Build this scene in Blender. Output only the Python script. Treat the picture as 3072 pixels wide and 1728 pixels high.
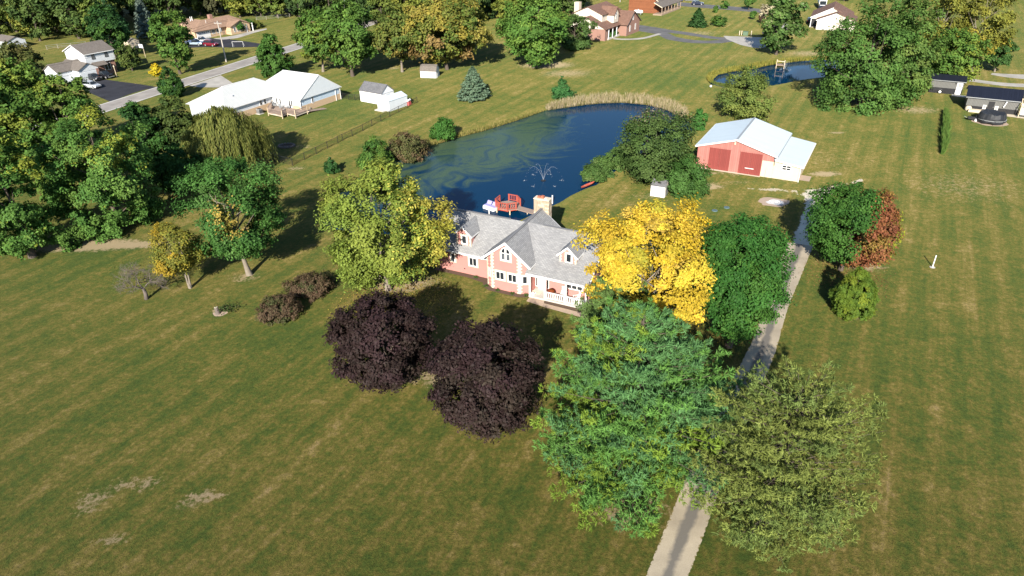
import bpy, math, random
import numpy as np
from mathutils import Matrix, Vector

sc = bpy.context.scene
for o in list(bpy.data.objects):
    bpy.data.objects.remove(o, do_unlink=True)
C = sc.collection

# ------------------------------------------------------------------ camera
CAM_H, FPX, PITCH, ROLL = 38.0, 2048.0, math.radians(30.12), math.radians(-1.19)
_p, _r = PITCH, ROLL
RC = np.array([[math.cos(_r), -math.sin(_r), 0], [math.sin(_r), math.cos(_r), 0], [0, 0, 1]]) @ \
     np.array([[1, 0, 0], [0, -math.sin(_p), -math.cos(_p)], [0, math.cos(_p), -math.sin(_p)]])
cam_d = bpy.data.cameras.new('camera')
cam_d.sensor_width = 36.0
cam_d.lens = 36.0 * FPX / 3072.0
cam_d.clip_end = 9000
cam = bpy.data.objects.new('camera', cam_d)
C.objects.link(cam)
M3 = Matrix([[RC[0][i], -RC[1][i], -RC[2][i]] for i in range(3)])
cam.matrix_world = Matrix.Translation((0, 0, CAM_H)) @ M3.to_4x4()
sc.camera = cam
sc.render.resolution_x, sc.render.resolution_y = 1024, 576

# ------------------------------------------------------------------ sky, sun, exposure
SUN_EL, SUN_TO = math.radians(27.5), math.radians(11.5)   # shadows fall towards SUN_TO east of straight ahead
sdir = Vector((math.sin(SUN_TO) * math.cos(SUN_EL), math.cos(SUN_TO) * math.cos(SUN_EL), -math.sin(SUN_EL)))
W = bpy.data.worlds.new('World')
sc.world = W
W.use_nodes = True
nt = W.node_tree
bg = nt.nodes['Background']
sky = nt.nodes.new('ShaderNodeTexSky')
sky.sky_type = 'NISHITA'
sky.sun_disc = False
sky.sun_elevation = SUN_EL
sky.sun_rotation = math.atan2(-sdir.x, -sdir.y)
sky.air_density = 1.0
sky.dust_density = 0.25
sky.ozone_density = 3.0
nt.links.new(sky.outputs[0], bg.inputs[0])
bg.inputs[1].default_value = 0.085
sun_d = bpy.data.lights.new('sun', 'SUN')
sun_d.energy = 5.0
sun_d.angle = math.radians(0.53)
sun_d.color = (1.0, 0.93, 0.82)
sun = bpy.data.objects.new('sun', sun_d)
C.objects.link(sun)
sun.rotation_euler = sdir.to_track_quat('-Z', 'Y').to_euler()
sun.location = (-30, -60, 80)
sc.view_settings.view_transform = 'Standard'
sc.view_settings.look = 'None'
sc.view_settings.gamma = 1
sc.view_settings.exposure = 0.95

# ------------------------------------------------------------------ helpers
def P(x, y, z=0.0):
    """photo pixel (3072 wide) -> point at height z"""
    d = RC.T @ np.array([(x - 1536) / FPX, (y - 864) / FPX, 1.0])
    t = (z - CAM_H) / d[2]
    return np.array([0, 0, CAM_H]) + t * d

def new_mat(name):
    m = bpy.data.materials.new(name)
    m.use_nodes = True
    n = m.node_tree
    return m, n, n.nodes['Principled BSDF']

def N(n, typ, **kw):
    k = n.nodes.new(typ)
    for a, b in kw.items():
        setattr(k, a, b)
    return k

def math_n(n, op, a, b=None, c=None, clamp=False):
    k = n.nodes.new('ShaderNodeMath')
    k.operation = op
    k.use_clamp = clamp
    for i, v in enumerate((a, b, c)):
        if v is None:
            continue
        if isinstance(v, (int, float)):
            k.inputs[i].default_value = v
        else:
            n.links.new(v, k.inputs[i])
    return k.outputs[0]

def mix_n(n, f, a, b, typ='MIX'):
    k = n.nodes.new('ShaderNodeMix')
    k.data_type = 'RGBA'
    k.blend_type = typ
    for i, v in ((0, f), (6, a), (7, b)):
        if isinstance(v, (int, float)):
            k.inputs[i].default_value = v
        elif isinstance(v, (tuple, list)):
            k.inputs[i].default_value = (*v[:3], 1)
        else:
            n.links.new(v, k.inputs[i])
    return k.outputs[2]

def noise_n(n, vec, scale, detail=4, rough=0.55, dist=0.0):
    k = n.nodes.new('ShaderNodeTexNoise')
    k.inputs['Scale'].default_value = scale
    k.inputs['Detail'].default_value = detail
    k.inputs['Roughness'].default_value = rough
    k.inputs['Distortion'].default_value = dist
    if vec is not None:
        n.links.new(vec, k.inputs['Vector'])
    return k.outputs[0]

def ramp_n(n, f, stops):
    k = n.nodes.new('ShaderNodeValToRGB')
    r = k.color_ramp
    while len(r.elements) < len(stops):
        r.elements.new(0.5)
    for e, (p, c) in zip(r.elements, stops):
        e.position = p
        e.color = (c, c, c, 1) if isinstance(c, (int, float)) else (*c, 1)
    n.links.new(f, k.inputs[0])
    return k.outputs[0]

def bump_n(n, bsdf, h, strength=0.4, dist=0.02):
    k = n.nodes.new('ShaderNodeBump')
    k.inputs['Strength'].default_value = strength
    k.inputs['Distance'].default_value = dist
    n.links.new(h, k.inputs['Height'])
    n.links.new(k.outputs[0], bsdf.inputs['Normal'])

def mat(name, col, rough=0.7, var=0.18, scale=1.2, metal=0.0, bump=0.25, fine=18, spec=0.4):
    m, n, b = new_mat(name)
    tc = N(n, 'ShaderNodeTexCoord').outputs['Object']
    a = noise_n(n, tc, scale, 5)
    f = noise_n(n, tc, fine, 4)
    s = math_n(n, 'MULTIPLY_ADD', a, 2 * var, 1 - var)
    s2 = math_n(n, 'MULTIPLY_ADD', f, var, 1 - var * 0.5)
    s = math_n(n, 'MULTIPLY', s, s2)
    k = N(n, 'ShaderNodeVectorMath', operation='SCALE')
    k.inputs[0].default_value = col[:3]
    n.links.new(s, k.inputs['Scale'])
    n.links.new(k.outputs[0], b.inputs['Base Color'])
    b.inputs['Roughness'].default_value = rough
    b.inputs['Metallic'].default_value = metal
    b.inputs['Specular IOR Level'].default_value = spec
    if bump:
        bump_n(n, b, f, bump, 0.02)
    return m

def rib_mat(name, col, period, axis='X', rough=0.5, metal=0.0, var=0.12, depth=0.03, strength=0.6, dark=0.75, spec=0.4):
    """ribbed sheet or board siding: grooves every `period` metres along an object axis"""
    m, n, b = new_mat(name)
    tc = N(n, 'ShaderNodeTexCoord').outputs['Object']
    sp = N(n, 'ShaderNodeSeparateXYZ')
    n.links.new(tc, sp.inputs[0])
    v = math_n(n, 'MULTIPLY', sp.outputs[axis], 1.0 / period)
    fr = math_n(n, 'FRACT', v)
    tri = math_n(n, 'ABSOLUTE', math_n(n, 'SUBTRACT', fr, 0.5))
    g = math_n(n, 'GREATER_THAN', tri, 0.42)
    a = noise_n(n, tc, 0.8, 5)
    fl = math_n(n, 'FLOOR', v)
    wn = N(n, 'ShaderNodeTexWhiteNoise', noise_dimensions='1D')
    n.links.new(fl, wn.inputs['W'])
    s = math_n(n, 'MULTIPLY_ADD', a, 2 * var, 1 - var)
    s = math_n(n, 'MULTIPLY', s, math_n(n, 'MULTIPLY_ADD', wn.outputs[0], var, 1 - var / 2))
    s = math_n(n, 'MULTIPLY', s, math_n(n, 'MULTIPLY_ADD', g, dark - 1, 1))
    k = N(n, 'ShaderNodeVectorMath', operation='SCALE')
    k.inputs[0].default_value = col[:3]
    n.links.new(s, k.inputs['Scale'])
    n.links.new(k.outputs[0], b.inputs['Base Color'])
    b.inputs['Roughness'].default_value = rough
    b.inputs['Metallic'].default_value = metal
    b.inputs['Specular IOR Level'].default_value = spec
    bump_n(n, b, math_n(n, 'SUBTRACT', 1.0, g), strength, depth)
    return m

def brick_mat(name, c1, c2, mortar, scale, bw=0.5, bh=0.25, rough=0.9, ms=0.015, uvspace='UV', var=0.25, bump=0.4):
    m, n, b = new_mat(name)
    tc = N(n, 'ShaderNodeTexCoord').outputs[uvspace]
    k = N(n, 'ShaderNodeTexBrick')
    n.links.new(tc, k.inputs['Vector'])
    k.inputs['Color1'].default_value = (*c1, 1)
    k.inputs['Color2'].default_value = (*c2, 1)
    k.inputs['Mortar'].default_value = (*mortar, 1)
    k.inputs['Scale'].default_value = scale
    k.inputs['Mortar Size'].default_value = ms
    k.inputs['Brick Width'].default_value = bw
    k.inputs['Row Height'].default_value = bh
    ob = N(n, 'ShaderNodeTexCoord').outputs['Object']
    a = noise_n(n, ob, 0.6, 6, 0.6)
    s = math_n(n, 'MULTIPLY_ADD', a, 2 * var, 1 - var)
    cm = N(n, 'ShaderNodeVectorMath', operation='SCALE')
    n.links.new(k.outputs[0], cm.inputs[0])
    n.links.new(s, cm.inputs['Scale'])
    n.links.new(cm.outputs[0], b.inputs['Base Color'])
    b.inputs['Roughness'].default_value = rough
    b.inputs['Specular IOR Level'].default_value = 0.25
    bump_n(n, b, math_n(n, 'SUBTRACT', 1.0, k.outputs['Fac']), bump, 0.02)
    return m

def glass_mat(name='window_glass', col=(0.02, 0.025, 0.03), rough=0.06):
    m, n, b = new_mat(name)
    tc = N(n, 'ShaderNodeTexCoord').outputs['Object']
    a = noise_n(n, tc, 1.7, 2)
    n.links.new(mix_n(n, a, tuple(c * 0.6 for c in col), tuple(c * 1.6 for c in col)), b.inputs['Base Color'])
    b.inputs['Roughness'].default_value = rough
    b.inputs['Specular IOR Level'].default_value = 0.6
    return m

def raw(name, V, Fc, m, parent=None, smooth=False, uv=False):
    me = bpy.data.meshes.new(name)
    me.from_pydata([tuple(map(float, v)) for v in V], [], [tuple(map(int, f)) for f in Fc])
    me.update()
    if m:
        me.materials.append(m)
    if smooth:
        for p in me.polygons:
            p.use_smooth = True
    o = bpy.data.objects.new(name, me)
    C.objects.link(o)
    if parent:
        o.parent = parent
    return o

BOXF = [(0, 3, 2, 1), (4, 5, 6, 7), (0, 1, 5, 4), (1, 2, 6, 5), (2, 3, 7, 6), (3, 0, 4, 7)]
class MB:
    def __init__(s):
        s.v, s.f = [], []
    def add(s, V, Fc):
        o = len(s.v)
        s.v += [tuple(map(float, q)) for q in V]
        s.f += [tuple(i + o for i in f) for f in Fc]
        return s
    def box(s, x0, x1, y0, y1, z0, z1):
        return s.add([(x0, y0, z0), (x1, y0, z0), (x1, y1, z0), (x0, y1, z0), (x0, y0, z1), (x1, y0, z1), (x1, y1, z1), (x0, y1, z1)], BOXF)
    def obox(s, p, r, n, a0, a1, b0, b1, c0, c1, up=(0, 0, 1)):
        """box in a basis: a along r, b along up, c along n (outwards)"""
        p, r, n, up = map(np.array, (p, r, n, up))
        q = lambda a, b, c: p + a * r + b * up + c * n
        V = [q(a0, b0, c0), q(a1, b0, c0), q(a1, b0, c1), q(a0, b0, c1), q(a0, b1, c0), q(a1, b1, c0), q(a1, b1, c1), q(a0, b1, c1)]
        return s.add(V, BOXF)
    def prism(s, pts, vec):
        k = len(pts)
        pts = [np.array(q, float) for q in pts]
        vec = np.array(vec, float)
        V = pts + [q + vec for q in pts]
        Fc = [tuple(range(k))[::-1], tuple(range(k, 2 * k))] + [(i, (i + 1) % k, k + (i + 1) % k, k + i) for i in range(k)]
        return s.add(V, Fc)
    def tube(s, pts, rad, sides=6, cap=True):
        pts = [np.array(q, float) for q in pts]
        if isinstance(rad, (int, float)):
            rad = [rad] * len(pts)
        o = len(s.v)
        for i, q in enumerate(pts):
            d = pts[min(i + 1, len(pts) - 1)] - pts[max(i - 1, 0)]
            d = d / (np.linalg.norm(d) + 1e-9)
            a = np.cross(d, (0, 0, 1) if abs(d[2]) < 0.9 else (1, 0, 0))
            a /= np.linalg.norm(a)
            b = np.cross(d, a)
            for k in range(sides):
                t = 2 * math.pi * k / sides
                s.v.append(tuple(q + rad[i] * (math.cos(t) * a + math.sin(t) * b)))
        for i in range(len(pts) - 1):
            for k in range(sides):
                k2 = (k + 1) % sides
                s.f.append((o + i * sides + k, o + i * sides + k2, o + (i + 1) * sides + k2, o + (i + 1) * sides + k))
        if cap:
            s.f.append(tuple(o + k for k in range(sides))[::-1])
            s.f.append(tuple(o + (len(pts) - 1) * sides + k for k in range(sides)))
        return s
    def lathe(s, prof, cx=0, cy=0, n=16):
        o = len(s.v)
        for r, z in prof:
            for k in range(n):
                t = 2 * math.pi * k / n
                s.v.append((cx + r * math.cos(t), cy + r * math.sin(t), z))
        for i in range(len(prof) - 1):
            for k in range(n):
                k2 = (k + 1) % n
                s.f.append((o + i * n + k, o + i * n + k2, o + (i + 1) * n + k2, o + (i + 1) * n + k))
        s.f.append(tuple(o + k for k in range(n))[::-1])
        s.f.append(tuple(o + (len(prof) - 1) * n + k for k in range(n)))
        return s
    def build(s, name, m, parent=None, smooth=False):
        return raw(name, s.v, s.f, m, parent, smooth)

def tag(o, label=None, cat=None, group=None, kind=None):
    for k, v in (('label', label), ('category', cat), ('group', group), ('kind', kind)):
        if v:
            o[k] = v
    return o

def thing(name, loc, label, cat, rz=0.0, group=None):
    o = bpy.data.objects.new(name, None)
    o.empty_display_size = 0.3
    C.objects.link(o)
    o.location = tuple(map(float, loc))
    o.rotation_euler = (0, 0, rz)
    return tag(o, label, cat, group)

def box(name, parent, m, *d):
    return MB().box(*d).build(name, m, parent)

def copy_tree(o, parent=None):
    c = o.copy()
    C.objects.link(c)
    c.parent = parent
    for ch in o.children:
        copy_tree(ch, c)
    return c

def uv_planar(o, ax_u, ax_v):
    """uv in metres from object-space axes (for shingles and brick courses)"""
    me = o.data
    ul = me.uv_layers.new(name='uv')
    au, av = np.array(ax_u, float), np.array(ax_v, float)
    for lp in me.loops:
        co = np.array(me.vertices[lp.vertex_index].co)
        ul.data[lp.index].uv = (float(co @ au), float(co @ av))

# ------------------------------------------------------------------ materials
M = {}
M['stucco'] = mat('pink_stucco', (0.48, 0.215, 0.19), 0.9, 0.10, 0.7, bump=0.3, fine=30)
M['quoin'] = mat('cream_stone', (0.66, 0.56, 0.44), 0.9, 0.14, 3, bump=0.3)
M['white'] = mat('white_paint', (0.80, 0.79, 0.77), 0.55, 0.05, 1.5, bump=0.05)
M['white_siding'] = rib_mat('white_siding', (0.62, 0.65, 0.68), 0.2, 'Z', 0.6, var=0.04, depth=0.02, dark=0.85)
M['white_rib'] = rib_mat('white_ribbed_sheet', (0.72, 0.76, 0.78), 0.3, 'Y', 0.45, var=0.03, depth=0.03, dark=0.85)
M['glass'] = glass_mat()
M['glass_grey'] = glass_mat('grey_glass', (0.09, 0.10, 0.11), 0.12)
M['shingle'] = brick_mat('weathered_shingles', (0.24, 0.24, 0.245), (0.33, 0.33, 0.325), (0.19, 0.19, 0.195), 1.0, 0.36, 0.16, 0.9, 0.02, var=0.22)
M['shingle_brown'] = brick_mat('brown_shingles', (0.17, 0.095, 0.07), (0.23, 0.135, 0.10), (0.12, 0.07, 0.05), 1.0, 0.4, 0.2, 0.9, 0.02, var=0.2)
M['shingle_tan'] = brick_mat('tan_shingles', (0.30, 0.19, 0.125), (0.37, 0.24, 0.165), (0.22, 0.14, 0.10), 1.0, 0.4, 0.2, 0.9, 0.02, var=0.15)
M['shingle_grey'] = brick_mat('grey_brown_shingles', (0.155, 0.135, 0.115), (0.20, 0.175, 0.15), (0.12, 0.10, 0.09), 1.0, 0.4, 0.2, 0.9, 0.02, var=0.15)
M['shingle_dark'] = brick_mat('dark_grey_shingles', (0.13, 0.13, 0.14), (0.18, 0.18, 0.19), (0.1, 0.1, 0.1), 1.0, 0.4, 0.2, 0.9, 0.02)
M['metal_roof'] = rib_mat('white_metal_roof', (0.56, 0.57, 0.55), 0.45, 'X', 0.42, var=0.03, depth=0.03, dark=0.92)
M['metal_roof_b'] = rib_mat('white_metal_roof_cross', (0.56, 0.57, 0.55), 0.45, 'Y', 0.42, var=0.03, depth=0.03, dark=0.92)
M['barn_roof'] = rib_mat('galvanised_barn_roof', (0.60, 0.68, 0.72), 0.6, 'Y', 0.4, var=0.04, depth=0.03, dark=0.93)
M['barn_red'] = rib_mat('faded_red_boards', (0.41, 0.165, 0.14), 0.3, 'X', 0.85, var=0.16, depth=0.02, dark=0.8)
M['barn_door'] = rib_mat('deep_red_boards', (0.235, 0.05, 0.042), 0.25, 'X', 0.8, var=0.12, depth=0.02, dark=0.8)
M['cream'] = mat('cream_paint', (0.60, 0.51, 0.38), 0.8, 0.06, 0.8, bump=0.1)
M['cream_siding'] = rib_mat('cream_siding', (0.66, 0.59, 0.49), 0.2, 'Z', 0.7, var=0.04, depth=0.02, dark=0.9)
M['tan_brick'] = mat('tan_brick', (0.56, 0.40, 0.25), 0.9, 0.16, 6, bump=0.3)
M['red_brick'] = mat('pinkish_brick', (0.31, 0.175, 0.135), 0.9, 0.22, 5, bump=0.3)
M['log'] = rib_mat('stained_log_siding', (0.24, 0.085, 0.035), 0.3, 'Z', 0.7, var=0.2, depth=0.05, dark=0.6)
M['stone'] = mat('chimney_stone', (0.40, 0.31, 0.22), 0.9, 0.25, 2.5, bump=0.5)
M['stone_b'] = mat('chimney_stone_pale', (0.52, 0.43, 0.32), 0.9, 0.2, 2.5, bump=0.5)
M['mortar'] = mat('mortar', (0.42, 0.36, 0.29), 0.95, 0.1)
M['terracotta'] = mat('terracotta', (0.42, 0.14, 0.08), 0.9, 0.15)
M['concrete'] = mat('concrete', (0.50, 0.47, 0.42), 0.9, 0.12, 0.8)
M['concrete_warm'] = mat('warm_concrete', (0.42, 0.315, 0.235), 0.9, 0.15, 0.8)
M['mulch'] = mat('mulch', (0.10, 0.065, 0.045), 1.0, 0.35, 6, bump=0.8)
M['wood_red'] = mat('red_stained_timber', (0.42, 0.085, 0.055), 0.75, 0.2, 3)
M['wood'] = mat('weathered_timber', (0.34, 0.25, 0.18), 0.85, 0.25, 4)
M['wood_pale'] = mat('pale_timber', (0.62, 0.50, 0.34), 0.8, 0.12, 3)
M['deck'] = mat('deck_boards', (0.30, 0.225, 0.18), 0.85, 0.25, 4)
M['pole'] = mat('grey_pole', (0.44, 0.40, 0.35), 0.9, 0.15, 3)
M['black'] = mat('black_metal', (0.022, 0.022, 0.024), 0.5, 0.2, 3, bump=0.05)
M['navy_roof'] = rib_mat('black_metal_roof', (0.012, 0.014, 0.024), 0.4, 'X', 0.45, var=0.15, depth=0.03, dark=0.7)
M['grey_rib'] = rib_mat('charcoal_ribbed_wall', (0.15, 0.148, 0.138), 0.24, 'X', 0.5, var=0.08, depth=0.03, dark=0.65)
M['black_rib'] = rib_mat('black_ribbed_wall', (0.02, 0.02, 0.022), 0.24, 'X', 0.5, var=0.2, depth=0.03, dark=0.6)
M['black_fabric'] = mat('black_mesh_fabric', (0.022, 0.024, 0.028), 0.6, 0.4, 1.5, bump=0.6, fine=5)
M['grey_metal'] = mat('grey_metal', (0.38, 0.39, 0.39), 0.4, 0.1, metal=0.3)
M['bark'] = mat('bark', (0.095, 0.075, 0.058), 0.95, 0.3, 4, bump=0.8)
M['bark_pale'] = mat('pale_bark', (0.22, 0.185, 0.145), 0.95, 0.3, 3, bump=0.6)
M['bark_grey'] = mat('grey_twig_bark', (0.14, 0.115, 0.10), 0.95, 0.25, 4, bump=0.4)
M['tyre'] = mat('tyre_rubber', (0.018, 0.018, 0.018), 0.9, 0.1)
M['rim'] = mat('wheel_rim', (0.55, 0.55, 0.56), 0.3, 0.05, metal=0.6)
M['lamp'] = mat('clear_lamp', (0.75, 0.76, 0.78), 0.1, 0.02)
M['tail'] = mat('red_lamp', (0.35, 0.01, 0.01), 0.2, 0.02)
M['pumpkin'] = mat('rust_flowers', (0.32, 0.07, 0.03), 0.9, 0.4, 8)
M['ash'] = mat('white_ash', (0.62, 0.60, 0.58), 0.95, 0.2, 2)
M['green_box'] = mat('green_box', (0.10, 0.16, 0.10), 0.6, 0.1)
M['plastic_lav'] = mat('lavender_plastic', (0.36, 0.34, 0.62), 0.35, 0.1)
M['plastic_white'] = mat('white_plastic', (0.75, 0.76, 0.78), 0.35, 0.06)
M['toy_red'] = mat('red_plastic', (0.55, 0.10, 0.10), 0.4, 0.1)

def paint(name, col, rough=0.25, metal=0.3):
    m, n, b = new_mat(name)
    tc = N(n, 'ShaderNodeTexCoord').outputs['Object']
    a = noise_n(n, tc, 2.0, 3)
    n.links.new(mix_n(n, a, tuple(c * 0.85 for c in col), tuple(min(1, c * 1.1) for c in col)), b.inputs['Base Color'])
    b.inputs['Roughness'].default_value = rough
    b.inputs['Metallic'].default_value = metal
    b.inputs['Coat Weight'].default_value = 0.6
    b.inputs['Coat Roughness'].default_value = 0.1
    return m

def leaf_material():
    m, n, b = new_mat('leaves')
    at = N(n, 'ShaderNodeAttribute', attribute_name='col')
    di = N(n, 'ShaderNodeBsdfDiffuse')
    tr = N(n, 'ShaderNodeBsdfTranslucent')
    gl = N(n, 'ShaderNodeBsdfGlossy')
    gl.inputs['Roughness'].default_value = 0.6
    gl.inputs['Color'].default_value = (0.8, 0.85, 0.8, 1)
    n.links.new(at.outputs['Color'], di.inputs[0])
    n.links.new(at.outputs['Color'], tr.inputs[0])
    mx = N(n, 'ShaderNodeMixShader')
    mx.inputs[0].default_value = 0.16
    n.links.new(di.outputs[0], mx.inputs[1])
    n.links.new(tr.outputs[0], mx.inputs[2])
    m2 = N(n, 'ShaderNodeMixShader')
    m2.inputs[0].default_value = 0.008
    n.links.new(mx.outputs[0], m2.inputs[1])
    n.links.new(gl.outputs[0], m2.inputs[2])
    n.links.new(m2.outputs[0], n.nodes['Material Output'].inputs[0])
    return m
M['leaf'] = leaf_material()
# ------------------------------------------------------------------ ground, ponds, roads
POND = [(975, 668), (985, 612), (1060, 540), (1130, 495), (1215, 468), (1293, 432), (1371, 408), (1448, 388), (1538, 360), (1627, 329), (1702, 318),
        (1776, 308), (1866, 304), (1948, 312), (2013, 330), (2060, 355), (2080, 385), (2040, 425), (1960, 455), (1880, 485), (1800, 543), (1758, 560),
        (1702, 587), (1669, 607), (1610, 632), (1560, 655), (1500, 672), (1400, 684), (1300, 692), (1150, 695), (1050, 688)]
POND2 = [(2129, 240), (2147, 222), (2192, 212), (2251, 205), (2304, 193), (2393, 181), (2500, 176), (2540, 190), (2525, 214), (2489, 224), (2408, 235),
         (2349, 247), (2304, 254), (2251, 262), (2192, 262), (2156, 254), (2132, 247)]

def smooth_loop(pts, k=6):
    p = np.array(pts)
    n = len(p)
    out = []
    for i in range(n):
        a, b, c, d = p[i - 1], p[i], p[(i + 1) % n], p[(i + 2) % n]
        for t in np.linspace(0, 1, k, endpoint=False):
            out.append(0.5 * ((2 * b) + (-a + c) * t + (2 * a - 5 * b + 4 * c - d) * t * t + (-a + 3 * b - 3 * c + d) * t ** 3))
    return np.array(out)

pond_xy = smooth_loop([P(*q)[:2] for q in POND])
pond2_xy = smooth_loop([P(*q)[:2] for q in POND2])

def sdist(pts, poly):
    """signed distance, negative inside"""
    best = np.full(len(pts), 1e9)
    ins = np.zeros(len(pts), bool)
    n = len(poly)
    for i in range(n):
        a, b = poly[i], poly[(i + 1) % n]
        ab = b - a
        t = np.clip(((pts - a) @ ab) / (ab @ ab + 1e-9), 0, 1)
        d = np.hypot(*(pts - (a + t[:, None] * ab)).T)
        best = np.minimum(best, d)
        c = (a[1] > pts[:, 1]) != (b[1] > pts[:, 1])
        xx = a[0] + (pts[:, 1] - a[1]) / (b[1] - a[1] + 1e-12) * ab[0]
        ins ^= c & (pts[:, 0] < xx)
    return np.where(ins, -best, best)

def axis(segs, lo, hi):
    a = []
    for s, e, st in segs:
        a += list(np.arange(s, e, st))
    a.append(segs[-1][1])
    left = [segs[0][0] - 4 * (1.35 ** k) * 3 for k in range(1, 40)]
    right = [segs[-1][1] + 4 * (1.35 ** k) * 3 for k in range(1, 40)]
    return np.array(sorted([v for v in left if v > lo]) + a + [v for v in right if v < hi])

gx = axis([(-130, -32, 1.6), (-32, 92, 0.8), (92, 140, 1.6)], -4000, 4000)
gy = axis([(10, 78, 1.3), (78, 190, 0.8), (190, 300, 1.8)], -1500, 7000)
XX, YY = np.meshgrid(gx, gy)
pts = np.c_[XX.ravel(), YY.ravel()]
rngG = np.random.default_rng(5)
d1 = sdist(pts, pond_xy)
d2 = sdist(pts, pond2_xy)
dd = np.minimum(d1, d2)
WATER = -0.32
zz = np.where(dd < 0, WATER + 0.03 + dd * 0.45, np.minimum(0, WATER + 0.03 + dd * 0.14))
zz = np.maximum(zz, -1.8)
shore = np.clip(1 - np.abs(dd - 0.7) / 1.9, 0, 1)
bare = np.zeros(len(pts))
def spot(x, y, r, s, ry=None):
    c = P(x, y)[:2]
    q = pts - c
    ry = ry or r
    e = np.exp(-((q[:, 0] / r) ** 2 + (q[:, 1] / ry) ** 2))
    np.maximum(bare, s * e, out=bare)
for a in [(2120, 560, 2.6, .95, 1.2), (2210, 548, 5, .45, .8), (2380, 548, 6, .6, 1.0), (2475, 522, 3.0, .8, 1.2), (2140, 520, 3, .6, .7), (2210, 525, 2.5, .7, .5),
          (2510, 398, 2.2, .6, .8), (240, 735, 9, .95, 2.0), (380, 735, 8, .8, 1.2), (735, 832, 2.5, .6, 1.2), (655, 930, .9, .8, .7), (2600, 800, 3, .6, 1.6), (2565, 945, 2, .7, .8),
          (1430, 300, 2.2, .8, 1.2), (1900, 1530, 3.5, .6, 2.0), (1200, 850, 5, .75, 2.5), (1300, 1130, 3, .55, 2), (1640, 195, 8, .75, 5), (1950, 590, 5, .35, 3),
          (1110, 150, 0.1, .1, .1), (1180, 205, 3, .5, 2), (1030, 210, 2, .4, 1.5), (290, 1480, 2.2, .7, .7), (430, 1440, 3.0, .6, .8), (340, 1610, 1.8, .7, .6), (620, 1490, 2.0, .6, .5),
          (550, 1520, 1.6, .5, .5), (260, 1530, 1.5, .5, .4), (1480, 1340, .6, .7, .4), (2450, 480, 10, .3, 8), (2900, 560, 14, .35, 10), (2750, 330, 6, .5, 4), (2850, 260, 5, .4, 4),
          (1700, 220, 9, .5, 6), (900, 440, 4, .4, 2.5), (1330, 395, 4, .45, 2.0), (890, 505, 2.5, .5, 1.5), (2420, 160, 8, .5, 5), (2100, 100, 8, .45, 6), (240, 140, 6, .5, 3), (1750, 105, 4, .45, 3)]:
    spot(*a)
lush = np.zeros(len(pts))
for x, y, r, s in [(1000, 330, 12, .8), (2020, 230, 13, .7), (2450, 330, 7, .9), (2480, 860, 4, 1.0), (330, 770, 7, .9), (2170, 1650, 3, 1.0), (1080, 220, 6, .8), (800, 1050, 6, .5), (560, 300, 8, .5), (450, 205, 9, .6)]:
    c = P(x, y)[:2]
    q = pts - c
    lush = np.maximum(lush, s * np.exp(-(q ** 2).sum(1) / r ** 2))
nx_, ny_ = len(gx), len(gy)
idx = np.arange(nx_ * ny_).reshape(ny_, nx_)
quads = np.stack([idx[:-1, :-1], idx[:-1, 1:], idx[1:, 1:], idx[1:, :-1]], -1).reshape(-1, 4)
me = bpy.data.meshes.new('ground')
me.vertices.add(len(pts))
me.vertices.foreach_set('co', np.c_[pts, zz].astype('f').ravel())
me.loops.add(quads.size)
me.loops.foreach_set('vertex_index', quads.astype('i').ravel())
me.polygons.add(len(quads))
me.polygons.foreach_set('loop_start', np.arange(0, quads.size, 4, dtype='i'))
me.update()
me.validate()
for nm, arr in (('shore', shore), ('bare', bare), ('lush', lush)):
    at = me.attributes.new(nm, 'FLOAT', 'POINT')
    at.data.foreach_set('value', arr.astype('f'))
me.polygons.foreach_set('use_smooth', np.ones(len(me.polygons), bool))
ground = bpy.data.objects.new('ground', me)
C.objects.link(ground)
tag(ground, kind='structure')

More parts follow.
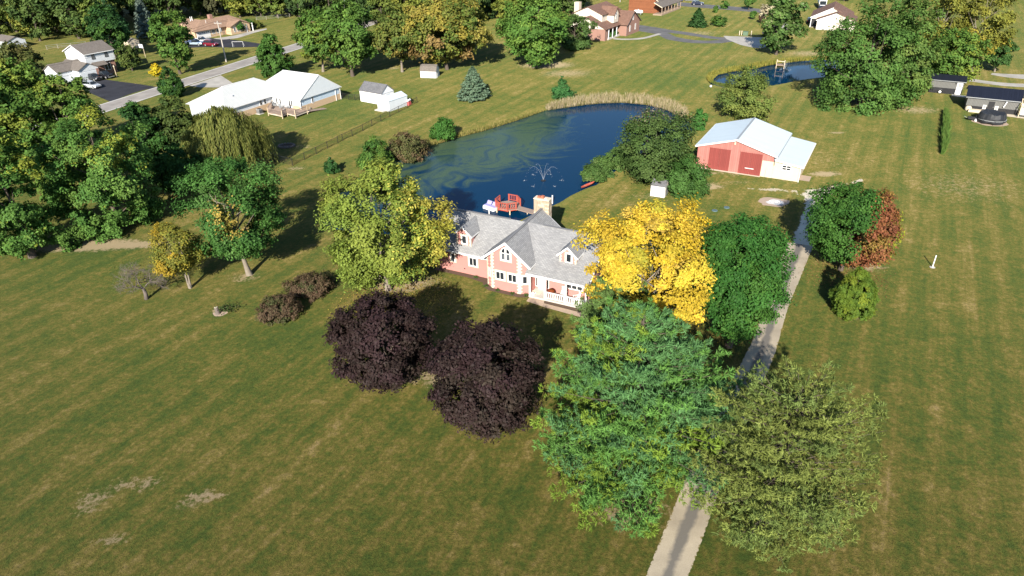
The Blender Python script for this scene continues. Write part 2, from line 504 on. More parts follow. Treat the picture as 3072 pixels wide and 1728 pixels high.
LAWN_AZ = math.radians(29)
def lawn_color(n):
    """returns (colour socket, height socket)"""
    geo = N(n, 'ShaderNodeNewGeometry').outputs['Position']
    vr = N(n, 'ShaderNodeVectorRotate', rotation_type='Z_AXIS')
    n.links.new(geo, vr.inputs['Vector'])
    vr.inputs['Angle'].default_value = LAWN_AZ
    rot = vr.outputs[0]
    def stretch(sx, sy):
        k = N(n, 'ShaderNodeVectorMath', operation='MULTIPLY')
        n.links.new(rot, k.inputs[0])
        k.inputs[1].default_value = (sx, sy, 1)
        return k.outputs[0]
    big = noise_n(n, geo, 0.03, 3, 0.5)
    med = noise_n(n, geo, 0.16, 5, 0.6, 0.6)
    fine = noise_n(n, geo, 1.6, 6, 0.68)
    blade = noise_n(n, geo, 11, 4, 0.7)
    s1 = noise_n(n, stretch(0.55, 0.03), 1.0, 3, 0.6)
    s2 = noise_n(n, stretch(2.2, 0.10), 1.0, 3, 0.6)
    sp = N(n, 'ShaderNodeSeparateXYZ')
    n.links.new(rot, sp.inputs[0])
    wv = math_n(n, 'SINE', math_n(n, 'MULTIPLY_ADD', sp.outputs['X'], 2 * math.pi / 3.1, math_n(n, 'MULTIPLY', med, 2.5)))
    t = math_n(n, 'MULTIPLY', big, 0.5)
    mid = noise_n(n, geo, 0.55, 5, 0.65, 0.4)
    t = math_n(n, 'MULTIPLY_ADD', mid, 0.55, t)
    t = math_n(n, 'MULTIPLY_ADD', med, 0.6, t)
    t = math_n(n, 'MULTIPLY_ADD', fine, 1.05, t)
    t = math_n(n, 'MULTIPLY_ADD', s1, 0.42, t)
    t = math_n(n, 'MULTIPLY_ADD', s2, 0.44, t)
    t = math_n(n, 'MULTIPLY_ADD', wv, 0.05, t)
    t = math_n(n, 'ADD', t, -1.805 + 0.53)
    t = math_n(n, 'MULTIPLY_ADD', math_n(n, 'SUBTRACT', t, 0.5), 1.45, 0.5)
    lush = N(n, 'ShaderNodeAttribute', attribute_name='lush').outputs['Fac']
    t = math_n(n, 'MULTIPLY_ADD', lush, -0.28, t)
    col = ramp_n(n, t, [(0.05, (0.0290, 0.0475, 0.0091)), (0.30, (0.0492, 0.0611, 0.0114)), (0.48, (0.0710, 0.0688, 0.0142)), (0.66, (0.1014, 0.0819, 0.0205)), (0.86, (0.1407, 0.1071, 0.0370)), (1.0, (0.1785, 0.1283, 0.0570))])
    bl = math_n(n, 'MULTIPLY_ADD', math_n(n, 'MULTIPLY_ADD', math_n(n, 'SUBTRACT', blade, 0.5), 2.4, 0.5, clamp=True), 0.7, 0.65)
    gr = noise_n(n, geo, 4.2, 3, 0.75)
    gs = math_n(n, 'MULTIPLY_ADD', math_n(n, 'SUBTRACT', gr, 0.5), 2.6, 0.5, clamp=True)
    bl = math_n(n, 'MULTIPLY', bl, math_n(n, 'MULTIPLY_ADD', gs, 0.75, 0.62))
    col = mix_n(n, 1.0, col, bl, 'MULTIPLY')
    bare = N(n, 'ShaderNodeAttribute', attribute_name='bare').outputs['Fac']
    bm = math_n(n, 'SUBTRACT', math_n(n, 'MULTIPLY_ADD', fine, 1.5, math_n(n, 'MULTIPLY', bare, 1.4)), 1.72)
    bm = math_n(n, 'MULTIPLY', math_n(n, 'MULTIPLY_ADD', gr, 1.0, bm), 3.0, clamp=True)
    dirt = mix_n(n, blade, (0.15, 0.11, 0.062), (0.29, 0.225, 0.15))
    col = mix_n(n, bm, col, dirt)
    sh = N(n, 'ShaderNodeAttribute', attribute_name='shore').outputs['Fac']
    sm = math_n(n, 'MULTIPLY', math_n(n, 'MULTIPLY', sh, math_n(n, 'MULTIPLY_ADD', fine, 1.6, -0.2)), 1.0, clamp=True)
    rank = mix_n(n, med, (0.08, 0.085, 0.017), (0.20, 0.15, 0.045))
    col = mix_n(n, sm, col, rank)
    h = math_n(n, 'MULTIPLY_ADD', fine, 0.5, blade)
    return col, h, fine, blade, geo

def ground_material():
    m, n, b = new_mat('mown_grass')
    col, h, *_ = lawn_color(n)
    n.links.new(col, b.inputs['Base Color'])
    b.inputs['Roughness'].default_value = 0.95
    b.inputs['Diffuse Roughness'].default_value = 1.0
    b.inputs['Sheen Weight'].default_value = 0.08
    b.inputs['Sheen Roughness'].default_value = 0.6
    b.inputs['Sheen Tint'].default_value = (0.52, 0.68, 0.25, 1)
    b.inputs['Specular IOR Level'].default_value = 0.08
    bump_n(n, b, h, 0.9, 0.10)
    return m
ground.data.materials.append(ground_material())

def water_material(name, algae):
    m, n, b = new_mat(name)
    geo = N(n, 'ShaderNodeNewGeometry').outputs['Position']
    base = (0.0018, 0.028, 0.072)
    b.inputs['Roughness'].default_value = 0.04
    b.inputs['IOR'].default_value = 1.33
    b.inputs['Specular IOR Level'].default_value = 0.13
    rip = noise_n(n, geo, 2.2, 4, 0.6)
    if algae:
        def side(a, bb, soft):
            a, bb = P(*a)[:2], P(*bb)[:2]
            d = (bb - a) / np.linalg.norm(bb - a)
            nn = np.array([-d[1], d[0]])
            k = N(n, 'ShaderNodeVectorMath', operation='DOT_PRODUCT')
            n.links.new(geo, k.inputs[0])
            k.inputs[1].default_value = (nn[0], nn[1], 0)
            return math_n(n, 'MULTIPLY', math_n(n, 'SUBTRACT', k.outputs['Value'], float(nn @ a)), 1.0 / soft)
        warp = N(n, 'ShaderNodeTexNoise')
        warp.inputs['Scale'].default_value = 0.07
        warp.inputs['Detail'].default_value = 2
        n.links.new(geo, warp.inputs['Vector'])
        wv = N(n, 'ShaderNodeVectorMath', operation='MULTIPLY_ADD')
        n.links.new(warp.outputs['Color'], wv.inputs[0])
        wv.inputs[1].default_value = (26, 26, 0)
        n.links.new(geo, wv.inputs[2])
        sw = noise_n(n, wv.outputs[0], 0.16, 5, 0.6, 1.8)
        sw2 = noise_n(n, wv.outputs[0], 0.05, 3, 0.5, 1.0)
        grain = noise_n(n, geo, 4.5, 3, 0.8)
        near = side((1290, 590), (1690, 465), 5.0)
        right = side((1690, 470), (1720, 330), 6.0)
        k = math_n(n, 'MINIMUM', near, right)
        k = math_n(n, 'MINIMUM', k, 1.0)
        k = math_n(n, 'MULTIPLY_ADD', sw, 4.2, math_n(n, 'SUBTRACT', k, 2.1))
        k = math_n(n, 'MULTIPLY_ADD', sw2, 1.2, math_n(n, 'SUBTRACT', k, 0.55))
        k = math_n(n, 'MULTIPLY_ADD', grain, 0.9, math_n(n, 'SUBTRACT', k, 0.4))
        mask = math_n(n, 'MULTIPLY', k, 0.75, clamp=True)
        mask = math_n(n, 'MULTIPLY', mask, 0.85)
        alg = mix_n(n, grain, (0.030, 0.062, 0.026), (0.105, 0.155, 0.075))
        n.links.new(mix_n(n, mask, base, alg), b.inputs['Base Color'])
        n.links.new(math_n(n, 'MULTIPLY_ADD', mask, 0.22, 0.04), b.inputs['Roughness'])
    else:
        b.inputs['Base Color'].default_value = (*base, 1)
    bump_n(n, b, rip, 0.06, 0.05)
    return m

def sheet(name, xy, z, m, kind='structure'):
    k = len(xy)
    o = raw(name, [(a, b2, z) for a, b2 in xy], [tuple(range(k))], m)
    if o.data.polygons[0].normal.z < 0:
        o.data.flip_normals()
    if kind:
        tag(o, kind=kind)
    return o
def grow(xy, d):
    c = xy.mean(0)
    t = np.roll(xy, -1, 0) - np.roll(xy, 1, 0)
    t /= np.linalg.norm(t, axis=1)[:, None] + 1e-9
    nn = np.c_[t[:, 1], -t[:, 0]]
    if ((xy - c) * nn).sum() < 0:
        nn = -nn
    return xy + nn * d
sheet('pond_water', grow(pond_xy, 1.0), WATER, water_material('pond_water', True))
sheet('far_pond_water', grow(pond2_xy, 1.0), WATER, water_material('far_pond_water', False))

def patchy(name, c1, c2, grass_amt, sc1=3.0, edge=0.0, track=None):
    """stone or asphalt surface with the lawn growing through it"""
    m, n, b = new_mat(name)
    col, h, fine, blade, geo = lawn_color(n)
    st = mix_n(n, noise_n(n, geo, sc1 * 4, 5, 0.75), c1, c2)
    lg = noise_n(n, geo, 0.35, 4)
    st = mix_n(n, 1.0, st, math_n(n, 'MULTIPLY_ADD', lg, 1.0, 0.5), 'MULTIPLY')
    uv = N(n, 'ShaderNodeTexCoord').outputs['UV']
    sp = N(n, 'ShaderNodeSeparateXYZ')
    n.links.new(uv, sp.inputs[0])
    u = sp.outputs['X']                                  # 0..1 across the lane
    e = math_n(n, 'ABSOLUTE', math_n(n, 'SUBTRACT', u, 0.5))
    if track:
        bw = math_n(n, 'MULTIPLY_ADD', math_n(n, 'SUBTRACT', noise_n(n, geo, 0.5, 4), 0.5), 0.35, e)
        tk = math_n(n, 'MULTIPLY', math_n(n, 'SUBTRACT', 0.2, bw), 9.0, clamp=True)
        st = mix_n(n, tk, st, track)
    g = math_n(n, 'MULTIPLY_ADD', fine, 1.9, grass_amt - 1.4)
    g = math_n(n, 'MULTIPLY_ADD', math_n(n, 'SUBTRACT', noise_n(n, geo, 0.45, 3), 0.5), 2.4 if grass_amt > 0.3 else 0.1, g)
    g = math_n(n, 'MULTIPLY_ADD', math_n(n, 'SUBTRACT', noise_n(n, geo, 5, 3), 0.5), 1.0, g)
    if edge:
        g = math_n(n, 'ADD', g, math_n(n, 'MULTIPLY', math_n(n, 'SUBTRACT', e, 0.5 - edge), 6.0))
    g = math_n(n, 'MULTIPLY', g, 3.0, clamp=True)
    n.links.new(mix_n(n, g, st, col), b.inputs['Base Color'])
    b.inputs['Roughness'].default_value = 0.95
    n.links.new(g, b.inputs['Diffuse Roughness'])
    b.inputs['Specular IOR Level'].default_value = 0.1
    if grass_amt > 0:
        n.links.new(math_n(n, 'MULTIPLY', g, 0.08), b.inputs['Sheen Weight'])
        b.inputs['Sheen Roughness'].default_value = 0.6
        b.inputs['Sheen Tint'].default_value = (0.52, 0.68, 0.25, 1)
    bump_n(n, b, noise_n(n, geo, 14, 4), 0.5, 0.03)
    return m

def ribbon(name, L, Rr, z, m, jit=0.0, sub=6, kind='structure', px=True):
    L = [P(*q)[:2] for q in L] if px else [np.array(q[:2]) for q in L]
    Rr = [P(*q)[:2] for q in Rr] if px else [np.array(q[:2]) for q in Rr]
    rg = random.Random(hash(name) % 1000)
    rg = random.Random(len(name) * 7 + 1)
    V, Fc, UV = [], [], []
    rows = []
    def cat(p, i, t):
        a, b2, c, d = p[max(i - 1, 0)], p[i], p[i + 1], p[min(i + 2, len(p) - 1)]
        return 0.5 * ((2 * b2) + (-a + c) * t + (2 * a - 5 * b2 + 4 * c - d) * t * t + (-a + 3 * b2 - 3 * c + d) * t ** 3)
    dist = 0
    prev = None
    for i in range(len(L) - 1):
        for t in np.linspace(0, 1, sub, endpoint=(i == len(L) - 2)):
            l, r2 = cat(L, i, t), cat(Rr, i, t)
            w = r2 - l
            w = w / (np.linalg.norm(w) + 1e-9)
            l = l + w * rg.uniform(-jit, jit)
            r2 = r2 + w * rg.uniform(-jit, jit)
            mid = (l + r2) / 2
            if prev is not None:
                dist += np.linalg.norm(mid - prev)
            prev = mid
            rows.append((l, r2, dist))
    for l, r2, dv in rows:
        for k in range(5):
            q = l + (r2 - l) * k / 4
            V.append((q[0], q[1], z))
            UV.append((k / 4, dv))
    for i in range(len(rows) - 1):
        for k in range(4):
            a = i * 5 + k
            Fc.append((a, a + 1, a + 6, a + 5))
    o = raw(name, V, Fc, m)
    if o.data.polygons[0].normal.z < 0:
        o.data.flip_normals()
    ul = o.data.uv_layers.new(name='uv')
    for lp in o.data.loops:
        ul.data[lp.index].uv = UV[lp.vertex_index]
    if kind:
        tag(o, kind=kind)
    return o

M['drive'] = patchy('worn_driveway', (0.30, 0.25, 0.18), (0.50, 0.43, 0.33), 0.05, 3, edge=0.09, track=(0.17, 0.155, 0.135))  # track colour darkens the lane centre: weathering plus painted-in shading
M['gravel'] = patchy('limestone_gravel', (0.46, 0.41, 0.32), (0.74, 0.67, 0.54), 0.40, 2, edge=0.2)
M['gravel_thin'] = patchy('scattered_gravel', (0.42, 0.36, 0.27), (0.66, 0.58, 0.45), 0.74, 2, edge=0.45)
M['asphalt'] = patchy('fresh_asphalt', (0.030, 0.031, 0.038), (0.055, 0.056, 0.066), -0.9, 3)
M['asphalt_old'] = patchy('old_asphalt', (0.10, 0.10, 0.105), (0.19, 0.185, 0.18), -0.15, 3, edge=0.03)
M['road'] = patchy('road_surface', (0.28, 0.255, 0.23), (0.37, 0.34, 0.31), -0.9, 3)
M['pale_drive'] = patchy('pale_concrete_drive', (0.36, 0.335, 0.30), (0.47, 0.445, 0.40), -0.4, 2, edge=0.02)
M['line'] = mat('road_line_paint', (0.72, 0.71, 0.66), 0.8, 0.15, 2)

ribbon('driveway', [(1888, 1850), (1939, 1727), (1972, 1642), (2022, 1521), (2060, 1430), (2120, 1290), (2190, 1150), (2256, 1023), (2298, 900), (2328, 815), (2361, 727)],
       [(2015, 1850), (2065, 1727), (2098, 1642), (2143, 1515), (2177, 1425), (2227, 1300), (2281, 1170), (2326, 1055), (2362, 930), (2396, 845), (2440, 738)], 0.012, M['drive'], 0.04, 24)
ribbon('gravel_track', [(2355, 745), (2368, 712), (2385, 670), (2402, 620), (2402, 596), (2385, 570)], [(2442, 745), (2447, 712), (2462, 660), (2480, 612), (2500, 590), (2540, 566)], 0.008, M['gravel'], 0.2, 6)
ribbon('gravel_apron', [(2230, 552), (2330, 545), (2420, 540), (2480, 530), (2575, 518)], [(2260, 582), (2350, 596), (2430, 612), (2520, 598), (2600, 560)], 0.004, M['gravel_thin'], 0.2, 8)

# the county road: two straight edges continued past the trees on both sides
ra, rb = P(343, 302)[:2], P(764, 170)[:2]
la, lb = P(349, 322)[:2], P(768, 191)[:2]
rd = (rb - ra) / np.linalg.norm(rb - ra)
nrm = np.array([-rd[1], rd[0]])
rw = float(np.mean([(la - ra) @ nrm, (lb - ra) @ nrm]))
if rw > 0:
    nrm, = (nrm,)
def road_pt(s, w):
    q = ra + rd * s + nrm * w
    return (q[0], q[1])
SS = np.linspace(-120, 330, 46)
ribbon('road', [road_pt(s, -0.35 * np.sign(rw)) for s in SS], [road_pt(s, rw + 0.35 * np.sign(rw)) for s in SS], 0.03, M['road'], 0.06, 2, px=False)
for w0 in (0.0, rw):
    ribbon('road_edge_line', [road_pt(s, w0 - 0.11) for s in SS], [road_pt(s, w0 + 0.11) for s in SS], 0.036, M['line'], 0.0, 2, px=False)

# side drives
ribbon('neighbour_driveway', [(240, 266), (300, 240), (360, 245), (420, 253), (478, 262)], [(330, 305), (345, 300), (375, 288), (410, 276), (440, 268)], 0.02, M['asphalt'], 0.05, 3)
ribbon('ranch_driveway', [(570, 112), (625, 114), (680, 117), (762, 128), (800, 135)], [(555, 145), (620, 141), (690, 143), (760, 141), (800, 140)], 0.02, M['asphalt'], 0.05, 3)
ribbon('concrete_apron', [(566, 257), (620, 240), (662, 226)], [(600, 262), (680, 262), (705, 254)], 0.02, M['pale_drive'], 0.05, 4)
ribbon('house_drive', [(1905, 73), (1966, 82), (2016, 90), (2090, 101), (2159, 111), (2240, 114)], [(1905, 91), (1966, 101), (2013, 99), (2085, 109), (2159, 119), (2240, 122)], 0.008, M['asphalt_old'], 0.25, 5)
ribbon('drive_loop', [(1950, 94), (1972, 104), (2006, 119), (2065, 128), (2115, 130), (2164, 129), (2220, 122)], [(1990, 94), (2008, 101), (2030, 111), (2075, 119), (2115, 122), (2154, 120), (2180, 116)], 0.016, M['asphalt_old'], 0.15, 5)
ribbon('gravel_pull_in', [(2170, 108), (2240, 110), (2300, 112), (2330, 100), (2345, 60)], [(2180, 118), (2235, 138), (2290, 143), (2345, 120), (2372, 75)], 0.02, M['pale_drive'], 0.3, 5)
ribbon('lane', [(2330, 110), (2350, 60), (2362, 20), (2372, -20)], [(2285, 100), (2310, 60), (2330, 20), (2345, -20)], 0.024, M['asphalt_old'], 0.1, 4)
ribbon('back_lane', [(2030, 6), (2100, 12), (2200, 20), (2300, 28)], [(2030, 17), (2100, 23), (2200, 31), (2300, 40)], 0.02, M['asphalt_old'], 0.1, 4)
ribbon('footpath', [(1840, 114), (1880, 116), (1930, 112), (1975, 100)], [(1840, 118), (1882, 120), (1935, 116), (1985, 102)], 0.02, M['pale_drive'], 0.05, 5)
ribbon('curved_drive', [(2900, 243), (2950, 250), (3010, 258), (3080, 262)], [(2920, 237), (2960, 243), (3020, 249), (3080, 252)], 0.02, M['pale_drive'], 0.05, 5)
ribbon('upper_drive', [(2972, 224), (3020, 232), (3080, 238)], [(2976, 219), (3020, 222), (3080, 224)], 0.02, M['pale_drive'], 0.05, 5)
ribbon('ranch_walk', [(640, 116), (700, 107), (760, 92), (800, 85)], [(665, 119), (712, 114), (765, 98), (800, 89)], 0.024, M['pale_drive'], 0.05, 5)
# ------------------------------------------------------------------ building helpers (local axes: x along the front, y away from the road, z up)
def slab(name, parent, m, pts, th=0.14, uv=None, up=True):
    """roof plane: polygon pts (3d, in order) thickened along its normal"""
    p = [np.array(q, float) for q in pts]
    nn = np.cross(p[1] - p[0], p[2] - p[0])
    nn /= np.linalg.norm(nn)
    if nn[2] < 0:
        p = p[::-1]
        nn = -nn
    o = MB().prism([q - nn * th for q in p], nn * th).build(name, m, parent)
    if uv:
        uv_planar(o, *uv)
    return o

def gable(parent, u0, u1, v0, v1, ze, zr, along='x', wall=None, roof=None, oh=0.35, rake=0.3, z0=0.0, names=('wall', 'roof'), gable_mat=None, rc=None, th=0.14, uvr=True):
    """walls and two roof planes; rc = ridge position across (default middle)"""
    if along == 'x':
        a0, a1, b0, b1 = u0, u1, v0, v1
        q = lambda a, b, z: (a, b, z)
    else:
        a0, a1, b0, b1 = v0, v1, u0, u1
        q = lambda a, b, z: (b, a, z)
    rc = (b0 + b1) / 2 if rc is None else rc
    d = 0.06
    MB().prism([q(a0, b0, z0), q(a0, b1, z0), q(a0, b1, ze - d), q(a0, rc, zr - d), q(a0, b0, ze - d)], np.array(q(a1, 0, 0)) - np.array(q(a0, 0, 0))).build(names[0], wall, parent)
    s0 = (zr - ze) / (rc - b0)
    s1 = (zr - ze) / (b1 - rc)
    A0, A1 = a0 - rake, a1 + rake
    o1 = slab(names[1], parent, roof, [q(A0, b0 - oh, ze - oh * s0 + th), q(A1, b0 - oh, ze - oh * s0 + th), q(A1, rc, zr + th), q(A0, rc, zr + th)], th)
    o2 = slab(names[1], parent, roof, [q(A1, b1 + oh, ze - oh * s1 + th), q(A0, b1 + oh, ze - oh * s1 + th), q(A0, rc, zr + th), q(A1, rc, zr + th)], th)
    if uvr:
        au = (1, 0, 0) if along == 'x' else (0, 1, 0)
        for o, s in ((o1, s0), (o2, -s1)):
            k = 1 / math.sqrt(1 + s * s)
            av = (0, k, s * k) if along == 'x' else (k, 0, s * k)
            uv_planar(o, au, av)
    return o1, o2

def trim(name, parent, m, p, q, w=0.16, t=0.05):
    """straight board from p to q"""
    p, q = np.array(p, float), np.array(q, float)
    d = q - p
    L = np.linalg.norm(d)
    d /= L
    side = np.cross(d, (0, 0, 1))
    side /= np.linalg.norm(side) + 1e-9
    up = np.cross(side, d)
    V = []
    for a in (0, L):
        for s, h in ((-t / 2, -w), (t / 2, -w), (t / 2, 0), (-t / 2, 0)):
            V.append(p + d * a + side * s + up * h)
    return raw(name, V, [(3, 2, 1, 0), (4, 5, 6, 7), (0, 1, 5, 4), (1, 2, 6, 5), (2, 3, 7, 6), (3, 0, 4, 7)], m, parent)

def window(parent, p, r, nrm, w, h, cols=1, rows=1, fr=0.10, frame=None, glass=None, name='window', surround=None):
    """p: bottom centre on the wall face. Frame stands proud of the wall; each pane is a child."""
    frame = frame or M['white']
    glass = glass or M['glass']
    mb = MB()
    if surround:
        s = surround
        mb2 = MB().obox(p, r, nrm, -w / 2 - s, w / 2 + s, -s, h + s, -0.02, 0.025)
    mb.obox(p, r, nrm, -w / 2, w / 2, 0, fr, -0.01, 0.07)
    mb.obox(p, r, nrm, -w / 2, w / 2, h - fr, h, -0.01, 0.07)
    mb.obox(p, r, nrm, -w / 2, -w / 2 + fr, fr, h - fr, -0.01, 0.068)
    mb.obox(p, r, nrm, w / 2 - fr, w / 2, fr, h - fr, -0.01, 0.068)
    mu = fr * 0.7
    cw = (w - 2 * fr - (cols - 1) * mu) / cols
    ch = (h - 2 * fr - (rows - 1) * mu) / rows
    for i in range(1, cols):
        a = -w / 2 + fr + i * cw + (i - 1) * mu
        mb.obox(p, r, nrm, a, a + mu, fr, h - fr, -0.01, 0.066)
    for j in range(1, rows):
        b = fr + j * ch + (j - 1) * mu
        mb.obox(p, r, nrm, -w / 2 + fr, w / 2 - fr, b, b + mu, -0.01, 0.064)
    o = mb.build(name, frame, parent)
    for i in range(cols):
        for j in range(rows):
            a = -w / 2 + fr + i * (cw + mu)
            b = fr + j * (ch + mu)
            MB().obox(p, r, nrm, a, a + cw, b, b + ch, -0.01, 0.035).build('pane', glass, o)
    if surround:
        mb2.build('window_surround', M['quoin'], o)
    return o

def door(parent, p, r, nrm, w, h, m, glass=False, name='door'):
    o = MB().obox(p, r, nrm, -w / 2, w / 2, 0, h, -0.01, 0.05).build(name, m, parent)
    MB().obox(p, r, nrm, w / 2 - 0.14, w / 2 - 0.08, h * 0.46, h * 0.52, 0.05, 0.10).build('handle', M['grey_metal'], o)
    if glass:
        MB().obox(p, r, nrm, -w * 0.28, w * 0.28, h * 0.74, h * 0.86, 0.05, 0.056).build('pane', M['glass'], o)
    return o

X_, Y_ = np.array([1., 0, 0]), np.array([0, 1., 0])

# ------------------------------------------------------------------ the pink house
az = math.radians(26.45)
H0 = thing('house', (-2.99, 67.93, 0), 'pink stucco house with grey shingle roof, stone chimney and white front porch', 'house', -az)
RZ, RV = 6.05, 3.72                    # main ridge height and depth
# walls: left wing, projecting centre bay, right side behind the porch
MB().prism([(-6.0, 0, 0), (-6.0, 7.4, 0), (-6.0, 7.4, 2.98), (-6.0, RV, 5.85), (-6.0, 0, 2.98)], (6.9, 0, 0)).build('wall', M['stucco'], H0)
MB().prism([(6.2, 0, 0), (6.2, 7.4, 0), (6.2, 7.4, 2.98), (6.2, RV, 5.85), (6.2, 0, 3.75)], (6.4, 0, 0)).build('wall', M['stucco'], H0)
CU = 3.56
def centre_wall():
    prof = [(0.9, 0.4), (0.9, -1.13), (1.75, -1.69), (5.1, -1.69), (6.2, -1.13), (6.2, 0.4)]
    top = lambda u: 6.0 - abs(u - CU) * 0.81
    V, Fc = [], []
    for i in range(len(prof) - 1):
        (ua, va), (ub, vb) = prof[i], prof[i + 1]
        us = [ua, ub] if not (ua < CU < ub) else [ua, CU, ub]
        o = len(V)
        for u in us:
            t = 0 if ub == ua else (u - ua) / (ub - ua)
            V.append((u, va + (vb - va) * t, 0))
        if ua == ub:
            V[o] = (ua, va, 0)
            V[-1] = (ub, vb, 0)
        for k in reversed(range(len(us))):
            V.append((V[o + k][0], V[o + k][1], top(us[k])))
        Fc.append(tuple(range(o, len(V))))
    return raw('bay_wall', V, Fc, M['stucco'], H0)
centre_wall()
MB().prism([(0.92, 7.3, 2.0), (6.18, 7.3, 2.0), (6.18, 7.3, 3.75), (CU, 7.3, 5.95), (0.92, 7.3, 3.75)], (0, -7.6, 0)).build('wall', M['stucco'], H0)
SH = M['shingle']
mL = (RZ - 2.8) / (RV + 0.4)
kL = 1 / math.sqrt(1 + mL * mL)
slab('roof', H0, SH, [(-6.35, -0.42, 2.8), (1.2, -0.42, 2.8), (1.2 + 0.0, -0.42, 2.8), (CU, RV, RZ), (-6.35, RV, RZ)][:2] + [(CU, RV, RZ), (-6.35, RV, RZ)], 0.16, ((1, 0, 0), (0, kL, mL * kL)))
mR = (RZ - 2.93) / (RV + 1.98)
kR = 1 / math.sqrt(1 + mR * mR)
slab('roof', H0, SH, [(5.9, -1.98, 2.93), (13.05, -1.98, 2.93), (13.05, RV, RZ), (CU - 0.2, RV, RZ), (CU - 0.2, 0.6, 2.93 + mR * 2.58), (5.9, 0.6, 2.93 + mR * 2.58)], 0.16, ((1, 0, 0), (0, kR, mR * kR)))
slab('roof', H0, SH, [(13.05, 7.9, 2.8), (-6.35, 7.9, 2.8), (-6.35, RV, RZ - 0.004), (13.05, RV, RZ - 0.004)], 0.16, ((1, 0, 0), (0, kL, -mL * kL)))
# cross gable running front to back
kG = 1 / math.sqrt(1 + .81 ** 2)
for s in (-1, 1):
    e = CU + s * 2.97
    slab('roof', H0, SH, [(CU, -1.98, 6.1), (CU, 7.75, 6.1), (e, 7.75, 3.69), (e, -1.98, 3.69)], 0.16, ((0, 1, 0), (kG * s, 0, -0.81 * kG)))
    trim('rake_board', H0, M['white'], (CU, -2.0, 6.1), (e + s * 0.05, -2.0, 3.65), 0.24, 0.06)
    trim('rake_board', H0, M['white'], (CU, 7.78, 6.1), (e + s * 0.05, 7.78, 3.65), 0.2, 0.06)
    trim('eave_board', H0, M['white'], (e + s * 0.03, -1.98, 3.66), (e + s * 0.03, -0.2 if s > 0 else 0.5, 3.66), 0.16, 0.05)
trim('eave_board', H0, M['white'], (-6.35, -0.45, 2.82), (0.75, -0.45, 2.82), 0.2, 0.06)
trim('eave_board', H0, M['white'], (6.0, -2.01, 2.95), (13.08, -2.01, 2.95), 0.22, 0.06)
trim('rake_board', H0, M['white'], (13.08, -2.0, 2.95), (13.08, RV, RZ + 0.02), 0.2, 0.06)
trim('rake_board', H0, M['white'], (-6.38, -0.45, 2.82), (-6.38, RV, RZ + 0.02), 0.2, 0.06)
trim('ridge_cap', H0, SH, (-6.35, RV, RZ + 0.04), (1.5, RV, RZ + 0.04), 0.07, 0.3)
trim('ridge_cap', H0, SH, (5.5, RV, RZ + 0.04), (13.05, RV, RZ + 0.04), 0.07, 0.3)
trim('ridge_cap', H0, SH, (CU, -1.98, 6.14), (CU, 7.75, 6.14), 0.07, 0.3)
MB().tube([(-1.6, 4.4, 5.3), (-1.6, 4.4, 6.35)], 0.06, 8).build('vent_pipe', M['white'], H0)
# dormers
def dormer(uc, v, zb, zapex, zeave, hw):
    d = MB().prism([(uc - hw, v, zb), (uc + hw, v, zb), (uc + hw, v, zeave), (uc, v, zapex - 0.05), (uc - hw, v, zeave)], (0, 2.6, 0)).build('dormer', M['stucco'], H0)
    s = (zapex - zeave) / hw
    for sg in (-1, 1):
        e = uc + sg * (hw + 0.26)
        ze = zapex - s * (hw + 0.26)
        k = 1 / math.sqrt(1 + s * s)
        slab('dormer_roof', d, SH, [(uc, v - 0.28, zapex + 0.12), (uc, v + 2.9, zapex + 0.12), (e, v + 2.9, ze + 0.12), (e, v - 0.28, ze + 0.12)], 0.12, ((0, 1, 0), (k * sg, 0, -s * k)))
        trim('dormer_rake', d, M['white'], (uc, v - 0.3, zapex + 0.12), (e + sg * 0.04, v - 0.3, ze + 0.09), 0.18, 0.05)
        trim('dormer_eave', d, M['white'], (e + sg * 0.02, v - 0.28, ze + 0.1), (e + sg * 0.02, v + 1.4, ze + 0.1), 0.14, 0.04)
        for k2 in range(7):
            w = 0.24 if k2 % 2 else 0.15
            z = zb + 0.05 + k2 * (zeave - zb - 0.1) / 7
            a = uc + sg * (hw + 0.012)
            MB().box(min(a, a - sg * w), max(a, a - sg * w), v - 0.03, v + 0.16, z, z + (zeave - zb) / 7 - 0.02).build('quoin', M['quoin'], d)
    window(H0, (uc + 0.08, v, zb + 0.38), X_, -Y_, 0.72, 1.12, 1, 1, 0.11, surround=0.1)
dormer(-2.82, 0.4, 3.2, 5.78, 4.9, 0.93)
dormer(9.95, 0.1, 3.7, 5.9, 5.02, 0.93)
# quoins on the bay corners
def quoins(px_, pv, n1, n2, z1, step=0.2):
    k = 0
    z = 0.02
    while z < z1 - step:
        wa, wb = (0.30, 0.16) if k % 2 else (0.16, 0.30)
        q = MB()
        q.obox((px_, pv, z), n1, np.cross(n1, (0, 0, 1.)), 0, wa, 0, step - 0.02, -0.04, 0.025)
        q.obox((px_, pv, z + 0.002), n2, -np.cross(n2, (0, 0, 1.)), 0, wb, 0, step - 0.024, -0.04, 0.022)
        q.build('quoin', M['quoin'], H0)
        z += step
        k += 1
dl = np.array([-0.85, 0.56, 0]); dl /= np.linalg.norm(dl)
dr = np.array([1.1, 0.56, 0]); dr /= np.linalg.norm(dr)
quoins(1.75, -1.69, X_, dl, 4.5)
quoins(5.1, -1.69, dr, -X_, 4.7)
quoins(0.9, -1.13, -dl, Y_, 3.7)
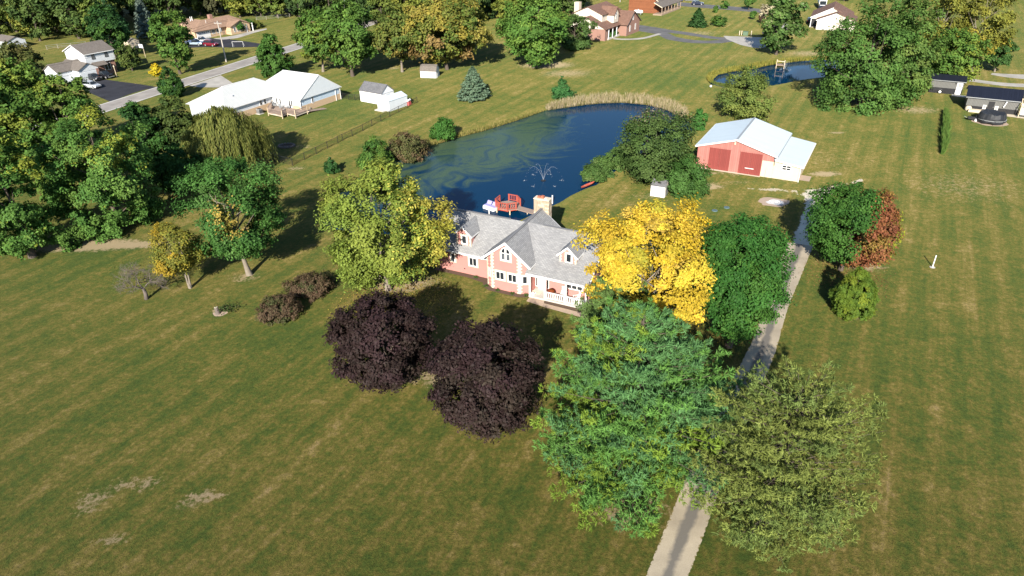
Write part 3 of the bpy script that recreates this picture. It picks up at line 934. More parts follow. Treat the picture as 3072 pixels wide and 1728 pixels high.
# windows
window(H0, (2.78, -1.69, 1.3), X_, -Y_, 1.1, 1.02, 2, 1, 0.09, surround=0.13)
window(H0, (4.26, -1.69, 1.3), X_, -Y_, 1.1, 1.02, 2, 1, 0.09, surround=0.13)
pl = np.array([1.33, -1.41, 1.3])
window(H0, pl, -dl, np.cross(-dl, (0, 0, 1.)), 0.34, 1.0, 1, 1, 0.07, surround=0.1)
pr_ = np.array([5.62, -1.425, 1.25])
window(H0, pr_, dr, np.cross(dr, (0, 0, 1.)), 0.62, 1.02, 1, 1, 0.1, surround=0.12)
window(H0, (-1.52, 0, 1.2), X_, -Y_, 1.05, 1.1, 2, 1, 0.09, surround=0.14)
window(H0, (-4.15, 0, 1.25), X_, -Y_, 0.6, 1.05, 1, 1, 0.09, surround=0.12)
# arched gable window: two tall lights with half-round heads
def arched(u0, z0, w, h):
    fr = MB()
    o = np.array((u0, -1.69, z0))
    fr.obox(o, X_, -Y_, -w / 2, w / 2, 0, 0.1, -0.01, 0.07)
    fr.obox(o, X_, -Y_, -w / 2, -w / 2 + .09, 0.1, h, -0.01, 0.068)
    fr.obox(o, X_, -Y_, w / 2 - .09, w / 2, 0.1, h, -0.01, 0.068)
    fr.obox(o, X_, -Y_, -0.1, 0.1, 0.1, h + w * 0.42, -0.01, 0.072)
    fr.obox(o, X_, -Y_, -w / 2 + .09, w / 2 - .09, h - 0.16, h - 0.08, -0.01, 0.064)
    ro, ri = w / 2, w / 2 - 0.1
    for k in range(12):
        t0, t1 = math.pi * k / 12, math.pi * (k + 1) / 12
        pts = [o + X_ * r_ * math.cos(t) + np.array((0, 0, h + r_ * math.sin(t))) for r_, t in ((ri, t0), (ro, t0), (ro, t1), (ri, t1))]
        fr.prism([q + Y_ * 0.01 for q in pts], -Y_ * 0.078)
    f = fr.build('window', M['white'], H0)
    for s in (-1, 1):
        a0, a1 = (0.1, w / 2 - 0.09)
        lo = MB().obox(o, X_, -Y_, *(sorted((s * a0, s * a1))), 0.1, h - 0.16, -0.01, 0.035)
        lo.build('pane', M['glass_grey'], f)
        pts = [o + np.array((s * a0, 0, h - 0.08)), o + np.array((s * ri, 0, h - 0.08))]
        for k in range(7):
            t = math.acos(a0 / ri) * k / 6
            pts.append(o + np.array((s * ri * math.cos(t), 0, h + ri * math.sin(t))))
        pts = pts if s < 0 else pts[::-1]
        MB().prism([q + Y_ * 0.01 for q in pts], -Y_ * 0.045).build('pane', M['glass'], f)
    MB().obox(o, X_, -Y_, -w / 2 - .13, w / 2 + .13, -0.14, h, -0.02, 0.022).build('window_surround', M['quoin'], f)
arched(3.52, 3.78, 1.16, 1.0)
MB().box(-2.75, -2.6, -0.03, 0.02, 0.55, 0.68).build('vent', M['black'], H0)
# porch
box('porch_floor', H0, M['concrete'], 6.25, 12.9, -1.85, -0.02, 0.0, 0.2)
for u in (6.36, 8.12, 10.5, 12.75):
    box('porch_post', H0, M['white'], u - 0.08, u + 0.08, -1.82, -1.66, 0.2, 2.78)
def rail(u0, u1, v, zb, zt, parent, m, step=0.15, name='railing', bw=0.05):
    r0 = MB().box(u0, u1, v - 0.05, v + 0.05, zt - 0.09, zt).build(name, m, parent)
    MB().box(u0, u1, v - 0.03, v + 0.03, zb, zb + 0.07).build('bottom_rail', m, r0)
    k = int((u1 - u0) / step)
    for i in range(k):
        u = u0 + (i + 0.5) * (u1 - u0) / k
        MB().box(u - bw / 2, u + bw / 2, v - bw / 2, v + bw / 2, zb + 0.07, zt - 0.09).build('baluster', m, r0)
    return r0
rail(8.2, 10.42, -1.74, 0.3, 1.08, H0, M['white'], 0.24, bw=0.09)
rail(10.58, 12.67, -1.74, 0.3, 1.08, H0, M['white'], 0.24, bw=0.09)
door(H0, (7.05, 0, 0.2), X_, -Y_, 0.95, 2.05, M['white'], True, 'front_door')
for u in (6.42, 7.72):
    window(H0, (u, 0, 0.45), X_, -Y_, 0.3, 1.75, 1, 1, 0.06)
window(H0, (10.8, 0, 1.0), X_, -Y_, 2.0, 0.85, 3, 1, 0.12)
# stone chimney, block by block
ch0, ch1, cv0, cv1, chz = 2.55, 4.45, 7.75, 8.6, 7.15
CHM = box('chimney', H0, M['mortar'], ch0 + .04, ch1 - .04, cv0 + .04, cv1 - .04, 0, chz - 0.02)
rs = random.Random(3)
z = 3.2
while z < chz - 0.1:
    hh = rs.choice((0.17, 0.22, 0.28))
    hh = min(hh, chz - 0.06 - z)
    for face in ('f', 'r'):
        a, b = (ch0, ch1) if face == 'f' else (cv0, cv1)
        x = a
        while x < b - 0.02:
            w = min(rs.uniform(0.25, 0.55), b - x)
            if b - x - w < 0.15:
                w = b - x
            pr0 = rs.uniform(0.0, 0.03)
            mm = rs.choice((M['stone'], M['stone'], M['stone_b']))
            q = MB()
            if face == 'f':
                q.box(x + .008, x + w - .008, cv0 - pr0, cv0 + 0.06, z, z + hh - 0.016)
            else:
                q.box(ch1 - 0.06, ch1 + pr0, x + .008, x + w - .008, z + .001, z + hh - 0.017)
            q.build('stone', mm, CHM)
            x += w
    z += hh
box('chimney_cap', H0, M['quoin'], ch0 - .04, ch1 + .04, cv0 - .05, cv1 + .05, chz - 0.02, chz + 0.08)
for u, mm, hh in ((3.05, M['terracotta'], 0.18), (3.5, M['terracotta'], 0.28), (3.95, M['quoin'], 0.1)):
    MB().box(u - .17, u + .17, cv0 + .22, cv0 + .62, chz + 0.08, chz + 0.08 + hh).build('flue', mm, H0)

def local_sheet(name, root_loc, a, pts, z, m, kind='structure'):
    ca, sa = math.cos(a), math.sin(a)
    xy = [(root_loc[0] + u * ca + v * sa, root_loc[1] - u * sa + v * ca) for u, v in pts]
    return sheet(name, xy, z, m, kind)
HL = (-2.99, 67.93)
local_sheet('mulch_bed', HL, az, [(-6.4, 0.1), (-6.4, -0.7), (-2, -0.75), (0.2, -1.1), (0.8, -1.9), (1.6, -2.35), (5.2, -2.4), (6.2, -2.0), (6.2, 0)], 0.008, M['mulch'])
local_sheet('mulch_bed', HL, az, [(8.2, -1.86), (12.9, -1.86), (12.9, -2.5), (8.2, -2.35)], 0.010, M['mulch'])
local_sheet('walkway', HL, az, [(6.35, -1.87), (8.1, -1.87), (8.3, -2.4), (13.2, -2.55), (13.4, -3.4), (8.8, -3.1), (6.4, -2.75)], 0.016, M['concrete_warm'])

def w2(root_loc, a, u, v, z=0.0):
    return (root_loc[0] + u * math.cos(a) + v * math.sin(a), root_loc[1] - u * math.sin(a) + v * math.cos(a), z)

# ------------------------------------------------------------------ the red barn with its lean-to
az_b = math.radians(29.2)
BL = (37.91, 97.79)
BN = thing('barn', (*BL, 0), 'faded red barn with two deep red sliding doors, pale metal roof and cream lean-to', 'barn', -az_b)
MB().prism([(-9.75, 0, 0), (1.75, 0, 0), (1.75, 0, 3.4), (-4.0, 0, 5.05), (-9.75, 0, 3.4)], (0, 12, 0)).build('wall', M['barn_red'], BN)
MB().prism([(1.76, 0.02, 0), (5.5, 0.02, 0), (5.5, 0.02, 2.25), (1.76, 0.02, 2.82)], (0, 11.9, 0)).build('lean_to_wall', M['cream'], BN)
box('cream_panel', BN, M['cream'], 0.06, 1.75, -0.03, 0.0, 0.0, 2.5)
slab('roof', BN, M['barn_roof'], [(-4.0, -0.35, 5.25), (-4.0, 12.3, 5.25), (-10.1, 12.3, 3.5), (-10.1, -0.35, 3.5)], 0.1)
slab('roof', BN, M['barn_roof'], [(-4.0, -0.35, 5.25), (-4.0, 12.3, 5.25), (2.15, 12.3, 3.48), (2.15, -0.35, 3.48)], 0.1)
slab('lean_to_roof', BN, M['barn_roof'], [(1.78, -0.3, 3.0), (1.78, 12.2, 3.0), (5.95, 12.2, 2.4), (5.95, -0.3, 2.4)], 0.1)
trim('ridge_cap', BN, M['grey_metal'], (-4.0, -0.36, 5.3), (-4.0, 12.3, 5.3), 0.06, 0.3)
trim('rake_board', BN, M['white'], (-4.0, -0.37, 5.25), (-10.12, -0.37, 3.49), 0.22, 0.05)
trim('rake_board', BN, M['white'], (-4.0, -0.37, 5.25), (2.17, -0.37, 3.47), 0.22, 0.05)
trim('rake_board', BN, M['white'], (1.9, -0.33, 2.98), (5.97, -0.33, 2.4), 0.2, 0.05)
trim('gutter', BN, M['white'], (5.98, -0.3, 2.36), (5.98, 12.2, 2.36), 0.14, 0.12)
trim('gutter', BN, M['white'], (-10.12, -0.3, 3.46), (-10.12, 12.2, 3.46), 0.14, 0.12)
trim('gutter', BN, M['grey_metal'], (2.18, -0.3, 3.44), (2.18, 12.2, 3.44), 0.12, 0.1)
for a, b in ((-7.9, -4.72), (-3.24, -0.02)):
    mid = (a + b) / 2
    dd_ = MB().box(a, mid - 0.02, -0.09, -0.02, 0.06, 3.42).build('sliding_door', M['barn_door'], BN)
    MB().box(mid + 0.02, b, -0.092, -0.02, 0.06, 3.42).build('sliding_door', M['barn_door'], BN)
    box('door_track', BN, M['barn_red'], a - 0.15, b + 0.15, -0.12, -0.02, 3.42, 3.54)
box('latch_bar', BN, M['white'], -2.3, -1.0, -0.16, -0.09, 0.95, 1.04)
w_ = MB().box(-4.33, -4.13, -0.2, -0.0, 4.35, 4.75).build('barn_lamp', M['cream'], BN)
window(BN, (3.6, 0.02, 1.45), X_, -Y_, 1.35, 0.85, 2, 2, 0.11)
box('meter_box', BN, M['cream'], 0.75, 1.05, -0.08, 0.0, 1.35, 1.75)
MB().tube([(0.75, -0.05, 0), (0.78, -0.05, 1.35)], 0.03, 6).build('conduit', M['grey_metal'], BN)
MB().tube([(1.82, -0.1, 2.0), (1.72, -0.12, 3.3)], 0.05, 6).build('downspout', M['black'], BN)
MB().tube([(5.56, -0.12, 0), (5.58, -0.12, 2.3)], 0.06, 6).build('downspout', M['white'], BN)
local_sheet('concrete_pad', BL, az_b, [(-9.6, -0.02), (0.1, -0.02), (0.1, -0.45), (-4.5, -0.55), (-9.6, -0.6)], 0.012, M['quoin'])
local_sheet('concrete_pad', BL, az_b, [(5.52, 0.9), (7.0, 0.9), (7.0, 3.2), (5.52, 3.2)], 0.012, M['concrete_warm'])

# ------------------------------------------------------------------ white metal-roofed house with its deck
az_w = math.radians(30.14)
WL = (-41.94, 138.28)
WH = thing('house', (*WL, 0), 'long L-shaped white house with white metal roof and brick base', 'house', -az_w)
MB().prism([(-14, 0, 0), (0, 0, 0), (0, 11.5, 0), (-14, 11.5, 0)], (0, 0, 2.62)).build('wall', M['white_siding'], WH)
MB().prism([(-18.2, -12, 0), (-8.0, -12, 0), (-8.0, 0.5, 0), (-18.2, 0.5, 0)], (0, 0, 2.62)).build('wall', M['white_siding'], WH)
box('brick_base', WH, M['tan_brick'], -2.3, 0.05, -0.05, 11.55, 0, 1.25)
box('brick_base', WH, M['tan_brick'], -8.05, -7.95, -12.05, -0.06, 0, 1.25)
box('blue_panel', WH, rib_mat('pale_blue_siding', (0.55, 0.66, 0.76), 0.2, 'Z', 0.6, var=0.04, depth=0.02), -0.02, 0.03, 0.5, 11.2, 1.25, 2.6)
MR, MRb = M['metal_roof'], M['metal_roof_b']
zr1 = 6.35
# wing 1: gable end on the right, hipped on the left
slab('roof', WH, MR, [(-14.5, -0.35, 2.6), (0.4, -0.35, 2.6), (0.4, 5.8, zr1), (-9.7, 5.8, zr1)], 0.1)
slab('roof', WH, MR, [(0.4, 11.95, 2.6), (-14.5, 11.95, 2.6), (-9.7, 5.8, zr1), (0.4, 5.8, zr1)], 0.1)
slab('roof', WH, MRb, [(-14.5, -0.35, 2.6), (-9.7, 5.8, zr1), (-14.5, 11.95, 2.6)], 0.1)
MB().prism([(0.30, -0.3, 2.55), (0.30, 11.9, 2.55), (0.30, 5.8, zr1 - 0.12)], (0.06, 0, 0)).build('gable_panel', M['white_rib'], WH)
trim('rake_trim', WH, M['white'], (0.42, -0.38, 2.58), (0.42, 5.8, zr1 + 0.01), 0.14, 0.05)
trim('rake_trim', WH, M['white'], (0.42, 11.98, 2.58), (0.42, 5.8, zr1 + 0.01), 0.14, 0.05)
box('soffit', WH, M['white'], 0.0, 0.33, -0.3, 11.9, 2.5, 2.56)
# wing 2 hipped at both ends
zr2, cu2 = 5.45, -13.2
slab('roof', WH, MRb, [(-7.6, -12.4, 2.6), (-7.6, 6.0, 2.6), (cu2, 0.95, zr2), (cu2, -7.3, zr2)], 0.1)
slab('roof', WH, MRb, [(-18.75, 6.0, 2.6), (-18.75, -12.4, 2.6), (cu2, -7.3, zr2), (cu2, 0.95, zr2)], 0.1)
slab('roof', WH, MR, [(-18.75, -12.4, 2.6), (-7.6, -12.4, 2.6), (cu2, -7.3, zr2)], 0.1)
slab('roof', WH, MR, [(-7.6, 6.0, 2.6), (-18.75, 6.0, 2.6), (cu2, 0.95, zr2)], 0.1)
trim('ridge_cap', WH, M['white'], (cu2, 0.95, zr2 + .03), (cu2, -7.3, zr2 + .03), 0.05, 0.25)
trim('ridge_cap', WH, M['white'], (-9.7, 5.8, zr1 + .03), (0.4, 5.8, zr1 + .03), 0.05, 0.25)
trim('eave_trim', WH, M['white'], (-7.57, -12.42, 2.6), (-7.57, -0.4, 2.6), 0.16, 0.05)
trim('eave_trim', WH, M['white'], (-7.6, -0.38, 2.6), (0.4, -0.38, 2.6), 0.16, 0.05)
MB().box(-10.3, -10.05, -8.0, -7.75, 3.9, 4.3).build('roof_vent', M['white'], WH)
for u in (-6.6, -5.6, -3.0, -2.4):
    window(WH, (u, 0, 0.95), X_, -Y_, 0.5, 1.3, 1, 1, 0.07)
window(WH, (0.03, 3.4, 1.1), Y_, X_, 0.5, 1.3, 1, 1, 0.06, glass=M['glass'])
door(WH, (-4.4, 0, 0.6), X_, -Y_, 0.95, 2.0, M['white'])
for v in (-1.9, -3.0, -10.8):
    window(WH, (-8.0, v, 1.25), Y_, X_, 0.7, 1.1, 1, 1, 0.08)
for v in (-0.1, 10.2, 11.6):
    MB().tube([(0.12, v, 0), (0.12, v, 2.5)], 0.06, 6).build('downspout', M['white'], WH)
box('meter_box', WH, M['grey_metal'], 0.05, 0.2, 2.2, 2.5, 0.3, 0.45)
# deck
DK = thing('deck', (*WL, 0), 'raised timber deck with brown baluster railing behind the white metal-roofed house', 'deck', -az_w)
def wl(x, y, z):
    q = P(x, y, z)[:2] - np.array(WL)
    ca, sa = math.cos(az_w), math.sin(az_w)
    return np.array([q[0] * ca - q[1] * sa, q[0] * sa + q[1] * ca])
dz = 0.62
dk = [wl(540 + .20186 * a, 190 + .20186 * b, dz) for a, b in ((1310, 735), (1520, 780), (1592, 742), (1715, 775), (1890, 710))]
ys = min(q[1] for q in dk)
plan = [(-7.9, -0.06), (dk[0][0], dk[0][1]), tuple(dk[1]), tuple(dk[2]), tuple(dk[3]), tuple(dk[4]), (dk[4][0] + 0.2, -0.06)]
MB().prism([(a, b, dz - 0.22) for a, b in plan], (0, 0, 0.17)).build('deck_frame', M['quoin'], DK)
u0, u1 = min(a for a, b in plan), max(a for a, b in plan)
def clip_rows(poly, v0, v1):
    # u-range of the polygon at the row centre
    v = (v0 + v1) / 2
    xs = []
    for i in range(len(poly)):
        (a, b), (c, d) = poly[i], poly[(i + 1) % len(poly)]
        if (b > v) != (d > v):
            xs.append(a + (v - b) / (d - b) * (c - a))
    xs.sort()
    return list(zip(xs[::2], xs[1::2]))
v = ys
while v < -0.1:
    for a, b in clip_rows(plan, v, v + 0.2):
        MB().box(a, b, v + 0.01, v + 0.19, dz - 0.05, dz).build('board', M['deck'], DK)
    v += 0.2
edge = [plan[0]] + [tuple(q) for q in dk]
for (a, b) in zip(edge[:-1], edge[1:]):
    a, b = np.array((*a, 0)), np.array((*b, 0))
    L = np.linalg.norm(b - a)
    d_ = (b - a) / L
    nn_ = np.cross(d_, (0, 0, 1))
    rl = MB().obox(a, d_, nn_, 0, L, dz + 0.92, dz + 1.0, -0.05, 0.05).build('railing', M['deck'], DK)
    MB().obox(a, d_, nn_, 0, L, dz + 0.08, dz + 0.15, -0.03, 0.03).build('bottom_rail', M['deck'], rl)
    k = int(L / 0.22)
    for i in range(k):
        s = (i + .5) * L / k
        MB().obox(a + d_ * s, d_, nn_, -0.03, 0.03, dz + 0.15, dz + 0.92, -0.025, 0.025).build('baluster', M['deck'], rl)
    MB().obox(a, d_, nn_, -0.06, 0.06, 0, dz + 1.05, -0.06, 0.06).build('post', M['wood_pale'], DK)
e4 = np.array((*dk[4], 0))
MB().box(e4[0] - .06, e4[0] + .06, e4[1] - .06, e4[1] + .06, 0, dz + 1.05).build('post', M['wood_pale'], DK)
MB().prism([(dk[4][0], dk[4][1], dz - 0.05), (dk[4][0], dk[4][1], dz - 0.15), (dk[4][0] + 0.9, dk[4][1] + 4.6, 0.02), (dk[4][0] + 0.9, dk[4][1] + 4.6, 0.08)], (-1.2, 0.25, 0)).build('ramp', M['deck'], DK)
def on_deck(u, v):
    return w2(WL, az_w, u, v, dz)
# patio chairs and table, air conditioner
def patio_chair(loc, rz, label):
    t = thing('patio_chair', loc, label, 'chair', rz, 'grey patio chairs on the raised deck')
    box('seat', t, M['grey_metal'], -.28, .28, -.28, .28, .36, .42)
    MB().prism([(-.28, .24, .42), (.28, .24, .42), (.28, .38, 1.0), (-.28, .38, 1.0)], (0, .05, 0)).build('backrest', M['grey_metal'], t)
    for a in (-.25, .25):
        for b in (-.25, .25):
            MB().tube([(a, b, 0), (a, b, .38)], .025, 5).build('leg', M['grey_metal'], t)
        box('armrest', t, M['grey_metal'], a - .03, a + .03, -.26, .28, .6, .64)
cl = 'grey metal patio chair standing on the raised timber deck'
for u, v, rz in ((-6.9, -1.2, 0.3), (-6.2, -1.0, 2.0), (-4.0, -1.6, 1.2), (-2.9, -0.9, -0.6)):
    patio_chair(on_deck(u, v), rz - az_w, cl)
t = thing('patio_table', on_deck(-3.4, -1.35), 'small grey round patio table on the raised timber deck', 'table')
MB().lathe([(.45, .68), (.45, .72)], n=18).build('table_top', M['glass_grey'], t)
MB().tube([(0, 0, 0), (0, 0, .68)], .04, 8).build('pedestal', M['grey_metal'], t)
MB().lathe([(.25, 0), (.25, .03)], n=14).build('base', M['grey_metal'], t)
acp = P(540 + .20186 * 1188, 190 + .20186 * 750)
t = thing('air_conditioner', (acp[0], acp[1], 0), 'grey air conditioning unit on a slab beside the raised deck', 'air conditioner', -az_w)
box('slab', t, M['concrete'], -.6, .6, -.6, .6, 0, .1)
box('casing', t, M['grey_metal'], -.42, .42, -.42, .42, .1, 1.0)
for k in range(7):
    box('grille_slat', t, M['black'], -.44, .44, -.43, .43, .2 + k * .1, .24 + k * .1)
MB().lathe([(.36, 1.0), (.36, 1.05)], n=16).build('fan_guard', M['black'], t)

# ------------------------------------------------------------------ sheds beside the white house
az_s = math.radians(34.5)
SL = (-23.97, 137.56)
S1 = thing('shed', (*w2(SL, az_s, -11, 2.9)[:2], 0), 'tall white shed with dark grey gable roof between the metal-roofed house and fence', 'shed', -az_s)
gable(S1, 0, 6.3, 0, 3.7, 2.3, 3.75, 'x', M['white'], M['shingle_dark'], 0.15, 0.12)
trim('gable_trim', S1, M['white_siding'], (6.36, 0.1, 2.3), (6.36, 3.6, 2.3), 0.1, 0.06)
door(S1, (6.3, 1.85, 0.0), Y_, X_, 1.2, 1.95, M['white_siding'])
S2 = thing('shed', (*SL, 0), 'low white ribbed metal shed standing against the black fence', 'shed', -az_s)
gable(S2, -3.2, 0, 0, 5.5, 2.02, 2.7, 'y', M['white_rib'], M['barn_roof'], 0.08, 0.08, th=0.06)
box('front_panel', S2, M['white'], -3.2, 0, -0.03, 0.0, 0.05, 2.0)
box('step', S2, M['concrete'], -3.3, -0.9, -0.95, -0.05, 0, 0.18)
# small gambrel shed further back
g = P(1262, 233)
S3 = thing('shed', (g[0], g[1], 0), 'small white shed with brown gambrel roof under the autumn maple', 'shed', -math.radians(12))
MB().prism([(0, 0, 0), (0, 2.6, 0), (0, 2.6, 1.6), (0, 2.0, 2.5), (0, 1.3, 2.85), (0, .6, 2.5), (0, 0, 1.6)], (3.9, 0, 0)).build('wall', M['white'], S3)
for a, b in (((-.12, 1.52), (.58, 2.56)), ((.58, 2.56), (1.3, 2.93)), ((1.3, 2.93), (2.02, 2.56)), ((2.02, 2.56), (2.72, 1.52))):
    o = slab('roof', S3, M['shingle_grey'], [(-.1, a[0], a[1]), (4.0, a[0], a[1]), (4.0, b[0], b[1]), (-.1, b[0], b[1])], 0.07)
    uv_planar(o, (1, 0, 0), (0, .7, .7))
door(S3, (3.9, 1.3, 0), Y_, X_, 1.2, 1.8, M['white'])
# garden shed by the yellow tree
az_g = math.radians(27)
S4 = thing('shed', (21.89, 90.07, 0), 'small beige plastic garden shed with grey roof near the barn shrubs', 'shed', -az_g)
gable(S4, -2.05, 0, 0, 1.9, 1.62, 2.25, 'x', M['cream_siding'], M['shingle_dark'], 0.08, 0.08, th=0.06)
box('front_panel', S4, M['white'], -2.05, 0, -0.03, 0, 0.03, 1.6)
box('skylight', S4, M['black'], -1.25, -0.75, 0.35, 0.65, 1.8, 2.06)
door(S4, (0, 0.95, 0.02), Y_, X_, 1.25, 1.55, M['grey_metal'])
# black sheds
az_k = math.radians(30)
KL = (88.22, 130.65)
K1 = thing('workshop', (*KL, 0), 'charcoal metal workshop with black roof beside the covered trampoline', 'workshop', -az_k)
MB().prism([(0, 0, .88), (0, 6.4, .88), (0, 6.4, 2.6), (0, 3.2, 3.85), (0, 0, 2.6)], (8.4, 0, 0)).build('wall', M['grey_rib'], K1)
box('wainscot', K1, M['black_rib'], -.02, 8.42, -.02, 6.42, 0, .88)
for b0, b1 in ((-.35, 3.2), (6.75, 3.2)):
    slab('roof', K1, M['navy_roof'], [(-.35, b0, 2.55), (8.75, b0, 2.55), (8.75, b1, 3.98), (-.35, b1, 3.98)], .1)
trim('eave_trim', K1, M['grey_metal'], (-.36, -.38, 2.56), (8.76, -.38, 2.56), .14, .05)
window(K1, (3.05, 0, .5), X_, -Y_, .55, .75, 1, 1, .06, frame=M['white'], glass=M['grey_metal'])
window(K1, (5.0, 0, .5), X_, -Y_, .55, .75, 1, 1, .06, frame=M['white'], glass=M['grey_metal'])
door(K1, (4.05, 0, 0), X_, -Y_, 1.0, 2.0, M['black'])
gl_ = MB().tube([(6.05, -.1, 1.15), (6.3, -.1, 2.35)], .16, 8).build('stair_light', M['black'], K1)
for k in range(5):
    MB().lathe([(.0, 0), (.12, .02), (.12, .2), (0, .22)], 6.05 + k * .06, -.28, 8).build('bulb', M['white'], gl_).location.z = 1.2 + k * .22
KL2 = (88.39, 143.99)
K2 = thing('shed', (*KL2, 0), 'small charcoal metal shed with black roof and white panelled door', 'shed', -az_k)
MB().prism([(.1, 0, 1.15), (.1, 4.6, 1.15), (.1, 4.6, 2.72), (.1, 2.3, 3.3), (.1, 0, 2.72)], (5.85, 0, 0)).build('wall', M['grey_rib'], K2)
box('wainscot', K2, M['black_rib'], .08, 5.97, -.02, 4.62, 0, 1.15)
for b0, b1 in ((-.3, 2.3), (4.9, 2.3)):
    slab('roof', K2, M['navy_roof'], [(-.2, b0, 2.68), (6.25, b0, 2.68), (6.25, b1, 3.42), (-.2, b1, 3.42)], .1)
trim('eave_trim', K2, M['grey_metal'], (-.21, -.33, 2.7), (6.26, -.33, 2.7), .12, .05)
dr_ = MB().box(4.78, 5.75, -.07, 0, .1, 2.45).build('door', M['white'], K2)
for i in range(3):
    for j in range(3):
        MB().box(5.02 + i * .19, 5.16 + i * .19, -.078, -.06, 1.62 + j * .22, 1.78 + j * .22).build('pane', M['glass'], dr_)
box('wall_lamp', K2, M['black'], 4.45, 4.6, -.15, 0, 2.15, 2.4)
local_sheet('concrete_pad', KL2, az_k, [(4.3, -.05), (7.4, -.05), (7.2, -1.6), (4.3, -1.3)], .012, M['concrete'])
local_sheet('concrete_pad', KL, az_k, [(1.0, -.05), (12, -.05), (12, -2.4), (6, -1.7), (1.0, -1.2)], .012, M['cream'])

# ------------------------------------------------------------------ two-storey white house by the road
az_t = math.radians(33.5)
TL = (-100.5, 172.84)
T2 = thing('house', (*TL, 0), 'two-storey white house with grey-brown roof and front garage beside the road', 'house', -az_t)
SG = M['shingle_grey']
MB().box(-11.5, -2.9, -0.9, 6.2, 0, 3.3).build('wall', M['red_brick'], T2)
MB().prism([(-11.5, -.95, 3.2), (-2.5, -.95, 3.2), (-2.5, -.95, 5.7), (-7.0, -.95, 7.3), (-11.5, -.95, 5.7)], (0, 7.3, 0)).build('upper_wall', M['white_siding'], T2)
for s, e in ((1, -2.1), (-1, -11.9)):
    o = slab('roof', T2, SG, [(e, -1.25, 5.62), (e, 6.65, 5.62), (-7.0, 6.65, 7.48), (-7.0, -1.25, 7.48)], .12)
    uv_planar(o, (0, 1, 0), (.92, 0, .38))
gable(T2, -9, 0, -4.6, 0.2, 2.75, 4.05, 'x', M['white_siding'], SG, .3, .3)
gable(T2, -9.2, -3.0, -8.0, -.9, 2.6, 4.1, 'y', M['white_siding'], SG, .3, .25)
o = slab('porch_roof', T2, SG, [(-.9, .2, 2.75), (-.9, 3.4, 2.75), (-2.6, 3.4, 3.5), (-2.6, .2, 3.5)], .12); uv_planar(o, (0, 1, 0), (.92, 0, .38))
trim('eave_trim', T2, M['white'], (-2.08, -1.25, 5.6), (-2.08, 6.65, 5.6), .15, .05)
trim('rake_trim', T2, M['white'], (-7, -1.28, 7.48), (-2.05, -1.28, 5.6), .15, .05)
trim('rake_trim', T2, M['white'], (-7, -1.28, 7.48), (-11.95, -1.28, 5.6), .15, .05)
for v in (1.05, 4.35):
    window(T2, (-2.5, v, 4.1), Y_, X_, .85, 1.45, 1, 2, .1, frame=M['shingle_dark'], glass=M['glass_grey'])
window(T2, (-2.9, 4.1, 1.0), Y_, X_, 1.6, 1.7, 2, 1, .1)
g_ = MB().box(0, .05, -4.3, -.5, .05, 2.1).build('garage_door', M['white_siding'], T2)
box('brick_pier', T2, M['red_brick'], -.02, .08, -.42, .22, 0, 2.5)

# ------------------------------------------------------------------ tan brick ranch
az_r = math.radians(33)
RL = (-96.2, 222.6)
RN = thing('house', (*RL, 0), 'long tan brick ranch house with brown roof behind parked trucks', 'house', -az_r)
ST = M['shingle_tan']
MB().box(-9.5, 0, 0, 19.5, 0, 2.7).build('wall', M['tan_brick'], RN)
MB().prism([(-9.5, -.02, 0), (0, -.02, 0), (0, -.02, 2.6), (-6.0, -.02, 4.3), (-9.5, -.02, 2.9)], (0, .3, 0)).build('end_wall', M['tan_brick'], RN)
for pts_ in ([(.9, -.6, 2.5), (.9, 20, 2.5), (-4.4, 16.5, 4.9), (-4.4, 6.2, 4.75)], [(.9, -.6, 2.5), (-4.4, 6.2, 4.75), (-12.4, 6.2, 4.75), (-7.5, -.6, 3.9)][:4],
             [(.9, 20, 2.5), (-9.9, 20, 2.5), (-4.4, 16.5, 4.9)], [(-9.9, 20, 2.5), (-12.6, 6.2, 2.5), (-4.4, 6.2, 4.75), (-4.4, 16.5, 4.9)]):
    o = slab('roof', RN, ST, pts_, .12)
    uv_planar(o, (0, 1, 0), (.9, 0, .42))
MB().prism([(2.6, 11.2, 0), (2.6, 18.6, 0), (2.6, 18.6, 2.5), (2.6, 14.9, 3.9), (2.6, 11.2, 2.5)], (-3, 0, 0)).build('porch_gable', M['tan_brick'], RN)
for s, e in ((-1, 10.8), (1, 19.0)):
    o = slab('roof', RN, ST, [(3.1, 14.9, 4.1), (-3.5, 14.9, 4.1), (-3.5, e, 2.5), (3.1, e, 2.5)], .12)
    uv_planar(o, (1, 0, 0), (0, .9, .42))
g_ = MB().box(0, .06, .5, 5.4, .05, 2.15).build('garage_door', M['white'], RN)
for k in range(6):
    MB().box(.06, .075, .8 + k * .75, 1.25 + k * .75, 1.7, 1.95).build('pane', M['glass'], g_)
for v in (6.6, 8.4):
    window(RN, (0, v, .9), Y_, X_, 1.2, 1.2, 2, 1, .1)
door(RN, (0, 10.2, 0.1), Y_, X_, 1.0, 2.1, M['wood'])
for k in range(4):
    window(RN, (2.6, 12.6 + k * 1.2, .7), Y_, X_, .7, 1.5, 1, 1, .1)
for v in (17.2, 19.6):
    box('porch_post', RN, M['white'], 2.5, 2.75, v - .12, v + .12, 0, 2.5)
box('chimney', RN, M['red_brick'], -5.2, -4.0, 9.2, 10.3, 3.5, 5.9)
for v in (4.6, 5.2):
    MB().tube([(-7.5, v, 4.4), (-7.5, v, 5.7)], .12, 6).build('vent_pipe', M['white'], RN)
MB().tube([(-2.4, 6.3, 3.9), (-2.4, 6.3, 4.8)], .05, 6).build('vent_pipe', M['white'], RN)

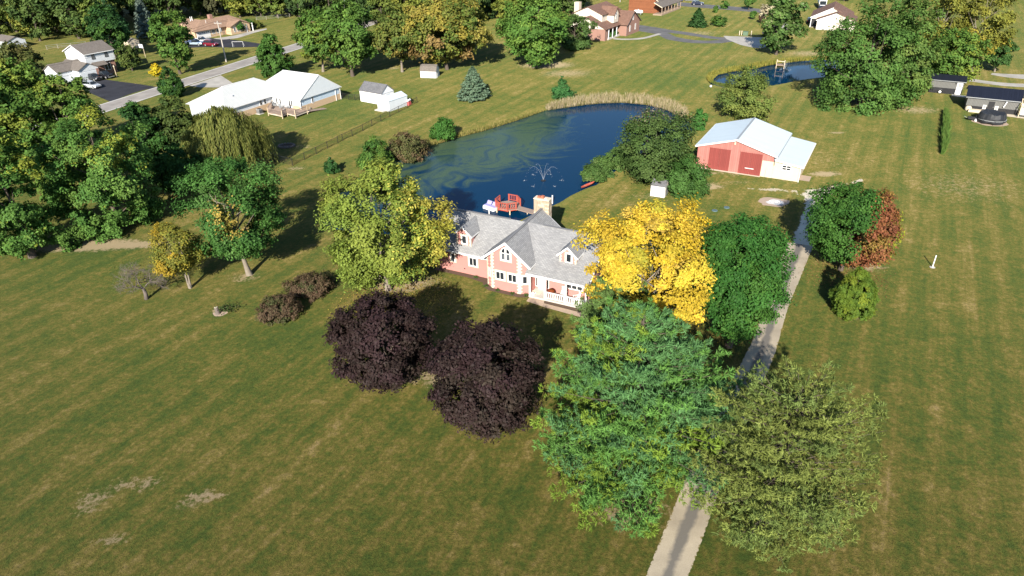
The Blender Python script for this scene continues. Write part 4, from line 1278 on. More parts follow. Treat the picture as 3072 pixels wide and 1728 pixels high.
# ------------------------------------------------------------------ brown-roofed brick house across the ponds
az_o = math.radians(33)
OL = (35.77, 214.39)
BH = thing('house', (*OL, 0), 'brick house with brown roof, cream upper storey and white chimney', 'house', -az_o)
SB = M['shingle_brown']
MB().prism([(-7, 0, 0), (-7, 9.5, 0), (-7, 9.5, 3.3), (-7, 4.4, 6.4), (-7, 0, 3.3)], (7, 0, 0)).build('wall', M['red_brick'], BH)
for b0, b1 in ((-.45, 4.4), (9.95, 4.4)):
    o = slab('roof', BH, SB, [(-9, b0, 3.1), (.45, b0, 3.1), (.45, b1, 6.55), (-9, b1, 6.55)], .13)
    uv_planar(o, (1, 0, 0), (0, .82, .57))
trim('rake_trim', BH, M['shingle_dark'], (.47, -.45, 3.1), (.47, 4.4, 6.55), .18, .05)
trim('rake_trim', BH, M['shingle_dark'], (.47, 9.95, 3.1), (.47, 4.4, 6.55), .18, .05)
MB().box(-14.5, -4.6, -10, 0.1, 0, 3.0).build('wall', M['red_brick'], BH)
MB().box(-4.7, -2.3, -10, -8.2, 0, 3.2).build('porch_wall', M['red_brick'], BH)
MB().prism([(-15.2, -10.02, 2.95), (-2.1, -10.02, 3.2), (-8.6, -10.02, 6.05), (-15.2, -10.02, 3.3)], (0, .3, 0)).build('low_gable', M['cream_siding'], BH)
o = slab('roof', BH, SB, [(-1.75, -10.4, 3.25), (-1.75, 0.3, 3.25), (-8.6, 0.3, 6.3), (-8.6, -10.4, 6.3)], .13); uv_planar(o, (0, 1, 0), (.9, 0, .42))
o = slab('roof', BH, SB, [(-15.5, -10.4, 3.25), (-15.5, 0.3, 3.25), (-8.6, 0.3, 6.3), (-8.6, -10.4, 6.3)], .13); uv_planar(o, (0, 1, 0), (.9, 0, .42))
MB().prism([(-14.0, -7, 3.2), (-4.9, -7, 3.2), (-4.9, -7, 6.7), (-9.6, -7, 8.4), (-14.0, -7, 6.7)], (0, 12, 0)).build('upper_wall', M['cream_siding'], BH)
for e in (-4.4, -14.6):
    o = slab('roof', BH, SB, [(e, -7.4, 6.6), (e, 5.4, 6.6), (-9.55, 5.4, 8.65), (-9.55, -7.4, 8.65)], .13)
    uv_planar(o, (0, 1, 0), (.92, 0, .38))
dm = MB().prism([(-2.8, -3.4, 4.0), (-2.8, -.2, 4.0), (-2.8, -.2, 6.4), (-2.8, -1.8, 8.2), (-2.8, -3.4, 6.4)], (-3.5, 0, 0)).build('dormer', M['cream_siding'], BH)
for e in (-3.8, .2):
    o = slab('dormer_roof', dm, SB, [(-2.4, -1.8, 8.4), (-7.5, -1.8, 8.4), (-7.5, e, 6.2), (-2.4, e, 6.2)], .12)
    uv_planar(o, (1, 0, 0), (0, .7, .7))
window(BH, (-2.8, -1.8, 5.0), Y_, X_, .8, 1.7, 1, 2, .12, glass=M['glass_grey'])
for v, z0_ in ((2.4, 1.0), (6.4, 1.0)):
    window(BH, (0, v, z0_), Y_, X_, .7, 1.7, 1, 1, .14)
window(BH, (0, 4.4, 4.0), Y_, X_, .6, 1.5, 1, 1, .14)
for v in (-7.9, -5.2, -2.4):
    box('porch_post', BH, M['white'], -2.2, -2.0, v - .1, v + .1, 0, 3.1)
for v in (-6.5, -3.4):
    window(BH, (-4.6, v, .7), Y_, X_, 1.2, 1.6, 2, 1, .1)
box('porch_floor', BH, M['concrete'], -4.6, -2.0, -8.2, -.2, 0, .35)
box('chimney', BH, M['cream'], -16.2, -14.6, -3, -1.4, 0, 9.0)
for v in (0,):
    MB().tube([(.1, .1, 0), (.1, .1, 3.1)], .06, 6).build('downspout', M['shingle_dark'], BH)

# ------------------------------------------------------------------ log house at the top of the view
az_l = math.radians(33)
LL = (53.64, 250.89)
LG = thing('house', (*LL, 0), 'orange log house with covered side porch at the top lane', 'house', -az_l)
MB().prism([(-14, 3.6, 0), (-3.2, 3.6, 0), (-3.2, 3.6, 4.4), (-8.6, 3.6, 8.0), (-14, 3.6, 4.4)], (0, 15, 0)).build('wall', M['log'], LG)
MB().prism([(-3.2, 3.6, 0), (-3.1, 3.6, 2.9), (-.2, 3.6, 2.6), (-.2, 3.6, 2.4), (-3.2, 3.6, 2.4)], (0, .05, 0)).build('porch_end', M['log'], LG)
o = slab('roof', LG, M['shingle_grey'], [(-2.6, 2.9, 4.15), (-2.6, 19, 4.15), (-8.6, 19, 8.2), (-8.6, 2.9, 8.2)], .15); uv_planar(o, (0, 1, 0), (.83, 0, .55))
o = slab('roof', LG, M['shingle_grey'], [(-14.6, 2.9, 4.15), (-14.6, 19, 4.15), (-8.6, 19, 8.2), (-8.6, 2.9, 8.2)], .15); uv_planar(o, (0, 1, 0), (.83, 0, .55))
o = slab('porch_roof', LG, M['shingle_grey'], [(.2, -.2, 2.7), (.2, 18.8, 2.7), (-3.0, 18.8, 4.2), (-3.0, -.2, 4.2)], .12); uv_planar(o, (0, 1, 0), (.9, 0, .42))
trim('rake_trim', LG, M['cream'], (-2.6, 2.86, 4.15), (-8.6, 2.86, 8.2), .25, .05)
trim('rake_trim', LG, M['cream'], (.22, -.24, 2.7), (-3.0, -.24, 4.2), .25, .05)
box('porch_floor', LG, M['wood'], -3.2, 0, 0, 18.5, 0, .4)
for v in np.linspace(.1, 18.2, 7):
    box('porch_post', LG, M['wood'], -.12, .08, v - .1, v + .1, .4, 2.6)
lr = box('railing', LG, M['wood'], -.06, .02, .2, 18.1, 1.2, 1.3)
for k in range(24):
    MB().box(-.05, .01, .4 + k * .74, .46 + k * .74, .4, 1.2).build('baluster', M['wood'], lr)
for v in (7, 11, 15):
    window(LG, (-3.2, v, 1.0), Y_, X_, 1.2, 1.4, 2, 1, .1)
# ------------------------------------------------------------------ cream house, top right
az_c = math.radians(25)
CL = (94.27, 218.83)
CH = thing('house', (*CL, 0), 'cream sided house with brown roof behind the tall pondside trees', 'house', -az_c)
gable(CH, 0, 10.6, 0, 10, 2.8, 4.85, 'y', M['cream_siding'], M['shingle_brown'], .4, .3)
gable(CH, -2.0, 9.6, 4, 18, 2.9, 5.8, 'y', M['cream_siding'], M['shingle_brown'], .3, .35)
trim('rake_trim', CH, M['white'], (-.4, -.33, 2.75), (5.3, -.33, 4.99), .2, .05)
trim('rake_trim', CH, M['white'], (-2.3, 3.62, 2.95), (3.8, 3.62, 5.94), .2, .05)
for v in (3.7, 4.0):
    box('carport_post', CH, M['white'], -2.0, -1.8, v, v + .15, 0, 2.8)
box('shade_panel', CH, M['black'], -1.8, -0.2, 3.95, 4.02, 0.1, 2.5)  # black panel on the wall, painted in for the shade under the carport
box('vent', CH, M['grey_metal'], 1.8, 2.5, -.25, 0, .1, .45)
# tan shed and roof glimpsed among the woods
g = P(382, 146)
S5 = thing('shed', (g[0], g[1], 0), 'small tan wooden shed in the back yard of the two-storey house', 'shed', -math.radians(33))
gable(S5, -1.6, 1.6, 0, 3.2, 2.0, 2.8, 'x', M['cream'], M['shingle_grey'], .15, .1)
g = P(10, 145)
S6 = thing('shed', (g[0], g[1], 0), 'low grey-roofed shed half hidden at the edge of the woods', 'shed', -math.radians(33))
gable(S6, -4, 4, 0, 5, 2.2, 3.2, 'x', M['white_siding'], M['shingle_grey'], .3, .2)
# ------------------------------------------------------------------ trees
def leaf_mesh(name, c, nrm, size, col, rng, aspect=1.5, tang=None):
    """c (n,3) centres, nrm (n,3), size (n,), col (n,3): one small folded-diamond face per leaf"""
    n = len(c)
    nrm = nrm / (np.linalg.norm(nrm, axis=1)[:, None] + 1e-9)
    t = rng.normal(size=(n, 3)) if tang is None else tang
    t = t - nrm * (t * nrm).sum(1)[:, None]
    t /= np.linalg.norm(t, axis=1)[:, None] + 1e-9
    b = np.cross(nrm, t)
    L = (size * aspect / 2)[:, None]
    Wd = (size / 2)[:, None]
    V = np.stack([c - t * L, c + b * Wd, c + t * L, c - b * Wd], 1).reshape(-1, 3)
    me = bpy.data.meshes.new(name)
    me.vertices.add(4 * n)
    me.vertices.foreach_set('co', V.astype('f').ravel())
    me.loops.add(4 * n)
    me.loops.foreach_set('vertex_index', np.arange(4 * n, dtype='i'))
    me.polygons.add(n)
    me.polygons.foreach_set('loop_start', np.arange(0, 4 * n, 4, dtype='i'))
    me.update()
    at = me.attributes.new('col', 'FLOAT_COLOR', 'POINT')
    cc = np.ones((n, 4, 4), 'f')
    cc[:, :, :3] = col[:, None, :]
    at.data.foreach_set('color', cc.ravel())
    me.materials.append(M['leaf'])
    return me

def unit(v):
    return v / (np.linalg.norm(v, axis=-1, keepdims=True) + 1e-9)

PROF = {
    'oval': lambda t: np.sqrt(np.clip(1 - (2 * t - 1) ** 2, 0, 1)),
    'egg': lambda t: np.sqrt(np.clip(1 - (2 * np.clip(t, 0, 1) ** 1.35 - 1) ** 2, 0, 1)) ** 0.9,
    'vase': lambda t: np.sqrt(np.clip(1 - (2 * np.clip(t, 0, 1) ** 0.7 - 1) ** 2, 0, 1)),
    'dome': lambda t: np.clip(1 - t ** 2.4, 0, 1) ** 0.55 * np.clip(t * 6 + 0.55, 0, 1),
    'full': lambda t: np.where(t < .35, .86 + .4 * t, np.sqrt(np.clip(1 - ((t - .35) / .65) ** 2, 0, 1)) ** 1.15),
    'cone': lambda t: np.where(t < .12, .8 + t * 1.6, np.clip(1 - (t - .12) / .88, 0, 1) ** 0.85),
    'flame': lambda t: np.where(t < .3, .75 + t * .83, np.clip(1 - (t - .3) / .7, 0, 1) ** 0.6),
}

def pick(cols, w, n, rng):
    cols = np.array(cols, float)
    w = np.array(w, float)
    return cols[rng.choice(len(cols), n, p=w / w.sum())]

def crown_mesh(name, h, r, cf, prof, n_leaf, leaf, colf, seed, n_clump=60, lobes=0.16, clump=0.30, flat=0.75, shell=0.5, up=0.5, rnd=0.75, aspect=1.5, off=(0, 0), ry=1.0, sub=8, sprig=0.22):
    rng = np.random.default_rng(seed)
    f = PROF[prof]
    ph = rng.uniform(0, 6.28, 8)
    def env(ang, t):
        k = 1 + lobes * (np.sin(2 * ang + ph[0]) * .5 + np.sin(3 * ang + ph[1] + 3 * t) * .6 + np.sin(5 * ang + ph[2] - 5 * t) * .5 + np.sin(8 * t + ph[3] + ang) * .35)
        return f(t) * k
    T = rng.random(n_clump * 8)
    T = T[rng.random(len(T)) < f(T) ** 1.0 * 0.9 + 0.1]
    A = rng.uniform(0, 2 * math.pi, len(T))
    Rf = 1 - shell * rng.random(len(T)) ** 1.5
    cr = clump * r
    e = env(A, T)
    hz = h * (1 - cf)
    c = np.c_[np.maximum(e * r * Rf - cr * .55, 0) * np.cos(A), np.maximum(e * r * Rf - cr * .55, 0) * np.sin(A) * ry, h * cf + hz * (.04 + .92 * T)]
    keep = []
    md = cr * 0.62
    for i in range(len(c)):
        if len(keep) >= n_clump:
            break
        if not keep or np.min(np.linalg.norm((c[keep] - c[i]) * [1, 1, 1.2], axis=1)) > md:
            keep.append(i)
    c = c[keep]
    T = T[keep]
    k = len(c)
    ctr = np.array([0, 0, h * cf + hz * .45])
    crad = cr * rng.uniform(.6, 1.3, k) * (0.55 + 0.45 * np.clip(f(T) / .8, 0, 1))
    wts = crad ** 2
    ci = rng.choice(k, n_leaf, p=wts / wts.sum())
    # sub tufts on each clump
    sd = unit(rng.normal(size=(k, sub, 3)) + unit(c - ctr)[:, None, :] * .9 + np.array([0, 0, .35]))
    sp = sd * (crad[:, None, None] * rng.uniform(.55, 1.0, (k, sub, 1))) * [1, 1, flat]
    si = rng.integers(0, sub, n_leaf)
    q = c[ci] + sp[ci, si] + np.clip(rng.normal(size=(n_leaf, 3)), -1.9, 1.9) * (crad[ci][:, None] * .25) * [1, 1, flat]
    if sprig > 0:
        q += sd[ci, si] * np.minimum(np.abs(rng.normal(size=(n_leaf, 1))), 1.7) * sprig * crad[ci][:, None]
    q[:, 2] = np.maximum(q[:, 2], 0.05)
    nrm = unit(q - c[ci]) * .55 + unit(q - ctr) * .35 + np.array([0, 0, up]) + rng.normal(size=(n_leaf, 3)) * rnd * .6
    rel = (q - ctr) / [r, r, hz / 2]
    col = colf(rel, ci, rng)
    # leaves differ a little in hue and age
    col = col * rng.uniform(.80, 1.2, (n_leaf, 1)) * (1 + rng.normal(size=(k, 1)) * .10)[ci]
    col = np.clip(col * 1.22, 0.003, 0.9)
    q[:, :2] += np.array(off) * np.clip((q[:, 2:3] - 0) / h, 0, 1)
    c[:, :2] += np.array(off) * np.clip(c[:, 2:3] / h, 0, 1)
    me = leaf_mesh(name, q, nrm, leaf * rng.uniform(.65, 1.35, n_leaf), col, rng, aspect)
    return me, c, crad

def trunk_mesh(h, cf, c, r0, seed, top=0.72, limbs=16, off=(0, 0), forks=1, lean=0.02, sides=8):
    rng = np.random.default_rng(seed + 77)
    mb = MB()
    axes = []
    for k in range(forks):
        a = rng.uniform(0, 6.28)
        sp = 0 if forks == 1 else rng.uniform(.10, .2)
        pts = []
        for t in np.linspace(0, top, 8):
            w = lean * h * math.sin(t * 5 + k)
            pts.append((w * math.cos(a) + off[0] * t + sp * h * t * math.cos(a + k * 2.2) * (t ** .5), w * math.sin(a) + off[1] * t + sp * h * t * math.sin(a + k * 2.2) * (t ** .5), t * h))
        rr = [r0 * (1.35 if i == 0 else 1) * (1 - .86 * i / 7) / (forks ** .5) for i in range(8)]
        mb.tube([(pts[0][0], pts[0][1], -0.15)] + pts, [rr[0] * 1.1] + rr, sides)
        axes.append(np.array(pts))
    order = rng.permutation(len(c))[:limbs]
    for i in order:
        ax = axes[rng.integers(len(axes))]
        tz = np.clip(c[i][2] * rng.uniform(.45, .75), h * max(cf * .8, .06), h * top)
        j = np.argmin(abs(ax[:, 2] - tz))
        s = ax[j]
        e = c[i]
        mid = s * .5 + e * .5 + np.array([0, 0, -.06 * np.linalg.norm(e - s)]) + rng.normal(size=3) * .05 * np.linalg.norm(e - s)
        rl = r0 * .34 * (1 - .5 * tz / h)
        mb.tube([s, mid, e], [rl, rl * .6, rl * .18], 5, cap=False)
    return mb

def tree(name, label, X, Y, h, r, cf, prof, n_leaf, leaf, colf, seed, bark='bark', group=None, cat='tree', trunk_r=None, limbs=16, top=.72, forks=1, crown_name='crown', has_trunk=True, **kw):
    t = thing(name, (X, Y, 0), label, cat, 0, group)
    if leaf < .30:
        n_leaf, leaf = int(n_leaf * 1.02), leaf * .82
    else:
        n_leaf, leaf = int(n_leaf * .85), leaf * .94
    me, c, cr = crown_mesh(crown_name, h, r, cf, prof, n_leaf, leaf, colf, seed, **kw)
    o = bpy.data.objects.new(crown_name, me)
    C.objects.link(o)
    o.parent = t
    if has_trunk:
        mb = trunk_mesh(h, cf, c, trunk_r or (0.02 * h + .03), seed, top, limbs, kw.get('off', (0, 0)), forks)
        mb.build('trunk' if cat == 'tree' else 'stem', M[bark], t, smooth=True)
    return t

def pal(cols, w, byclump=0.7):
    """leaf colour function: mostly one hue per clump"""
    def f(rel, ci, rng):
        k = ci.max() + 1
        cc = pick(cols, w, k, rng)[ci]
        lc = pick(cols, w, len(ci), rng)
        return cc * byclump + lc * (1 - byclump)
    return f

G_DARK, G_MID, G_LIGHT, G_YEL = (.030, .075, .016), (.052, .108, .020), (.085, .145, .026), (.155, .185, .028)
PURPLE = [(.026, .016, .015), (.021, .014, .012), (.032, .024, .018), (.031, .017, .019)]
GREEN = pal([G_DARK, G_MID, G_LIGHT], [.25, .5, .25])
MIDG = pal([G_MID, G_LIGHT, G_YEL], [.45, .45, .1])
YELG = pal([G_MID, G_LIGHT, G_YEL], [.25, .45, .3])
DARKG = pal([(.018, .05, .014), G_DARK, G_MID], [.35, .45, .2])
OLIVE = pal([(.085, .10, .026), (.060, .082, .022), (.11, .12, .03)], [.4, .35, .25])

# purple maples in the front lawn
for i, (X, Y, h, r) in enumerate([(-11.2, 48.5, 9.2, 4.1), (-2.1, 42.2, 9.9, 4.35)]):
    lb = ('round dark purple maple on the front lawn beside the two brown shrubs', 'round dark purple maple on the front lawn beside the big blue-green pine')[i]
    tree('purple_maple', lb, X, Y, h, r, .10, 'oval', 38000, .20, pal(PURPLE, [.4, .25, .2, .15]), 11 + i, limbs=22, n_clump=120, clump=.22, lobes=.05, shell=.35, group='purple maples on the front lawn')

def yellow_col(rel, ci, rng):
    base = pal([(.40, .28, .022), (.46, .32, .035), (.36, .28, .028), (.22, .22, .028), (.31, .21, .045)], [.34, .27, .2, .09, .10])(rel, ci, rng)
    return base
tree('yellow_tree', 'bright yellow autumn tree overhanging the right end of the pink house', 12.4, 55.0, 14.6, 6.0, .12, 'oval', 46000, .20, yellow_col, 21, 'bark_pale', limbs=34, n_clump=110, clump=.20, lobes=.20, shell=.6, off=(.2, -.6), trunk_r=.32, forks=2, cat='tree')
tree('green_tree', 'dense dark green tree between the yellow tree and the driveway', 20.6, 53.5, 13.2, 3.9, .06, 'egg', 42000, .20, pal([(.022, .075, .014), (.032, .095, .017), (.048, .115, .02)], [.35, .45, .2]), 31, limbs=12, n_clump=100, clump=.30, lobes=.08, shell=.4)
def redgreen(rel, ci, rng):
    g = pal([(.030, .085, .016), (.048, .115, .020), (.026, .07, .014)], [.4, .4, .2])(rel, ci, rng)
    rd_ = pal([(.165, .058, .028), (.21, .085, .036), (.17, .12, .026), (.10, .036, .02)], [.35, .25, .25, .15])(rel, ci, rng)
    yl = pal([(.18, .19, .02)], [1])(rel, ci, rng)
    s = rel[:, 0] * .75 - rel[:, 1] * .25 - rel[:, 2] * .18 + rng.normal(size=len(ci)) * .07
    out = np.where((s > .10)[:, None], rd_, g)
    return np.where((s > .72)[:, None], yl, out)
tree('maple_tree', 'half green, half russet maple beside the gravel track', 37.5, 68.0, 10.5, 4.7, .10, 'oval', 36000, .21, redgreen, 41, limbs=16, n_clump=85, clump=.26, lobes=.09, shell=.4)
tree('arborvitae', 'plump bright green evergreen bush on the lawn right of the driveway', 34.5, 58.8, 5.4, 2.2, .01, 'flame', 34000, .10, pal([(.085, .13, .016), (.065, .115, .018), (.13, .16, .018)], [.45, .4, .15]), 51, cat='bush', limbs=4, n_clump=150, clump=.17, lobes=.03, shell=.25, aspect=2.6, up=.8, flat=1.3)
def locust_col(rel, ci, rng):
    a = pal([(.125, .165, .028), (.155, .185, .032), (.10, .145, .025)], [.4, .35, .25])(rel, ci, rng)
    b = pal([(.34, .30, .055), (.27, .265, .04)], [.5, .5])(rel, ci, rng)
    s = rel[:, 0] * .8 + rel[:, 2] * .15 + rng.normal(size=len(ci)) * .18
    return np.where((s > .62)[:, None], b, a)
tree('locust_tree', 'tall airy yellow-green tree overhanging the left end of the pink house', -13.7, 65.6, 14.3, 5.8, .04, 'oval', 52000, .20, locust_col, 61, 'bark_pale', limbs=26, n_clump=80, clump=.24, lobes=.16, shell=.45, aspect=1.9, sprig=.3)
def maple_col(rel, ci, rng):
    a = pal([(.032, .085, .018), (.045, .11, .022), (.062, .125, .03)], [.35, .4, .25])(rel, ci, rng)
    d = np.linalg.norm(rel - np.array([.20, -.75, .25]), axis=1) + rng.normal(size=len(ci)) * .08
    return np.where((d < .29)[:, None], pal([(.27, .20, .045), (.20, .18, .035)], [.6, .4])(rel, ci, rng), a)
g = P(733, 828)
tree('maple_tree', 'broad green tree with a yellow patch and pale trunk behind the brown shrubs', g[0] + .5, g[1] + .3, 14.0, 5.1, .12, 'egg', 41000, .21, maple_col, 71, 'bark_pale', limbs=26, n_clump=70, clump=.25, lobes=.2, shell=.45, trunk_r=.30, off=(-.1, -.5))
g = P(573, 863)
tree('small_tree', 'small slender tree with yellow-orange leaves and pale multiple stems', g[0], g[1], 7.9, 2.7, .34, 'vase', 12000, .17, pal([(.20, .17, .025), (.12, .125, .022), (.30, .20, .02), (.085, .10, .02)], [.3, .35, .15, .2]), 81, 'bark_pale', forks=3, limbs=18, top=.8, n_clump=42, clump=.3, lobes=.2, trunk_r=.2, off=(-.7, 0))
for i, (X, Y, h, r) in enumerate([(-22.4, 65.6, 1.9, 2.35), (-24.4, 60.5, 2.2, 2.2)]):
    tree('shrub', ('wide low bronze-leaved shrub nearer the pink house', 'bronze-leaved shrub on the front lawn nearer the tree stump')[i], X, Y, h, r, .0, 'dome', 12000, .14, pal([(.075, .05, .03), (.05, .06, .022), (.095, .06, .038)], [.4, .35, .25]), 91 + i, cat='shrub', has_trunk=False, n_clump=60, clump=.26, lobes=.08, sprig=.35, group='bronze shrubs on the front lawn', crown_name='foliage')

# trees of the left-hand grove
def grove(cols):
    return cols
def yellow_tips(rel, ci, rng):
    a = pal([(.045, .108, .022), (.072, .148, .029), (.10, .175, .036)], [.35, .4, .25])(rel, ci, rng)
    b = pal([(.19, .215, .03), (.15, .19, .028)], [.5, .5])(rel, ci, rng)
    k = ci.max() + 1
    pk = rng.random(k)[ci]
    s = rel[:, 2] * .35 + rel[:, 0] * .3 + pk * .9 + rng.normal(size=len(ci)) * .1
    return np.where((s > 1.0)[:, None], b, a)
tree('maple_tree', 'huge green maple with yellow tips at the front of the left grove', -52.0, 83.4, 17.4, 5.9, .0, 'full', 56000, .25, yellow_tips, 101, limbs=26, n_clump=95, clump=.21, lobes=.2, shell=.55, sprig=.3)
tree('maple_tree', 'shaded maple with a few yellow sprays at the frame edge of the grove', -59.2, 75.6, 17.6, 3.9, .0, 'full', 36000, .26, yellow_tips, 102, limbs=18, n_clump=75, clump=.25, lobes=.22, shell=.55, sprig=.3)
tree('broadleaf_tree', 'tall light green tree rising behind the huge maple of the grove', -76.0, 107.5, 17.4, 4.7, .04, 'egg', 26000, .32, YELG, 103, n_clump=60, clump=.3, lobes=.18, sprig=.25)
tree('broadleaf_tree', 'light green tree of the grove in front of the neighbour driveway', -70.4, 108.5, 16.0, 3.5, .05, 'egg', 20000, .32, YELG, 104, n_clump=50, clump=.3, lobes=.18, sprig=.25)
tree('broadleaf_tree', 'bushy green tree of the grove closest to the left frame edge', -78.0, 104.0, 17.5, 6.0, .10, 'oval', 20000, .34, MIDG, 105, n_clump=55, clump=.3, lobes=.18)
tree('broadleaf_tree', 'low green tree filling the shade beneath the left grove', -63.5, 92.0, 12.0, 4.4, .05, 'oval', 20000, .30, MIDG, 110, n_clump=50, clump=.3, lobes=.18)
tree('broadleaf_tree', 'dark green tree in shade beside the willow', -56.5, 103.0, 11.6, 3.3, .08, 'oval', 16000, .30, DARKG, 106, n_clump=45, clump=.32, lobes=.12)
tree('broadleaf_tree', 'dark olive tree between the willow and the road', -52.6, 107.0, 12.0, 3.4, .08, 'oval', 16000, .30, pal([(.05, .075, .018), (.08, .095, .022), (.035, .06, .016)], [.4, .3, .3]), 107, n_clump=45, clump=.32, lobes=.12)
tree('broadleaf_tree', 'small dark tree standing in the deep shade of the grove', -48.8, 94.5, 7.5, 3.2, .12, 'oval', 12000, .30, DARKG, 108, n_clump=40, clump=.32, lobes=.12)

# weeping willow
def willow(X, Y, h, r):
    rng = np.random.default_rng(7)
    t = thing('willow_tree', (X, Y, 0), 'weeping willow with hanging olive branches beside the metal-roofed house', 'tree')
    ns = 1500
    A = rng.uniform(0, 6.28, ns)
    rho = np.sqrt(rng.random(ns)) * .98
    lob = 1 + .12 * np.sin(3 * A + 1) + .08 * np.sin(7 * A)
    x, y = rho * r * lob * np.cos(A), rho * r * lob * np.sin(A)
    dome = h * (.99 - .42 * rho ** 2.2 + .05 * np.sin(5 * A + rho * 9))
    ln = np.where(rho > .6, dome * rng.uniform(.5, .93, ns), h * rng.uniform(.12, .4, ns))
    c, nn, tg, cl_ = [], [], [], []
    cols = pick([(.15, .165, .038), (.125, .145, .034), (.18, .185, .045), (.10, .12, .03)], [.35, .3, .2, .15], ns, rng)
    for k in range(22):
        s = (k + rng.random(ns)) / 22
        out = .45 * np.sqrt(s)
        c.append(np.c_[x + np.cos(A) * out + rng.normal(size=ns) * .08, y + np.sin(A) * out + rng.normal(size=ns) * .08, np.maximum(dome - s * ln, .15)])
        nn.append(np.c_[np.cos(A), np.sin(A), np.full(ns, .5)] + rng.normal(size=(ns, 3)) * .5)
        tg.append(np.c_[np.cos(A) * .15, np.sin(A) * .15, np.full(ns, -1.)] + rng.normal(size=(ns, 3)) * .12)
        cl_.append(cols * rng.uniform(.8, 1.2, (ns, 1)))
    c, nn, tg, cl_ = map(np.concatenate, (c, nn, tg, cl_))
    me = leaf_mesh('crown', c, nn, rng.uniform(.08, .15, len(c)), cl_, rng, 5.0, tg)
    o = bpy.data.objects.new('crown', me)
    C.objects.link(o)
    o.parent = t
    cc = np.c_[x, y, dome - .3][::90]
    trunk_mesh(h, .2, cc, .4, 5, .6, 16, forks=2).build('trunk', M['bark'], t, smooth=True)
willow(-44.9, 105.0, 9.9, 6.2)

# trees along the road and the far lawn
tree('arborvitae', 'dense dark oval evergreen at the roadside by the white metal-roofed house', -74.3, 153.0, 6.9, 2.7, .01, 'flame', 16000, .26, DARKG, 120, cat='tree', limbs=4, n_clump=110, clump=.22, lobes=.02, shell=.25, sprig=.05)
tree('yellow_bush', 'small bright yellow bush beside the roadside evergreen', -87.1, 174.4, 3.1, 1.3, .0, 'dome', 2500, .24, pal([(.48, .36, .02), (.40, .33, .02)], [.6, .4]), 121, cat='bush', has_trunk=False, n_clump=24, clump=.36, crown_name='foliage')
tree('broadleaf_tree', 'tall full green tree on the lawn between the neighbouring road houses', -82.0, 175.8, 15.2, 4.7, .06, 'egg', 13000, .42, pal([G_MID, G_LIGHT, (.045, .10, .018)], [.45, .3, .25]), 122, n_clump=60, clump=.28)
tree('broadleaf_tree', 'rounded dark green tree behind the metal-roofed house', -55.9, 168.5, 11.2, 3.9, .06, 'flame', 11000, .40, pal([(.035, .085, .016), (.05, .105, .02)], [.5, .5]), 123, n_clump=55, clump=.28)
tree('broadleaf_tree', 'spreading light green tree with pale trunk on the far lawn', -46.0, 175.0, 15.0, 5.6, .18, 'oval', 13000, .44, MIDG, 124, 'bark_pale', n_clump=60, clump=.27, trunk_r=.3)
tree('broadleaf_tree', 'tall spreading light green tree with dark trunk on the far lawn', -37.6, 169.5, 17.4, 6.6, .16, 'oval', 17000, .44, pal([(.06, .12, .022), (.09, .15, .028), (.05, .10, .02)], [.4, .35, .25]), 125, n_clump=70, clump=.26, trunk_r=.4)
tree('broadleaf_tree', 'green tree just turning russet behind the white sheds', -26.0, 173.0, 15.2, 5.6, .18, 'oval', 12000, .44, pal([(.065, .10, .022), (.10, .12, .026), (.17, .13, .03)], [.45, .35, .2]), 126, 'bark_pale', n_clump=55, clump=.28, trunk_r=.3)
tree('broadleaf_tree', 'large autumn maple in green, gold and rust above the small gambrel shed', -15.0, 174.5, 17.6, 10.2, .14, 'oval', 30000, .44, pal([(.20, .165, .030), (.11, .13, .026), (.06, .10, .02), (.20, .12, .05), (.22, .19, .04)], [.27, .29, .24, .07, .13]), 127, n_clump=110, clump=.2, trunk_r=.4)
tree('broadleaf_tree', 'broad bright green tree with leaning pale trunk near the brown-roofed house', 6.6, 175.0, 16.2, 8.2, .07, 'egg', 26000, .44, pal([(.075, .15, .028), (.055, .12, .022), (.11, .18, .032)], [.4, .3, .3]), 128, 'bark_pale', n_clump=85, clump=.25, trunk_r=.35)
tree('broadleaf_tree', 'dull green bushy tree against the end of the brown-roofed house', 18.6, 197.0, 8.2, 5.0, .03, 'oval', 9000, .46, pal([(.045, .085, .022), (.06, .10, .026)], [.5, .5]), 129, n_clump=50, clump=.3)

